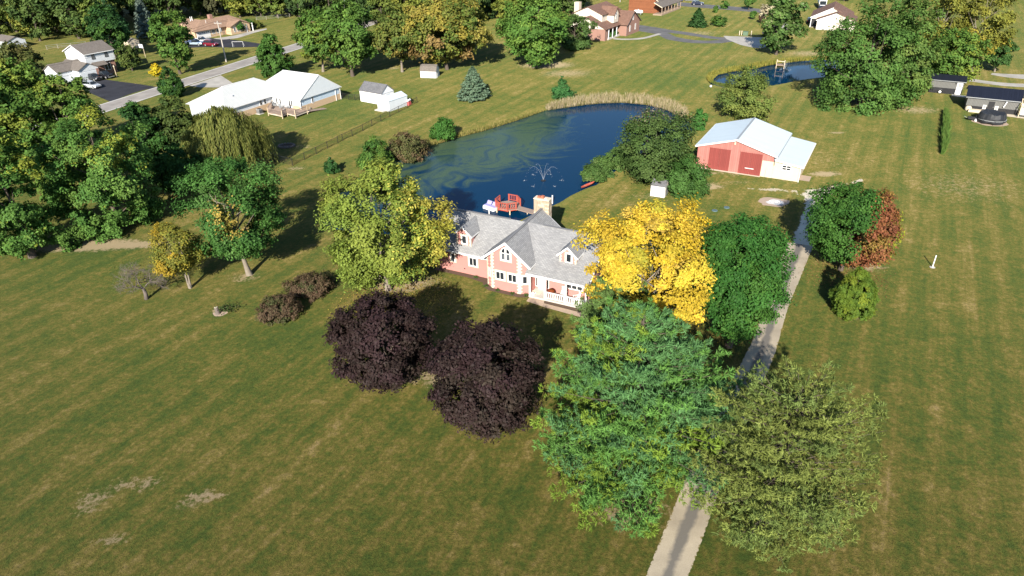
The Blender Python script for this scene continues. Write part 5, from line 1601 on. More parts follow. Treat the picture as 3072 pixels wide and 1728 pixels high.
def spruce(name, label, X, Y, h, r, col, seed, n=9000, leaf=.22, group=None):
    rng = np.random.default_rng(seed)
    t = thing(name, (X, Y, 0), label, 'tree', 0, group)
    lv = 22
    c, nn, tg, cc = [], [], [], []
    mb = MB().tube([(0, 0, -.1), (0, 0, h * .5), (0, 0, h * .98)], [h * .02, h * .013, .02], 7)
    per = n // (lv * 14)
    for i in range(lv):
        z = h * (.06 + .92 * i / (lv - 1))
        L0 = r * (1 - i / (lv - 1)) ** .85 + .12
        for k in range(14):
            a = rng.uniform(0, 6.28)
            L = L0 * rng.uniform(.8, 1.1)
            d = np.array([math.cos(a), math.sin(a), 0])
            s = rng.uniform(.25, 1, per)
            w = rng.normal(size=per) * .16 * L * (1.25 - s)
            side = np.array([-d[1], d[0], 0])
            q = d * (s * L)[:, None] + side * w[:, None]
            q[:, 2] = z - .10 * L + .13 * L * s ** 2 + rng.normal(size=per) * .05
            c.append(q)
            nn.append(np.array([0, 0, 1.]) + d * .35 + rng.normal(size=(per, 3)) * .45)
            tg.append(d + side * np.sign(w)[:, None] * .5 + rng.normal(size=(per, 3)) * .3)
            cc.append(pick(*col, per, rng) * rng.uniform(.85, 1.15, (per, 1)))
            if k < 3:
                mb.tube([(0, 0, z), tuple(d * L * .9 + np.array([0, 0, z]))], [.03, .01], 4, cap=False)
    c, nn, tg, cc = map(np.concatenate, (c, nn, tg, cc))
    c[:, 2] = np.maximum(c[:, 2], .1)
    me = leaf_mesh('crown', c, nn, leaf * rng.uniform(.7, 1.3, len(c)), cc, rng, 2.2, tg)
    o = bpy.data.objects.new('crown', me)
    C.objects.link(o)
    o.parent = t
    mb.build('trunk', M['bark'], t, smooth=True)
    return t
BLUE = ([(.12, .185, .115), (.15, .215, .135), (.09, .15, .09)], [.4, .35, .25])
spruce('blue_spruce', 'broad blue spruce standing alone on the lawn beyond the pond', -7.3, 146.2, 6.6, 3.6, BLUE, 131, 12000, .30)
DKC = ([(.028, .085, .024), (.04, .10, .028)], [.5, .5])
tree('evergreen_bush', 'rounded green evergreen bush on the bank above the pond', -11.5, 119.2, 4.0, 2.25, .0, 'flame', 8000, .24, pal([(.035, .10, .018), (.05, .12, .022)], [.5, .5]), 132, cat='bush', limbs=4, n_clump=60, clump=.27, lobes=.04, has_trunk=False, crown_name='foliage')
tree('bush', 'green bush at the pond edge behind the yellow-green tree', -21.6, 105.6, 5.0, 2.6, .0, 'flame', 9000, .24, pal([G_DARK, G_MID, G_LIGHT], [.3, .4, .3]), 133, cat='bush', has_trunk=False, n_clump=50, clump=.3, crown_name='foliage')
tree('bush', 'wide brownish bush at the pond edge', -17.0, 110.2, 3.6, 3.6, .0, 'dome', 10000, .24, pal([(.09, .065, .035), (.07, .08, .026), (.11, .075, .04)], [.4, .35, .25]), 134, cat='bush', has_trunk=False, n_clump=60, clump=.26, lobes=.15, crown_name='foliage', sprig=.3)
tree('conifer', 'tiny dark conifer on the slope below the black fence corner', -28.1, 102.9, 2.9, 1.25, .0, 'cone', 3500, .2, pal([(.022, .07, .018), (.035, .085, .024)], [.5, .5]), 135, cat='conifer', has_trunk=False, n_clump=40, clump=.3, crown_name='foliage')
tree('conifer', 'small bright green conifer at the end of the cattail reeds', 11.4, 145.5, 4.9, 2.1, .0, 'cone', 5000, .26, pal([(.030, .10, .028), (.045, .12, .034)], [.5, .5]), 136, cat='conifer', has_trunk=False, n_clump=50, clump=.27, crown_name='foliage')
tree('conifer', 'small green conifer beside the barn at the tip of the pond', 34.6, 122.0, 4.0, 1.65, .0, 'flame', 5000, .24, pal([(.035, .11, .022), (.05, .13, .026)], [.5, .5]), 137, cat='conifer', has_trunk=False, n_clump=50, clump=.27, crown_name='foliage')
# thicket beside the barn
def thick(rel, ci, rng):
    a = pal([(.045, .080, .020), (.062, .098, .026), (.036, .066, .018)], [.4, .35, .25])(rel, ci, rng)
    b = pal([(.16, .135, .10), (.10, .10, .05)], [.6, .4])(rel, ci, rng)
    s = rel[:, 2] * .6 + rel[:, 1] * .7 + rng.normal(size=len(ci)) * .25
    return np.where((s > .85)[:, None], b, a)
tree('thorn_tree', 'large tangled grey-topped thorn tree beside the barn and pond', 21.3, 96.0, 10.6, 5.0, .02, 'oval', 26000, .24, thick, 141, 'bark_grey', limbs=60, n_clump=75, clump=.27, lobes=.14, sprig=.4)
tree('bush', 'green leafy bush between the garden shed and the barn doors', 25.2, 91.2, 6.4, 2.9, .0, 'flame', 12000, .24, pal([(.035, .085, .018), (.05, .105, .024)], [.5, .5]), 142, cat='bush', has_trunk=False, n_clump=50, clump=.3, crown_name='foliage', sprig=.3)
# shrubs on the near bank
for i, (x, y, h, r) in enumerate([(1775, 540, 2.3, 1.7), (1808, 520, 2.6, 1.9), (1842, 500, 2.6, 1.9), (1875, 478, 2.6, 1.8)]):
    g = P(x, y)
    tree('bank_shrub', 'leafy green shrub in the row on the near pond bank', g[0], g[1], h, r, .0, 'dome', 5500, .2, pal([(.06, .11, .026), (.045, .09, .022), (.09, .13, .04)], [.45, .35, .2]), 151 + i, cat='shrub', has_trunk=False, n_clump=40, clump=.32, crown_name='foliage', group='shrubs along the near pond bank', sprig=.35)
tree('broadleaf_tree', 'feathery yellow-green tree between the two ponds', 44.8, 127.8, 10.0, 4.0, .0, 'full', 15000, .28, pal([(.105, .14, .032), (.08, .12, .028), (.135, .16, .036)], [.4, .35, .25]), 161, limbs=18, n_clump=50, clump=.3, lobes=.2, sprig=.4)
# the tall clump on the right
tree('broadleaf_tree', 'very tall bushy green tree at the right end of the far pond', 70.0, 135.5, 21.6, 8.7, .0, 'full', 34000, .34, pal([(.055, .115, .024), (.08, .14, .03), (.042, .09, .02)], [.45, .3, .25]), 171, limbs=26, n_clump=95, clump=.24, lobes=.14)
tree('broadleaf_tree', 'tall pale green tree beside the small charcoal shed', 79.0, 139.5, 21.6, 6.0, .0, 'full', 26000, .34, pal([(.075, .13, .028), (.11, .155, .036), (.055, .105, .024)], [.4, .35, .25]), 172, limbs=22, n_clump=80, clump=.25, lobes=.14)
tree('broadleaf_tree', 'rounded green tree behind the small charcoal shed', 95.5, 150.0, 11.0, 5.6, .06, 'oval', 14000, .36, MIDG, 173, n_clump=60, clump=.28)
SPAR = pal([(.17, .17, .028), (.13, .14, .026), (.09, .10, .022), (.22, .18, .025)], [.3, .35, .2, .15])
tree('tall_tree', 'sparse yellowing tree with pale forked trunks behind the tall green clump', 101.5, 166, 18.5, 5.2, .20, 'vase', 12000, .36, SPAR, 174, 'bark_pale', forks=3, limbs=30, top=.85, n_clump=60, clump=.26, lobes=.16, trunk_r=.35)
tree('tall_tree', 'sparse yellowing tree with pale trunks beside the curved drive lawn', 107.5, 161, 19.0, 5.4, .20, 'vase', 12000, .36, SPAR, 175, 'bark_pale', forks=3, limbs=30, top=.85, n_clump=60, clump=.26, lobes=.16, trunk_r=.35)
tree('broadleaf_tree', 'small round dark green tree on the lawn above the curved drive', 112.6, 160.5, 7.2, 2.9, .20, 'oval', 6000, .34, pal([(.035, .08, .02), (.05, .10, .026)], [.5, .5]), 176, 'bark_pale', n_clump=40, clump=.32)
tree('broadleaf_tree', 'dense green tree beside the lane with a dead tan branch', 70.2, 184, 15.5, 5.2, .08, 'oval', 14000, .44, pal([(.05, .10, .024), (.075, .125, .03), (.30, .24, .17)], [.5, .42, .05]), 177, n_clump=65, clump=.27)
# young trees and shrubs on the log house lawn
spruce('pine_tree', 'full dark green conifer on the lawn below the log house', 60.4, 228, 5.4, 3.1, ([(.028, .075, .02), (.04, .09, .026)], [.5, .5]), 181, 5000, .4)
for i, (x, y, h, r, lb) in enumerate([(2157, 78, 2.6, 2.3, 'low spreading green shrub beside the full conifer below the log house'), (2147, 38, 2.2, .9, 'small dark upright shrub on the log house lawn'), (2172, 26, 2.6, 1.5, 'round light green shrub at the edge of the upper lane'),
                                      (2246, 30, 4.6, 2.0, 'young green tree in a mulch ring beside the upper lane'), (2283, 70, 3.4, .9, 'slim dark red-leaved young tree on the log house lawn'), (2257, 58, 2.4, 1.0, 'thin green sapling on the log house lawn'), (2306, 48, 2.6, 1.0, 'small purple-leaved shrub beside the lane tree')]):
    g = P(x, y)
    cf = .3 if 'young green' in lb or 'sapling' in lb else .02
    cols = pal([(.05, .03, .022), (.07, .04, .026)], [.5, .5]) if 'red' in lb or 'purple' in lb else pal([G_DARK, G_MID, G_LIGHT], [.3, .4, .3])
    tree('young_tree' if h > 3 else 'shrub', lb, g[0], g[1], h, r, cf, 'oval', 1800, .36, cols, 190 + i, cat='tree' if h > 3 else 'shrub', n_clump=22, clump=.36, limbs=6, top=.6)
for i, (x, y) in enumerate([(1828, 112), (1840, 107), (1852, 101), (1862, 94)]):
    g = P(x, y)
    tree('hedge_bush', 'clipped dark green bush in front of the brown-roofed house porch', g[0], g[1], 1.7, 1.5, .0, 'dome', 1800, .3, pal([(.025, .075, .014), (.035, .09, .018)], [.5, .5]), 200 + i, cat='bush', has_trunk=False, n_clump=24, clump=.36, crown_name='foliage', group='clipped bushes by the brick house porch')
for i, (x, y, lb) in enumerate([(719, 99, 'clipped round tree in front of the ranch house windows'), (742, 90, 'round dark green bush at the ranch house porch')]):
    g = P(x, y)
    tree('clipped_tree', lb, g[0], g[1], 3.2, 1.9, .25 if i == 0 else .02, 'oval', 2500, .34, pal([(.03, .085, .016), (.045, .105, .02)], [.5, .5]), 206 + i, n_clump=26, clump=.36, limbs=5, top=.5)
g = P(765, 84)
tree('shrub', 'low yellow-green shrub at the corner of the ranch house', g[0], g[1], 2.2, 2.2, 0, 'dome', 2000, .36, pal([(.12, .13, .025), (.09, .11, .022)], [.5, .5]), 209, cat='shrub', has_trunk=False, n_clump=24, clump=.36, crown_name='foliage')
tree('ornamental_tree', 'small rounded tree beside the drive of the two-storey house', -96.2, 180.5, 6.0, 2.7, .18, 'oval', 5000, .34, pal([(.075, .10, .022), (.05, .08, .02)], [.5, .5]), 210, n_clump=40, clump=.32)
tree('broadleaf_tree', 'dark green tree directly behind the two-storey house roof', -108.0, 196, 13.6, 4.6, .06, 'egg', 10000, .46, DARKG, 211, n_clump=55, clump=.3)
tree('conifer', 'very tall dark conifer behind the two-storey house', -116.5, 213, 18.0, 5.6, .03, 'cone', 11000, .46, pal([(.018, .055, .02), (.028, .07, .026)], [.5, .5]), 212, cat='tree', n_clump=80, clump=.22, limbs=6)
spruce('blue_spruce', 'grey-blue spruce at the edge of the back woods', -113.9, 229, 12.5, 3.7, ([(.14, .19, .15), (.17, .22, .18)], [.5, .5]), 213, 7000, .5)
tree('broadleaf_tree', 'broad olive tree at the left frame edge beside the two-storey house', -118.5, 171, 9.2, 4.6, .05, 'oval', 9000, .42, pal([(.07, .08, .022), (.05, .07, .02), (.10, .09, .03)], [.4, .4, .2]), 214, n_clump=50, clump=.3)

# ------------------------------------------------------------------ pines (branch whorls carrying needle tufts)
def pine(name, label, X, Y, h, r, cols, seed, prof, levels=24, per=7, dens=7.0, nper=12, nl=.36, nw=.07, z0=.06, rise=(.1, .5), sag=.0, lat=.42, off=(0, 0), trunk_r=.34):
    rng = np.random.default_rng(seed)
    t = thing(name, (X, Y, 0), label, 'tree')
    mb = MB().tube([(0, 0, -.2)] + [(off[0] * s + .1 * math.sin(5 * s), off[1] * s + .1 * math.cos(4 * s), h * s) for s in np.linspace(0, .97, 9)], [trunk_r * 1.3] + [trunk_r * (1 - .92 * s) for s in np.linspace(0, 1, 9)], 9)
    cs, ds, cl_ = [], [], []
    for i in range(levels):
        tt = i / (levels - 1)
        z = h * (z0 + (.97 - z0) * tt)
        for k in range(per):
            a = rng.uniform(0, 6.28)
            L = r * prof(tt) * rng.uniform(.72, 1.12)
            if L < .35:
                L = .35
            el = rise[0] + (rise[1] - rise[0]) * tt + rng.normal() * .08
            d = np.array([math.cos(a) * math.cos(el), math.sin(a) * math.cos(el), math.sin(el)])
            side = np.array([-math.sin(a), math.cos(a), 0])
            o = np.array([off[0] * z / h, off[1] * z / h, z + rng.normal() * .15])
            n = max(4, int(dens * L * (0.6 + .4 * L / r)))
            s = rng.uniform(.10, 1.0, n) ** .75
            w = rng.uniform(-1, 1, n) * lat * L * (1.12 - s) * np.clip(s * 2, 0, 1) + rng.normal(size=n) * .1
            lift = .10 * L * s ** 2 - sag * L * s
            q = o + d * (L * s)[:, None] + side * w[:, None] + np.c_[np.zeros(n), np.zeros(n), lift + rng.normal(size=n) * .10]
            dirn = unit(d + side * (w / (L + .1))[:, None] * 1.3 + np.array([0, 0, .55]) + rng.normal(size=(n, 3)) * .25)
            bc = cols(rng, tt, math.cos(a), math.sin(a))
            cs.append(q)
            ds.append(dirn)
            cl_.append(np.tile(bc, (n, 1)) * rng.uniform(.85, 1.15, (n, 1)))
            mb.tube([o, o + d * L * .5 + np.array([0, 0, (.025 - sag * .5) * L]), o + d * L * .97 + np.array([0, 0, (.09 - sag) * L])], [.02 + .007 * L, .015 + .003 * L, .006], 4, cap=False)
    cs, ds, cl_ = map(np.concatenate, (cs, ds, cl_))
    n = len(cs)
    dirs = unit(np.repeat(ds, nper, 0) + rng.normal(size=(n * nper, 3)) * .62)
    cen = np.repeat(cs, nper, 0) + dirs * nl * .5
    cen[:, 2] = np.maximum(cen[:, 2], .12)
    col = np.repeat(cl_, nper, 0) * rng.uniform(.85, 1.18, (n * nper, 1))
    me = leaf_mesh('crown', cen, rng.normal(size=(n * nper, 3)) + np.array([0, 0, .6]), np.full(n * nper, nw) * rng.uniform(.7, 1.3, n * nper), np.clip(col, .003, .8), rng, nl / nw, dirs)
    o = bpy.data.objects.new('crown', me)
    C.objects.link(o)
    o.parent = t
    mb.build('trunk', M['bark'], t, smooth=True)
    print(name, 'needles', n * nper)
    return t

def wp_col(rng, t, cx, cy):
    b = np.array((.090, .198, .066)) if rng.random() < .40 + .35 * t else np.array((.10, .215, .045))
    if rng.random() < .30 * (1 - t) + .05 - .12 * cx:
        b = np.array((.165, .25, .034))
    return b * rng.uniform(.8, 1.2)
pine('white_pine', 'huge blue-green white pine on the front lawn beside the driveway', 8.5, 36.9, 14.6, 7.5, wp_col, 301, lambda t: min(1, .80 + .9 * t) * (1 - t ** 1.9) ** .75 + .05, 28, 10, 9.0, 12, .38, .056, .05, (.05, .35))
pine('white_pine', 'smaller yellow-green pine in front of the porch end, behind the huge pine', 10.0, 53.5, 8.6, 4.6, lambda rng, t, cx, cy: np.array((.12, .20, .055)) * rng.uniform(.75, 1.25), 302, lambda t: (1 - t ** 1.5) ** .8 + .04, 18, 9, 8.0, 13, .34, .052, .05)
pine('scots_pine', 'thin olive-green pine with visible branches on the right of the driveway', 16.6, 30.9, 13.1, 5.3, lambda rng, t, cx, cy: np.array((.170, .205, .048) if rng.random() < .6 else (.125, .17, .044)) * rng.uniform(.75, 1.2), 303, lambda t: math.sqrt(max(0, 1 - (2 * t ** .9 - .92) ** 2 / 1.12)) * .98 + .05, 24, 10, 8.2, 11, .30, .05, .10, (.05, .5), lat=.6)

# ------------------------------------------------------------------ bare small tree
def bare_tree(X, Y, h, seed):
    t = thing('bare_tree', (X, Y, 0), 'small leafless grey tree with thin spreading twigs on the front lawn', 'tree')
    rng = np.random.default_rng(seed)
    mb, tw = MB(), MB()
    def grow_(p, d, L, rad, lvl):
        e = p + d * L
        (mb if lvl < 2 else tw).tube([p, p + d * L * .5 + rng.normal(size=3) * L * .05, e], [rad, rad * .8, rad * .6], 5 if lvl < 2 else 3, cap=False)
        if lvl == 5:
            return
        for k in range(4 if lvl < 4 else 3):
            nd = unit(d * .75 + rng.normal(size=3) * .62 + np.array([0, 0, .05]))
            grow_(p + d * L * rng.uniform(.55, 1), nd, L * rng.uniform(.58, .8), rad * .55, lvl + 1)
    for a in (0.4, 2.4, 4.4):
        grow_(np.array([0, 0, h * .26]), unit(np.array([math.cos(a) * .9, math.sin(a) * .9, .8])), h * .30, .09, 0)
    mb.tube([(0, 0, -.1), (.05, .05, h * .15), (0, 0, h * .3)], [.26, .2, .15], 8)
    mb.build('trunk', M['bark_grey'], t, smooth=True)
    tw.build('twigs', M['bark_grey'], t)
    n = 260
    q = rng.normal(size=(n, 3)) * [h * .3, h * .3, h * .16] + [0, 0, h * .62]
    me = leaf_mesh('leaves', q, rng.normal(size=(n, 3)), np.full(n, .12), np.tile((.10, .12, .03), (n, 1)), rng)
    o = bpy.data.objects.new('leaves', me); C.objects.link(o); o.parent = t
g = P(440, 897)
bare_tree(g[0], g[1], 4.9, 12)
# leafless bush by the house and reddish shrub at the porch end
tree('bush', 'dark red leafless-looking bush at the right end of the porch', 10.2, 63.2, 2.3, 1.6, 0, 'dome', 5000, .14, pal([(.06, .025, .02), (.045, .03, .02)], [.5, .5]), 221, cat='bush', has_trunk=False, n_clump=30, clump=.3, crown_name='foliage')

# ------------------------------------------------------------------ far woods: five kinds, copied tree by tree
protos = []
for i, (cols, h, r, pf) in enumerate([(pal([(.045, .08, .021), (.07, .105, .026)], [.5, .5]), 15, 5.5, 'egg'), (pal([(.085, .125, .026), (.12, .15, .031)], [.5, .5]), 14, 5.2, 'oval'), (pal([(.025, .055, .018), (.04, .07, .02)], [.5, .5]), 16, 4.6, 'flame'),
                                      (pal([(.13, .155, .028), (.18, .185, .034), (.09, .125, .025)], [.4, .3, .3]), 13, 5.0, 'oval'), (pal([(.06, .06, .03), (.05, .065, .022)], [.5, .5]), 13, 4.6, 'egg')]):
    lb = ['dark olive woodland tree', 'mid green woodland tree', 'near-black evergreen woodland tree', 'yellow-green woodland tree', 'brownish woodland tree'][i] + ' in the far woods'
    protos.append(tree('woodland_tree', lb, 0, 0, h, r, .06, pf, 6500, .52, cols, 400 + i, n_clump=45, clump=.3, group='trees of the far woods', lobes=.15))
rw_ = random.Random(42)
spots = []
def wood(x0, x1, y0, y1, n, mind, where):
    k = 0
    tr = 0
    while k < n and tr < n * 40:
        tr += 1
        q = P(rw_.uniform(x0, x1), rw_.uniform(y0, y1))
        if q[1] > 700:
            continue
        if all((q[0] - s[0][0]) ** 2 + (q[1] - s[0][1]) ** 2 > mind ** 2 for s in spots):
            spots.append((q, where))
            k += 1
wood(-120, 330, 60, 125, 34, 8, 'in the woods behind the two-storey white house')
wood(330, 560, 38, 70, 12, 8, 'in the woods left of the ranch house')
wood(520, 900, 25, 52, 26, 7, 'in the woods behind the ranch house')
wood(880, 1560, 25, 70, 40, 7.5, 'in the woods behind the autumn maple')
wood(1560, 1720, 20, 45, 8, 7, 'behind the brown-roofed brick house')
wood(1800, 1960, -22, -8, 6, 9, 'behind the log house')
wood(2500, 3100, -60, 10, 12, 14, 'beyond the cream house')
KINDS = ['dark olive woodland tree', 'mid green woodland tree', 'near-black evergreen woodland tree', 'yellow-green woodland tree', 'brownish woodland tree']
ui = set()
for k, (q, where) in enumerate(spots):
    i = rw_.choices(range(5), [3, 3, 2.2, 1.8, 1.4])[0]
    o = protos[i] if i not in ui else copy_tree(protos[i])
    ui.add(i)
    o['label'] = KINDS[i] + ' ' + where
    o['group'] = 'trees ' + where
    o.location = (q[0], q[1], 0)
    o.rotation_euler = (0, 0, rw_.uniform(0, 6.28))
    s = rw_.uniform(.75, 1.2)
    o.scale = (s, s, s * rw_.uniform(.9, 1.15))
# ------------------------------------------------------------------ pond: dock, boat, fountain, reeds
az_d = math.radians(26.45)
DP = P(1280 + .27599 * 885, 560 + .27599 * 200, .45)
DOCK = thing('dock', (DP[0], DP[1], 0), 'red octagonal timber dock with open railing and ramp on the pond', 'dock', -az_d)
R8 = 1.72
oc = [(R8 * math.cos(math.radians(22.5 + 45 * k)), R8 * math.sin(math.radians(22.5 + 45 * k))) for k in range(8)]
MB().prism([(x, y, .22) for x, y in oc], (0, 0, .14)).build('frame', M['wood_red'], DOCK)
v = -R8
while v < R8:
    for a, b in clip_rows(oc, v, v + .18):
        MB().box(a, b, v + .008, v + .172, .36, .42).build('board', M['deck'], DOCK)
    v += .18
for k in range(8):
    a, b = np.array((*oc[k], 0)), np.array((*oc[(k + 1) % 8], 0))
    MB().box(a[0] - .06, a[0] + .06, a[1] - .06, a[1] + .06, .2, 1.42).build('post', M['wood_red'], DOCK)
    if k in (7,):
        continue                                   # opening towards the ramp
    if k == 2:
        continue                                   # opening towards the water
    L = np.linalg.norm(b - a)
    d_ = (b - a) / L
    nn_ = np.cross(d_, (0, 0, 1))
    rl = MB().obox(a, d_, nn_, 0, L, 1.32, 1.40, -.07, .07).build('railing', M['wood_red'], DOCK)
    MB().obox(a, d_, nn_, 0, L, .55, .62, -.03, .03).build('bottom_rail', M['wood_red'], rl)
    for i in range(4):
        s = (i + .5) * L / 4
        MB().obox(a + d_ * s, d_, nn_, -.04, .04, .62, 1.32, -.03, .03).build('baluster', M['wood_red'], rl)
for x, y in ((-1.1, -1.3), (.9, -1.3), (-1.1, 1.2), (.9, 1.2)):
    MB().tube([(x, y, -1.6), (x, y, .3)], .09, 8).build('pile', M['wood_pale'], DOCK)
MB().prism([(R8 - .15, -.75, .40), (R8 - .15, -.75, .32), (4.3, -.75, .06), (4.3, -.75, .14)], (0, 1.2, 0)).build('ramp', M['deck'], DOCK)
MB().tube([(3.0, -.15, -.5), (3.0, -.15, .2)], .07, 6).build('pile', M['wood_pale'], DOCK)
bp = P(1280 + .27599 * 702, 560 + .27599 * 222, -.1)
PB = thing('paddle_boat', (bp[0], bp[1], WATER), 'lavender and white paddle boat moored beside the red dock', 'boat', -az_d - .25)
MB().prism([(-.95, -.7, .02), (.95, -.7, .02), (1.1, -.5, .3), (1.1, .6, .3), (.8, .8, .25), (-.85, .8, .25), (-1.05, .55, .3), (-1.05, -.5, .3)][:2] + [(1.1, -.45, .05), (1.1, .55, .05), (.8, .85, .05), (-.85, .85, .05), (-1.1, .55, .05), (-1.1, -.45, .05)], (0, 0, .34)).build('hull', M['plastic_white'], PB)
for s in (-1, 1):
    box('seat', PB, M['plastic_lav'], s * .5 - .4, s * .5 + .4, -.45, .1, .38, .55)
    MB().prism([(s * .5 - .4, .05, .5), (s * .5 + .4, .05, .5), (s * .5 + .4, .35, .95), (s * .5 - .4, .35, .95)], (0, .1, 0)).build('backrest', M['plastic_lav'], PB)
    box('footwell', PB, M['plastic_lav'], s * .5 - .35, s * .5 + .35, .45, .78, .38, .48)
def fountain(p, label, n=6, rr=2.9, h=2.1, seed=1):
    t = thing('fountain', (p[0], p[1], WATER), label, 'fountain')
    MB().lathe([(.35, -.1), (.42, .05), (.2, .12), (.1, .15)], n=14).build('float', M['black'], t)
    wm, wn_, wb = new_mat('spray_water')
    wb.inputs['Base Color'].default_value = (.75, .8, .85, 1)
    wb.inputs['Roughness'].default_value = .3
    wb.inputs['Alpha'].default_value = .28
    rg = random.Random(seed)
    for k in range(n):
        a = 6.28 * k / n + rg.uniform(-.1, .1)
        pts_ = []
        for i in range(15):
            s = i / 14
            pts_.append((math.cos(a) * rr * s, math.sin(a) * rr * s, .15 + 4 * h * s * (1 - s) + .0))
        MB().tube(pts_[:11], [.012 * (1 - .04 * i) for i in range(11)], 4).build('jet', wm, t)
        sp_ = MB()
        for j in range(9):
            i = rg.randint(8, 14)
            q = np.array(pts_[i]) + np.array([rg.gauss(0, .13) for _ in range(3)])
            q[2] = max(q[2], .02)
            sp_.lathe([(.0, -.03), (.03, 0), (.0, .03)], q[0], q[1], 4)
            for vi in range(len(sp_.v) - 12, len(sp_.v)):
                sp_.v[vi] = (sp_.v[vi][0], sp_.v[vi][1], sp_.v[vi][2] + q[2])
        e = pts_[-1]
        for j in range(5):
            ex, ey = e[0] + rg.gauss(0, .16), e[1] + rg.gauss(0, .16)
            sp_.box(ex, ex + .08, ey, ey + .06, .0, .04)
        sp_.build('splash', wm, t)
fountain(P(1630, 542, WATER), 'thin fountain jets spraying from the middle of the near pond')
fountain(P(2354, 210, WATER), 'small fountain beside the posts in the far pond', 6, 1.2, 1.8, 4)

def reeds(name, line, n, depth, h, seed, cols, w=.09):
    rng = np.random.default_rng(seed)
    L = np.array([P(*q)[:2] for q in line])
    seg = np.linalg.norm(np.diff(L, axis=0), axis=1)
    cum = np.r_[0, np.cumsum(seg)]
    s = rng.uniform(0, cum[-1], n)
    i = np.clip(np.searchsorted(cum, s) - 1, 0, len(seg) - 1)
    f = ((s - cum[i]) / seg[i])[:, None]
    p = L[i] * (1 - f) + L[i + 1] * f
    d = unit(L[i + 1] - L[i])
    nn = np.c_[-d[:, 1], d[:, 0]]
    env = np.sin(np.clip(s / cum[-1], .01, .99) * math.pi) ** .35
    p = p + nn * (rng.random(n) ** 1.3 * depth * env - .6)[:, None]
    hh = h * rng.uniform(.5, 1.05, n) * (.6 + .4 * env)
    tilt = rng.normal(size=(n, 2)) * .16
    c = np.c_[p + tilt * hh[:, None] / 2, hh / 2 - .2]
    tg = np.c_[tilt, np.ones(n)]
    nrm = np.c_[rng.normal(size=(n, 2)) + [0, -1.0], rng.normal(size=n) * .2]
    col = pick(*cols, n, rng) * rng.uniform(.8, 1.2, (n, 1))
    me = leaf_mesh(name, c, nrm, np.full(n, w), col, rng, 1, tg)
    co = np.empty(len(me.vertices) * 3, 'f')
    me.vertices.foreach_get('co', co)
    co = co.reshape(-1, 4, 3)
    t3 = unit(tg)
    co[:, 0] = c - t3 * (hh / 2)[:, None]
    co[:, 2] = c + t3 * (hh / 2)[:, None]
    me.vertices.foreach_set('co', co.ravel())
    o = bpy.data.objects.new(name, me)
    C.objects.link(o)
    return tag(o, None, None, None, 'stuff')
STRAW = ([(.34, .275, .165), (.28, .23, .12), (.15, .155, .05), (.42, .35, .235)], [.35, .25, .25, .15])
o = reeds('cattail_reeds', [(1640, 327), (1702, 318), (1776, 308), (1866, 304), (1948, 312), (2013, 330), (2050, 352)], 6500, 4.6, 1.7, 5, STRAW, .08)
tag(o, 'dry straw-coloured cattail reeds along the far end of the near pond', 'reeds')
o = reeds('bank_grass', [(1225, 464), (1293, 432), (1371, 408), (1448, 388), (1538, 360), (1627, 329)], 3000, 1.6, .7, 6, ([(.20, .18, .05), (.13, .14, .035), (.28, .22, .08)], [.4, .35, .25]), .08)
tag(o, 'rank yellowish grass along the pond edge', 'grass')
o = reeds('bank_grass', [(2130, 246), (2132, 236), (2147, 222), (2192, 212), (2251, 205), (2304, 193), (2393, 181), (2500, 176)], 4500, 2.6, 1.1, 7, ([(.20, .19, .035), (.26, .22, .05), (.13, .15, .03)], [.4, .3, .3]), .12)
tag(o, 'tall yellow-green grass round the far pond', 'grass')
o = reeds('bank_grass', [(2132, 247), (2156, 254), (2192, 263), (2251, 263), (2304, 255)][::-1], 2200, 1.4, .8, 8, ([(.09, .13, .03), (.14, .15, .035)], [.6, .4]), .1)
tag(o, 'green grass fringe on the near side of the far pond', 'grass')
o = reeds('ornamental_grass', [(2842, 335), (2840, 370), (2838, 410), (2836, 465)], 2200, .9, 1.7, 9, ([(.075, .14, .028), (.11, .17, .035)], [.6, .4]), .1)
tag(o, 'long row of tall green ornamental grass on the right lawn', 'grass')
# small timber posts in the far pond
g = P(2340, 202, 0)
t = thing('pond_jetty', (g[0], g[1], 0), 'pale timber post frame standing in the far pond', 'jetty', -.5)
for x in (-.9, .9):
    MB().tube([(x, 0, -1.0), (x, 0, 1.8)], .09, 6).build('post', M['wood_pale'], t)
box('crossbeam', t, M['wood_pale'], -.9, .9, -.06, .06, 1.35, 1.5)
box('platform', t, M['wood'], -.9, .9, .1, 2.4, .35, .45)

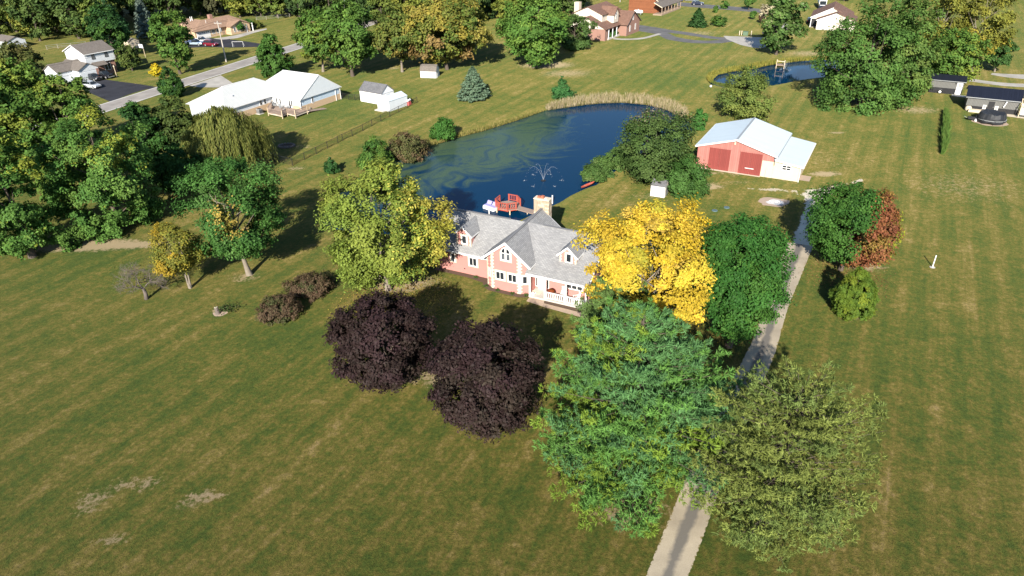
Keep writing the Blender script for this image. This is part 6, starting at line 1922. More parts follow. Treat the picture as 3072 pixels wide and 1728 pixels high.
# ------------------------------------------------------------------ black chain-link fence
def fence(name, line_px, label, hgt=1.2, gate=None):
    pts_ = [P(*q)[:2] for q in line_px]
    t = thing(name, (pts_[0][0], pts_[0][1], 0), label, 'fence')
    o0 = np.array([pts_[0][0], pts_[0][1], 0])
    for k, q in enumerate(pts_):
        a = np.array([q[0], q[1], 0]) - o0
        MB().tube([a, a + [0, 0, hgt + .08]], .05, 6).build('post', M['black'], t)
        if k + 1 < len(pts_):
            b = np.array([pts_[k + 1][0], pts_[k + 1][1], 0]) - o0
            MB().tube([a + [0, 0, hgt], b + [0, 0, hgt]], .03, 5).build('top_rail', M['black'], t)
            L = np.linalg.norm(b - a)
            d_ = (b - a) / L
            mb = MB()
            nn_ = np.cross(d_, (0, 0, 1))
            s = -hgt
            while s < L:
                for sg in (1, -1):
                    s0, s1 = (s, s + hgt)
                    z0_, z1_ = (0.05, hgt) if sg > 0 else (hgt, .05)
                    c0, c1 = max(s0, 0), min(s1, L)
                    if c1 - c0 < .05:
                        continue
                    f0, f1 = (c0 - s0) / hgt, (c1 - s0) / hgt
                    p0 = a + d_ * c0 + np.array([0, 0, z0_ + (z1_ - z0_) * f0])
                    p1 = a + d_ * c1 + np.array([0, 0, z0_ + (z1_ - z0_) * f1])
                    w_ = np.array([0, 0, .008])
                    mb.add([p0 - w_, p1 - w_, p1 + w_, p0 + w_], [(0, 1, 2, 3)])
                s += .13
            mb.build('chain_link', M['black'], t)
    return t
Z3 = lambda a, b: (500 + .29814 * a, 180 + .29814 * b)
line = [Z3(*q) for q in ((905, 975), (1085, 1020), (1270, 1065), (1390, 1005), (1507, 947), (1620, 890), (1725, 838), (1772, 812), (1870, 768), (1975, 715), (2067, 665), (2157, 617), (2247, 572), (2337, 527), (2425, 483), (2522, 430))]
fence('fence', line, 'black chain-link fence running past the white sheds to the willow')
fence('fence', [Z3(*q) for q in ((1735, 390), (1775, 388), (1833, 400), (1895, 405), (1945, 405))], 'short black fence between the metal-roofed house and tall white shed')
for lst, lb in (([(142, 150), (175, 146), (215, 143), (260, 138)], 'grey wire fence behind the two-storey house yard'), ([(770, 62), (800, 60), (835, 56), (870, 52)], 'wire fence along the woods right of the ranch house')):
    pts_ = [P(*q) for q in lst]
    t = thing('wire_fence', (pts_[0][0], pts_[0][1], 0), lb, 'fence')
    for k, q in enumerate(pts_):
        a = q - pts_[0]
        MB().tube([a, a + [0, 0, 1.3]], .05, 5).build('post', M['pole'], t)
        if k + 1 < len(pts_):
            b = pts_[k + 1] - pts_[0]
            for z in (.4, .8, 1.25):
                MB().tube([a + [0, 0, z], b + [0, 0, z]], .03, 4).build('rail', M['grey_metal'], t)

# ------------------------------------------------------------------ utility poles and wires
def upole(loc, h, rz, label, full=True):
    t = thing('utility_pole', loc, label, 'utility pole', rz)
    MB().tube([(0, 0, -.2), (0, 0, h)], [.19, .12], 9).build('pole', M['pole'], t)
    if full:
        box('crossarm', t, M['pole'], -1.2, 1.2, -.07, .07, h - .75, h - .6)
        for x in (-1.05, -.4, .4, 1.05):
            MB().lathe([(.05, h - .6), (.08, h - .5), (.05, h - .38), (.07, h - .3)], x, 0, 7).build('insulator', M['grey_metal'], t)
        MB().lathe([(.2, h - 2.7), (.24, h - 2.6), (.24, h - 1.9), (.18, h - 1.8)], -.38, -.1, 12).build('transformer', M['grey_metal'], t)
    return t
rd_ang = math.atan2(rd[1], rd[0])
pl1 = P(679, 186)
UP = upole((pl1[0], pl1[1], 0), 10.4, rd_ang + math.pi / 2, 'grey utility pole with crossarm and transformer beside the road')
pl0 = np.array([pl1[0], pl1[1], 0]) - np.array([rd[0], rd[1], 0]) * 62
pl2 = np.array([pl1[0], pl1[1], 0]) + np.array([rd[0], rd[1], 0]) * 60
upole(tuple(pl0), 10.2, rd_ang + math.pi / 2, 'grey utility pole hidden among the roadside grove')
upole(tuple(pl2), 10.2, rd_ang + math.pi / 2, 'grey utility pole behind the light green roadside trees')
for off_, z in ((-1.05, 10.1), (1.05, 10.1), (0.0, 7.4)):
    sd_ = np.array([-rd[1], rd[0], 0]) * off_
    pts_ = []
    for a, b in ((pl0, pl1), (pl1, pl2)):
        a, b = np.array([a[0], a[1], 0]), np.array([b[0], b[1], 0])
        for s in np.linspace(0, 1, 9)[(0 if a is pl0 else 0):]:
            pts_.append(a + (b - a) * s + sd_ + np.array([0, 0, z - 1.0 * 4 * s * (1 - s)]))
    w_ = MB().tube(pts_, .022, 4).build('power_line', M['black'])
    tag(w_, 'sagging black power line strung between the roadside utility poles', 'wire', 'power lines along the road')
g = P(1860, 6)
upole((g[0], g[1], 0), 8.0, 0, 'plain grey pole between the brown-roofed and log houses', False)

# ------------------------------------------------------------------ vehicles
def loft(name, secs, m, parent):
    """secs: list of (x, half width bottom, half width top, z bottom, z top)"""
    V, Fc = [], []
    for x, wb_, wt, zb, zt in secs:
        zm = zb + (zt - zb) * .55
        V += [(x, -wb_, zb), (x, -max(wb_, wt) * 1.02, zm), (x, -wt, zt), (x, wt, zt), (x, max(wb_, wt) * 1.02, zm), (x, wb_, zb)]
    for i in range(len(secs) - 1):
        for k in range(6):
            a, b = i * 6 + k, i * 6 + (k + 1) % 6
            Fc.append((a, b, b + 6, a + 6))
    n = len(secs)
    Fc.append(tuple(range(6)))
    Fc.append(tuple((n - 1) * 6 + k for k in range(6))[::-1])
    o = raw(name, V, Fc, m, parent, smooth=False)
    bv = o.modifiers.new('bevel', 'BEVEL')
    bv.width = .05
    bv.segments = 2
    bv.limit_method = 'ANGLE'
    return o
def wheels(t, xs, w, r=.36):
    for x in xs:
        for s in (-1, 1):
            y = s * (w - .1)
            ty = MB().tube([(x, y - .11, r), (x, y + .11, r)], r, 18).build('wheel', M['tyre'], t)
            MB().tube([(x, y + s * .105, r), (x, y + s * .125, r)], r * .62, 12).build('rim', M['rim'], ty)
def lights(t, xf, xr, w, z):
    for s in (-1, 1):
        box('headlight', t, M['lamp'], xf - .06, xf + .012, s * (w - .22) - .16, s * (w - .22) + .16, z, z + .18)
        box('tail_light', t, M['tail'], xr - .012, xr + .06, s * (w - .16) - .1, s * (w - .16) + .1, z, z + .28)
def suv(loc, rz, col, label, name='suv', cat='suv', tall=1.0):
    t = thing(name, loc, label, cat, rz)
    pm = paint(name + '_paint', col)
    loft('body', [(-2.2, .80, .82, .35, .85), (-2.1, .86, .86, .28, 1.02), (-1.0, .88, .86, .25, 1.05), (.7, .88, .85, .25, 1.03), (1.4, .87, .80, .27, .98), (2.1, .84, .74, .30, .88), (2.25, .76, .68, .38, .74)], pm, t)
    loft('cabin', [(-2.05, .78, .70, 1.0, 1.08), (-1.9, .80, .66, 1.0, 1.62 * tall), (-.2, .80, .66, 1.0, 1.70 * tall), (.45, .80, .64, 1.0, 1.62 * tall), (1.15, .78, .72, .98, 1.04)], M['glass'], t)
    loft('roof', [(-1.92, .60, .60, 1.60 * tall, 1.66 * tall), (-.2, .62, .62, 1.68 * tall, 1.74 * tall), (.42, .60, .58, 1.6 * tall, 1.66 * tall)], pm, t)
    for x in (-1.15, .0, .75):
        for s in (-1, 1):
            MB().prism([(x - .05, s * .815, 1.0), (x + .05, s * .815, 1.0), (x - .02, s * .68, 1.62 * tall), (x - .12, s * .68, 1.62 * tall)], (0, s * .02, 0)).build('pillar', pm, t)
    for s in (-1, 1):
        box('mirror', t, pm, .65, .8, min(s * .88, s * 1.05), max(s * .88, s * 1.05), 1.02, 1.18)
    box('bumper', t, M['black'], 2.12, 2.3, -.75, .75, .32, .5)
    wheels(t, (-1.35, 1.4), .88)
    lights(t, 2.2, -2.21, .85, .66)
    return t
def pickup(loc, rz, col, label, col2=None, ext=True):
    t = thing('pickup_truck', loc, label, 'pickup truck', rz)
    pm = paint('pickup_paint', col)
    pt = paint('pickup_upper_paint', col2) if col2 else pm
    loft('body', [(-2.7, .82, .84, .5, .80), (-2.6, .88, .88, .42, .98), (.9, .90, .88, .38, 1.0), (2.2, .88, .80, .40, .98), (2.65, .80, .74, .45, .85)], pm, t)
    for y0, y1 in ((-.90, -.78), (.78, .90)):
        box('bed_side', t, pt, -2.62, -.55, y0, y1, .95, 1.25)
    box('tailgate', t, pt, -2.7, -2.6, -.88, .88, .6, 1.25)
    box('bed_floor', t, M['black'], -2.6, -.55, -.78, .78, .98, 1.02)
    loft('cabin', [(-.6, .82, .68, 1.0, 1.68), (-.3, .82, .68, 1.0, 1.76), (.55, .82, .66, 1.0, 1.72), (1.25, .80, .74, .98, 1.06)], M['glass'], t)
    loft('roof', [(-.62, .66, .66, 1.68, 1.76), (-.3, .67, .67, 1.74, 1.81), (.52, .65, .62, 1.68, 1.76)], pt, t)
    loft('hood', [(1.1, .84, .80, .95, 1.08), (2.2, .82, .74, .92, 1.02), (2.5, .74, .66, .86, .92)], pt, t)
    for s in (-1, 1):
        for x in (-.55, .2):
            MB().prism([(x - .06, s * .83, 1.0), (x + .06, s * .83, 1.0), (x + .02, s * .70, 1.7), (x - .1, s * .70, 1.7)], (0, s * .02, 0)).build('pillar', pt, t)
        box('mirror', t, M['black'], .75, .88, min(s * .9, s * 1.08), max(s * .9, s * 1.08), 1.08, 1.26)
    box('bumper', t, M['rim'], 2.6, 2.74, -.82, .82, .42, .6)
    wheels(t, (-1.65, 1.65), .9, .38)
    lights(t, 2.62, -2.70, .86, .68)
    return t
ang = lambda a, b: math.atan2(b[1] - a[1], b[0] - a[0])
V5 = lambda a, b: P(520 + a * .11646, 30 + b * .11646)
a, b = V5(375, 925), V5(655, 930)
m_ = (a + b) / 2 + np.array([.3, 1.0, 0])
pickup((m_[0], m_[1], .02), ang(a, b), (.42, .52, .60), 'two-tone pale blue pickup truck on the ranch house drive', (.10, .16, .30))
a, b = V5(815, 940), V5(1025, 955)
m_ = (a + b) / 2 + np.array([.3, 1.0, 0])
suv((m_[0], m_[1], .02), ang(a, b), (.22, .012, .03), 'dark red suv parked beside the blue pickup truck')
m_ = V5(735, 845)
pickup((m_[0], m_[1], .02), ang(V5(560, 800), V5(880, 790)), (.55, .57, .60), 'silver pickup truck in front of the ranch house garage')
V6 = lambda a, b: P(150 + a * .11732, 100 + b * .11732)
m_ = V6(1400, 1140)
pickup((m_[0], m_[1], .02), az_t * -1 + .15, (.015, .015, .02), 'black pickup truck outside the two-storey house garage')
m_ = V6(1130, 1200)
suv((m_[0], m_[1], .02), -az_t + .1, (.02, .022, .028), 'dark car parked beside the black pickup truck', 'car', 'car', .95)
m_ = V6(1080, 1400)
suv((m_[0], m_[1], .02), -az_t + .2, (.62, .64, .66), 'white car on the black driveway, half hidden by trees', 'car', 'car', .92)
m_ = P(2092, 15)
suv((m_[0], m_[1], .02), -.15, (.02, .03, .06), 'dark blue car parked by the log house', 'car', 'car', .85)
m_ = P(2070, 2)
suv((m_[0], m_[1], .02), -.1, (.70, .71, .72), 'white car behind the dark blue car at the log house', 'car', 'car', .9)
m_ = P(2030, 5)
suv((m_[0], m_[1], .02), -.1, (.03, .05, .10), 'navy car at the end of the log house lane', 'car', 'car', .9)
for px_, lb in (((2428, 68), 'black car beside the cream house'), ((2445, 78), 'black suv parked at the corner of the cream house')):
    m_ = P(*px_)
    suv((m_[0], m_[1], .02), 1.2, (.015, .016, .02), lb, 'car', 'car', .95)
# motorhome
g = P(2463, 22)
MH = thing('motorhome', (g[0], g[1], 0), 'white and navy motorhome parked behind the cream house', 'motorhome', 1.25)
MB().box(-4.6, 4.2, -1.2, 1.2, .5, 1.6).build('lower_body', paint('navy_paint', (.02, .03, .06)), MH)
MB().box(-4.6, 4.2, -1.21, 1.21, 1.6, 3.4).build('upper_body', M['white'], MH)
box('windscreen', MH, M['glass'], -4.66, -4.58, -1.05, 1.05, 1.65, 2.7)
box('stripe', MH, M['lamp'], -4.64, -4.6, -.9, .9, 1.2, 1.35)
for x in (-3, 2.4):
    for s in (-1, 1):
        MB().tube([(x, s * 1.1 - .12, .5), (x, s * 1.1 + .12, .5)], .5, 14).build('wheel', M['tyre'], MH)

# ------------------------------------------------------------------ right-hand yard: trampoline, trailer, sauna frame
K4 = lambda a, b, z=0: P(2760 + a * .24413, 200 + b * .24413, z)
tp = K4(862, 680)
TR = thing('trampoline', (tp[0], tp[1], 0), 'round trampoline draped in black netting beside the charcoal workshop', 'trampoline')
rg = np.random.default_rng(4)
n_ = 28
V, Fc = [], []
for rr_, z in ((2.35, .75), (2.3, 1.1), (2.0, 1.75), (1.2, 1.62), (.0, 1.35)):
    for k in range(n_):
        a = 6.283 * k / n_
        fold = 1 + .035 * math.cos(4 * a * 1.0) + rg.normal() * .015
        V.append((rr_ * fold * math.cos(a), rr_ * fold * math.sin(a), z + .10 * math.cos(8 * a) * (rr_ > 1.9) + rg.normal() * .03))
for i in range(4):
    for k in range(n_):
        Fc.append((i * n_ + k, i * n_ + (k + 1) % n_, (i + 1) * n_ + (k + 1) % n_, (i + 1) * n_ + k))
raw('netting', V, Fc, M['black_fabric'], TR)
MB().lathe([(2.25, .62), (2.4, .66), (2.4, .74), (2.25, .76)], n=32).build('rim', M['grey_metal'], TR)
V, Fc = [], []
for z, rr_ in ((.05, 2.28), (.4, 2.36), (.72, 2.34)):
    for k in range(40):
        a = 6.283 * k / 40
        V.append((rr_ * (1 + .03 * math.sin(9 * a)) * math.cos(a), rr_ * (1 + .03 * math.sin(9 * a)) * math.sin(a), z + .12 * math.sin(5 * a) * (z < .1) + .12 * (z < .1)))
for i in range(2):
    for k in range(40):
        Fc.append((i * 40 + k, i * 40 + (k + 1) % 40, (i + 1) * 40 + (k + 1) % 40, (i + 1) * 40 + k))
raw('skirt', V, Fc, M['black_fabric'], TR)
for k in range(8):
    a = 6.283 * (k + .5) / 8
    MB().tube([(2.36 * math.cos(a), 2.36 * math.sin(a), 0), (2.36 * math.cos(a), 2.36 * math.sin(a), .95), (2.05 * math.cos(a), 2.05 * math.sin(a), 1.8)], .035, 6).build('leg', M['black'], TR)
sheet('worn_ring', [(tp[0] + 2.9 * math.cos(a) * (1 + .08 * math.sin(5 * a)), tp[1] + 2.7 * math.sin(a)) for a in np.linspace(0, 6.28, 30, endpoint=False)], .006, M['concrete_warm'])
g = K4(262, 318)
TL_ = thing('trailer', (g[0], g[1], 0), 'black utility trailer with one white wheel rim beside the small charcoal shed', 'trailer', -az_k + .02)
box('bed', TL_, M['black'], -1.9, 1.4, -.75, .75, .45, .55)
for y0, y1 in ((-.75, -.68), (.68, .75)):
    box('side', TL_, M['black'], -1.9, 1.4, y0, y1, .55, 1.0)
box('tailgate', TL_, M['black'], -1.95, -1.88, -.72, .72, .55, 1.5)
MB().prism([(1.4, -.5, .45), (2.6, -.05, .45), (2.6, .05, .45), (1.4, .5, .45)], (0, 0, .1)).build('drawbar', M['black'], TL_)
box('load', TL_, M['wood'], -.9, 1.0, -.5, .4, .55, .95)
for s in (-1, 1):
    w_ = MB().tube([(-.35, s * .85 - .1, .36), (-.35, s * .85 + .1, .36)], .36, 18).build('wheel', M['tyre'], TL_)
    MB().tube([(-.35, s * .95 - .02, .36), (-.35, s * .95 + .02, .36)], .25, 14).build('rim', M['white'], w_)
    fd = MB()
    for k in range(8):
        t0, t1 = math.pi * k / 8, math.pi * (k + 1) / 8
        fd.add([(-.35 + .48 * math.cos(t0), s * .72, .36 + .48 * math.sin(t0)), (-.35 + .48 * math.cos(t1), s * .72, .36 + .48 * math.sin(t1)), (-.35 + .48 * math.cos(t1), s * 1.0, .36 + .48 * math.sin(t1)), (-.35 + .48 * math.cos(t0), s * 1.0, .36 + .48 * math.sin(t0))], [(0, 1, 2, 3)])
    fd.build('mudguard', M['grey_metal'], TL_)
g = K4(645, 662)
MW = thing('lawn_cart', (g[0], g[1], 0), 'small black lawn cart with a white wheel beside the draped trampoline', 'cart', -.4)
MB().prism([(-.8, -.35, .3), (.5, -.35, .3), (.6, -.35, .65), (-.95, -.35, .65)], (0, .7, 0)).build('tub', M['black'], MW)
for s in (-1, 1):
    MB().tube([(.45, s * .45 - .06, .25), (.45, s * .45 + .06, .25)], .25, 14).build('wheel', M['plastic_white'], MW)
MB().tube([(-.8, 0, .35), (-1.5, 0, .7)], .03, 6).build('handle', M['grey_metal'], MW)
for (a_, b_), lb, sz in (((585, 525), 'rounded cream tank at the corner of the charcoal workshop', (.55, .45, .75)), ((690, 548), 'long cream planter box along the charcoal workshop wall', (1.35, .35, .5))):
    g = K4(a_, b_ + 12)
    t = thing('planter_box' if 'box' in lb else 'water_tank', (g[0], g[1], 0), lb, 'planter' if 'box' in lb else 'tank', -az_k)
    if 'box' in lb:
        box('panel', t, M['cream'], -sz[0], sz[0], -sz[1], -sz[1] + .06, 0, sz[2])
        box('panel', t, M['cream'], -sz[0], sz[0], sz[1] - .06, sz[1], 0, sz[2])
        box('panel', t, M['cream'], -sz[0], -sz[0] + .06, -sz[1] + .06, sz[1] - .06, 0, sz[2])
        box('panel', t, M['cream'], sz[0] - .06, sz[0], -sz[1] + .06, sz[1] - .06, 0, sz[2])
        box('soil', t, M['mulch'], -sz[0] + .06, sz[0] - .06, -sz[1] + .06, sz[1] - .06, 0, sz[2] - .08)
    else:
        MB().lathe([(.5, 0), (.55, .2), (.55, .6), (.35, .85), (.12, .92)], n=16).build('tank_body', M['cream'], t, smooth=True)
        MB().lathe([(.13, .92), (.13, .98)], n=10).build('cap', M['black'], t)
g = w2(KL, az_k, 8.6, -1.6)
FRM = thing('timber_frame', (g[0], g[1], 0), 'pale timber lean-to frame with a flat panel beside the charcoal workshop', 'timber frame', -az_k)
for x, y, z in ((0, 0, 2.0), (2.0, 0, 2.0), (0, 1.6, 2.9), (2.0, 1.6, 2.9)):
    box('post', FRM, M['wood_pale'], x - .06, x + .06, y - .06, y + .06, 0, z)
for x in (0, 2.0):
    trim('beam', FRM, M['wood_pale'], (x, -.1, 2.05), (x, 1.7, 2.98), .14, .1)
for y, z in ((0, 2.12), (1.6, 2.95)):
    box('crossbeam', FRM, M['wood_pale'], -.1, 2.1, y - .05, y + .05, z, z + .12)
slab('panel', FRM, M['concrete'], [(.12, -.2, .5), (1.88, -.2, .5), (1.88, 1.2, 2.3), (.12, 1.2, 2.3)], .05)
g = w2(KL, az_k, 11.3, -1.4)
t = thing('patio_furniture', (g[0], g[1], 0), 'pale red outdoor sofa on the patio beside the timber frame', 'sofa', -az_k)
box('seat', t, M['terracotta'], -.9, .9, -.4, .4, .2, .45)
box('backrest', t, M['quoin'], -.9, .9, .3, .42, .45, .85)
for s in (-1, 1):
    box('armrest', t, M['quoin'], s * .85 - .08, s * .85 + .08, -.4, .3, .45, .65)
box('base', t, M['wood'], -.9, .9, -.38, .4, .0, .2)

# ------------------------------------------------------------------ small things about the lawns
g = P(2797, 802)
t = thing('marker_post', (g[0], g[1], 0), 'thin white marker post standing alone on the right lawn', 'post', 0)
MB().tube([(0, 0, -.1), (.02, .02, 1.45)], .06, 10).build('pipe', M['white'], t)
MB().lathe([(.07, 1.45), (.07, 1.5), (.03, 1.53)], .02, .02, 10).build('cap', M['white'], t)
MB().lathe([(.28, 0), (.3, .03), (.1, .05)], n=12).build('base', M['concrete'], t)
g = P(654, 941)
t = thing('tree_stump', (g[0], g[1], 0), 'short cut tree stump with a few leafy shoots on the front lawn', 'stump')
MB().tube([(0, 0, -.1), (.0, 0, .1), (-.08, .06, .75)], [.34, .24, .2], 10).build('wood', M['bark_grey'], t)
MB().tube([(-.08, .06, .752), (-.083, .062, .775)], .185, 10).build('cut_face', M['cream'], t)
rg2 = np.random.default_rng(9)
q = rg2.normal(size=(260, 3)) * [.55, .4, .22] + [.75, .35, .4]
q[:, 2] = np.abs(q[:, 2])
me_ = leaf_mesh('shoots', q, rg2.normal(size=(260, 3)) + [0, 0, 1], np.full(260, .13), pick([(.05, .085, .022), (.075, .07, .03)], [.6, .4], 260, rg2), rg2)
o_ = bpy.data.objects.new('shoots', me_); C.objects.link(o_); o_.parent = t
sheet('stump_mulch', [(g[0] + .2 + .75 * math.cos(a) * (1 + .15 * math.sin(3 * a)), g[1] + .55 * math.sin(a)) for a in np.linspace(0, 6.28, 20, endpoint=False)], .006, M['concrete_warm'])
for (x, y), lb in (((2144, 632), 'grey-blue septic lid in the lawn nearer the yellow tree'), ((2180, 623), 'grey-blue septic lid in the lawn nearer the ash pit')):
    g = P(x, y)
    t = thing('septic_lid', (g[0], g[1], 0), lb, 'lid', -.45, 'septic lids in the lawn')
    MB().lathe([(.36, -.02), (.40, .0), (.40, .05), (.36, .08)], n=18).build('cover', mat('lid_green', (.10, .16, .17), .6, .15), t)
    box('lifting_bar', t, M['black'], -.1, .1, -.02, .02, .08, .11)
g = P(2326, 606)
rgp = random.Random(8)
def blob(cx, cy, rx, ry, n=26, amp=.12):
    ph_ = [rgp.uniform(0, 6.28) for _ in range(3)]
    return [(cx + rx * math.cos(a) * (1 + amp * math.sin(3 * a + ph_[0]) + amp * .6 * math.sin(7 * a + ph_[1])), cy + ry * math.sin(a) * (1 + amp * math.sin(4 * a + ph_[2]))) for a in np.linspace(0, 6.283, n, endpoint=False)]
sheet('ash_ring', blob(g[0] - .3, g[1], 2.1, 1.6), .006, M['concrete_warm'])
AP = sheet('ash_bed', blob(g[0], g[1] - .1, 1.2, .95), .012, M['ash'])
for k in range(7):
    a = rgp.uniform(0, 6.28)
    rr_ = rgp.uniform(.1, .9)
    z_ = rgp.uniform(.05, .16)
    MB().lathe([(z_ * 1.5, 0), (z_ * 1.2, z_ * .6), (z_ * .3, z_)], g[0] + rr_ * math.cos(a), g[1] + .75 * rr_ * math.sin(a), 7).build('ash_lump', M['ash'], AP)
# driveway edge stones? a red canoe on the bank and a white post at the water
g = P(1770, 559)
t = thing('canoe', (g[0] - .3, g[1] + .2, 0), 'red canoe lying on the near pond bank', 'canoe', .75)
V, Fc = [], []
for i in range(11):
    s = i / 10 * 2 - 1
    w = .36 * (1 - abs(s) ** 2.2)
    kz = .30 + .14 * abs(s) ** 3
    for y, z in ((-w, kz), (-w * .75, .1), (0, 0.02 + .1 * abs(s) ** 3), (w * .75, .1), (w, kz)):
        V.append((s * 1.5, y * .8, z * .8))
for i in range(10):
    for k in range(4):
        Fc.append((i * 5 + k, i * 5 + k + 1, i * 5 + k + 6, i * 5 + k + 5))
raw('hull', V, Fc, M['wood_red'], t, smooth=True)
for x in (-.8, .8):
    box('thwart', t, M['wood'], x * .7 - .06, x * .7 + .06, -.2, .2, .19, .22)
g = P(1657, 604)
t = thing('bank_post', (g[0], g[1], 0), 'short white post at the water edge behind the stone chimney', 'post')
MB().tube([(0, 0, -.4), (0, 0, .85)], .09, 8).build('pipe', M['white'], t)
MB().lathe([(.1, .85), (.1, .9), (.04, .93)], n=8).build('cap', M['white'], t)
g = P(2132, 262)
t = thing('ball', (g[0], g[1], 0), 'white ball lying in the grass near the far pond', 'ball')
MB().lathe([(.02, 0), (.2, .08), (.28, .25), (.2, .42), (.02, .5)], n=14).build('skin', M['white'], t, smooth=True)
# red and white play figures by the fence end
for i, (dx, lb) in enumerate(((0, 'red and white garden ornament against the black fence end'), (.55, 'red and white garden ornament against the black fence end'), (1.1, 'red and white garden ornament against the black fence end'))):
    q = P(1060 + 1130 * .14652 + dx * 5, 230 + 590 * .14652 - dx * 3)
    t = thing('garden_ornament', (q[0], q[1], 0), lb, 'ornament', 0, 'red and white ornaments by the fence')
    MB().lathe([(.22, 0), (.26, .1), (.16, .6), (.1, .8)], n=10).build('base', M['toy_red'], t)
    MB().lathe([(.1, .8), (.16, .95), (.12, 1.15), (.02, 1.25)], n=10).build('top', M['plastic_white'], t)
# fire pit ring in the willow shade
g = P(860, 439)
FP = thing('fire_pit', (g[0], g[1], 0), 'ring of grey stones around a fire pit in the willow shade', 'fire pit')
for k in range(16):
    a = 6.283 * k / 16
    MB().lathe([(.22, 0), (.26, .12), (.16, .3)], 1.3 * math.cos(a), 1.1 * math.sin(a), 6).build('stone', M['bark_grey'], FP)
MB().lathe([(1.3, 0), (1.2, .03)], n=20).build('ash', M['mulch'], FP)
# propane tank
g = P(1700 + 868 * .24725, 178 * .24725)
PT = thing('propane_tank', (g[0], g[1], 0), 'white horizontal propane tank beside the log house', 'propane tank', -az_l)
pr9 = [(-1.7, .05), (-1.62, .3), (-1.4, .5), (-1.1, .58), (1.1, .58), (1.4, .5), (1.62, .3), (1.7, .05)]
MB().tube([(x, 0, 1.0) for x, r_ in pr9], [r_ for x, r_ in pr9], 16).build('tank', M['white'], PT, smooth=True)
for x in (-.9, .9):
    box('leg', PT, M['grey_metal'], x - .08, x + .08, -.3, .3, 0, .5)
MB().lathe([(.14, 1.5), (.16, 1.75), (.08, 1.8)], n=10).build('valve_dome', M['white'], PT)
# transformer cabinet with bollards
g = P(2236, 106)
t = thing('utility_cabinet', (g[0], g[1], 0), 'low green utility cabinet between two bollards beside the lane', 'utility cabinet', -.4)
box('cabinet', t, M['green_box'], -.7, .7, -.5, .5, 0, 1.0)
box('lid', t, M['green_box'], -.74, .74, -.54, .54, 1.0, 1.1)
for dx, lb in ((-1.7, 'pale bollard left of the green utility cabinet'), (-1.1, 'pale leaning bollard close to the green utility cabinet'), (1.6, 'pale bollard right of the green utility cabinet')):
    b_ = thing('bollard', (g[0] + dx, g[1] - dx * .2, 0), lb, 'bollard')
    MB().tube([(0, 0, -.1), (0, 0, 1.2)], .12, 8).build('pipe', M['cream'], b_)
    MB().lathe([(.12, 1.2), (.1, 1.28), (.02, 1.32)], n=8).build('cap', M['cream'], b_)
# porch furniture
def rocker(u, v, rz, label):
    q = w2(HL, az, u, v, .2)
    t = thing('rocking_chair', q, label, 'chair', rz - az, 'white rocking chairs on the porch')
    box('seat', t, M['white'], -.28, .28, -.26, .28, .38, .43)
    for k in range(5):
        MB().prism([(-.24 + k * .12 - .035, .26, .43), (-.24 + k * .12 + .035, .26, .43), (-.24 + k * .12 + .035, .42, 1.1), (-.24 + k * .12 - .035, .42, 1.1)], (0, .03, 0)).build('back_slat', M['white'], t)
    box('top_rail', t, M['white'], -.3, .3, .40, .46, 1.08, 1.18)
    for s in (-1, 1):
        box('armrest', t, M['white'], s * .3 - .04, s * .3 + .04, -.28, .36, .62, .66)
        for y in (-.22, .25):
            MB().tube([(s * .28, y, .06), (s * .28, y, .63)], .03, 6).build('leg', M['white'], t)
        MB().tube([(s * .28, -.45, .10), (s * .28, -.2, .03), (s * .28, .2, .03), (s * .28, .5, .12)], .03, 6).build('rocker', M['white'], t)
rocker(9.9, -.75, .2, 'white slatted rocking chair on the porch behind the middle post')
rocker(11.4, -.95, -.9, 'white rocking chair turned sideways near the porch end')
q = w2(HL, az, 8.55, -1.1, .2)
t = thing('potted_mum', q, 'round rust-red potted flowers on the porch beside the front door', 'flowers')
MB().lathe([(.18, 0), (.26, .3), (.28, .32)], n=12).build('pot', M['terracotta'], t)
rg3 = np.random.default_rng(3)
dq = unit(rg3.normal(size=(900, 3)))
me_ = leaf_mesh('blooms', dq * [.42, .42, .34] * rg3.uniform(.8, 1.05, (900, 1)) + [0, 0, .62], dq, np.full(900, .09), pick([(.30, .06, .025), (.20, .045, .02), (.06, .08, .02)], [.5, .3, .2], 900, rg3), rg3, 1.2)
o_ = bpy.data.objects.new('blooms', me_); C.objects.link(o_); o_.parent = t
q = w2(HL, az, 6.75, -.95, .2)
t = tag(MB().box(-.55, .55, -.32, .32, 0, .02).build('doormat', M['quoin'], None), 'pale doormat in front of the white front door', 'mat')
t.location = q
t.rotation_euler = (0, 0, -az)
q = w2(HL, az, 6.62, -1.5, .2)
t = thing('watering_can', q, 'small white watering can at the left porch post', 'watering can')
MB().lathe([(.14, 0), (.15, .22), (.1, .26)], n=10).build('body', M['white'], t)
MB().tube([(.12, 0, .08), (.34, 0, .28)], .03, 6).build('spout', M['white'], t)
MB().tube([(-.12, 0, .08), (-.24, 0, .2), (-.1, 0, .32)], .02, 6).build('handle', M['white'], t)
# small plants in the mulch bed
for i, (u, v) in enumerate(((1.0, -1.75), (2.6, -2.05), (4.4, -2.05), (5.9, -1.75), (-1.0, -.45))):
    q = w2(HL, az, u, v)
    rg4 = np.random.default_rng(60 + i)
    t = thing('bed_plant', q, 'small grassy plant in the mulch bed below the bay windows', 'plant', 0, 'plants in the mulch bed')
    k = 90
    dq = unit(rg4.normal(size=(k, 3)) * [1, 1, .6] + [0, 0, .9])
    me_ = leaf_mesh('leaves', dq * rg4.uniform(.1, .32, (k, 1)), rg4.normal(size=(k, 3)), np.full(k, .05), pick([(.05, .10, .025), (.08, .13, .03)], [.5, .5], k, rg4), rg4, 4, dq)
    o_ = bpy.data.objects.new('leaves', me_); C.objects.link(o_); o_.parent = t
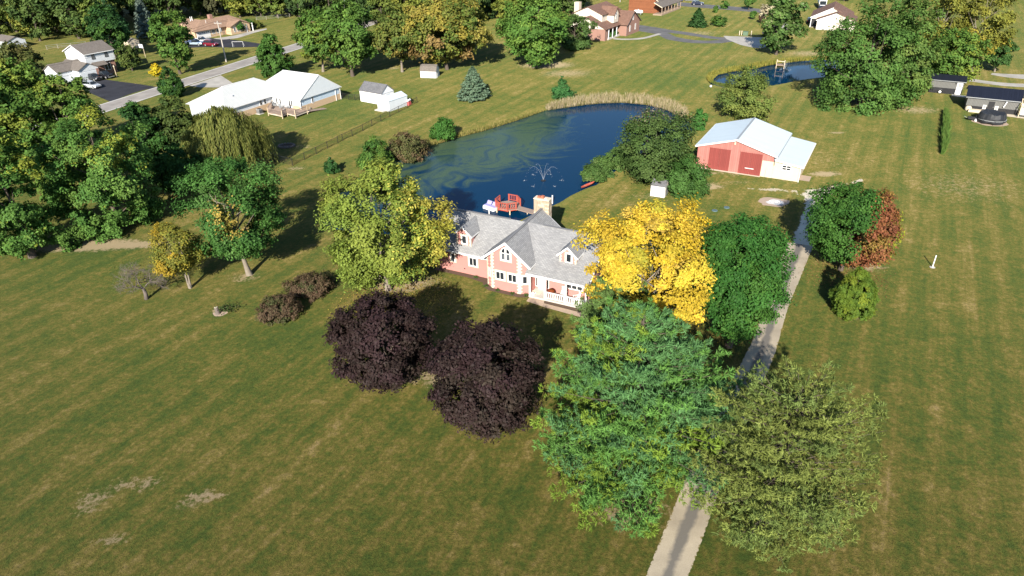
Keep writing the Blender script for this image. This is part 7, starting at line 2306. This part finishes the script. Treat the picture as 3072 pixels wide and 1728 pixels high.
# basketball hoop, goal frame, mailbox
g = P(437, 172)
t = thing('basketball_hoop', (g[0], g[1], 0), 'pale basketball hoop beside the small rounded tree', 'basketball hoop', 2.6)
MB().tube([(0, 0, 0), (0, 0, 2.9)], .07, 6).build('pole', M['wood_pale'], t)
box('backboard', t, M['plastic_white'], -.9, .9, .5, .55, 2.6, 3.6)
MB().tube([(0, 0, 2.9), (0, .5, 3.1)], .05, 5).build('arm', M['grey_metal'], t)
MB().tube([(.23 * math.cos(a), .8 + .23 * math.sin(a), 2.9) for a in np.linspace(0, 6.28, 13)], .02, 5).build('rim', M['toy_red'], t)
g = P(715, 141)
t = thing('goal_frame', (g[0], g[1], 0), 'thin white football goal frame beside the ranch house drive', 'goal', -.05)
for x in (-1.6, 1.6):
    MB().tube([(x, 0, 0), (x, 0, 1.5)], .04, 6).build('post', M['white'], t)
    MB().tube([(x, 0, 1.5), (x, 1.0, 0)], .03, 6).build('brace', M['white'], t)
MB().tube([(-1.6, 0, 1.5), (1.6, 0, 1.5)], .04, 6).build('crossbar', M['white'], t)
g = P(552, 263)
t = thing('mailbox', (g[0], g[1], 0), 'grey mailbox on a timber post at the roadside evergreen', 'mailbox', rd_ang)
box('post', t, M['wood'], -.07, .07, -.07, .07, 0, 1.1)
MB().prism([(-.3, -.14, 1.1), (-.3, .14, 1.1), (-.3, .14, 1.3), (-.3, .08, 1.38), (-.3, -.08, 1.38), (-.3, -.14, 1.3)], (.6, 0, 0)).build('box', M['grey_metal'], t)
box('flag', t, M['toy_red'], -.1, .1, .145, .16, 1.25, 1.4)
g = P(351, 232)
t = thing('yard_post', (g[0], g[1], 0), 'pale lamp post at the edge of the two-storey house drive', 'lamp post')
MB().tube([(0, 0, 0), (0, 0, 2.4)], .07, 8).build('pole', M['wood_pale'], t)
MB().lathe([(.1, 2.4), (.16, 2.5), (.16, 2.75), (.04, 2.9)], n=8).build('lamp', M['cream'], t)
# fallen leaves under the turning trees
def litter(X, Y, r, n, cols, seed, label):
    rng = np.random.default_rng(seed)
    a, q = rng.uniform(0, 6.28, n), np.sqrt(rng.random(n)) * r * rng.uniform(.6, 1.25, n)
    c = np.c_[X + q * np.cos(a), Y + q * np.sin(a), rng.uniform(.015, .05, n)]
    me = leaf_mesh('fallen_leaves', c, np.array([0, 0, 1.]) + rng.normal(size=(n, 3)) * .35, np.full(n, .11), pick(*cols, n, rng), rng, 1.3)
    o = bpy.data.objects.new('fallen_leaves', me)
    C.objects.link(o)
    tag(o, label, 'leaves', None, 'stuff')
litter(-12.5, 63.0, 6.0, 3600, ([(.30, .20, .05), (.22, .14, .05), (.34, .28, .05)], [.4, .3, .3]), 1, 'fallen yellow leaves under the tree at the left end of the house')
litter(13.0, 54.0, 6.5, 2600, ([(.36, .26, .04), (.26, .17, .04)], [.6, .4]), 2, 'fallen yellow leaves under the bright yellow tree')
litter(37.8, 66.5, 4.5, 1200, ([(.16, .07, .035), (.22, .13, .05)], [.6, .4]), 3, 'fallen russet leaves under the half red maple')
print('tris', sum(len(m.loops) - 2 * len(m.polygons) for m in bpy.data.meshes))
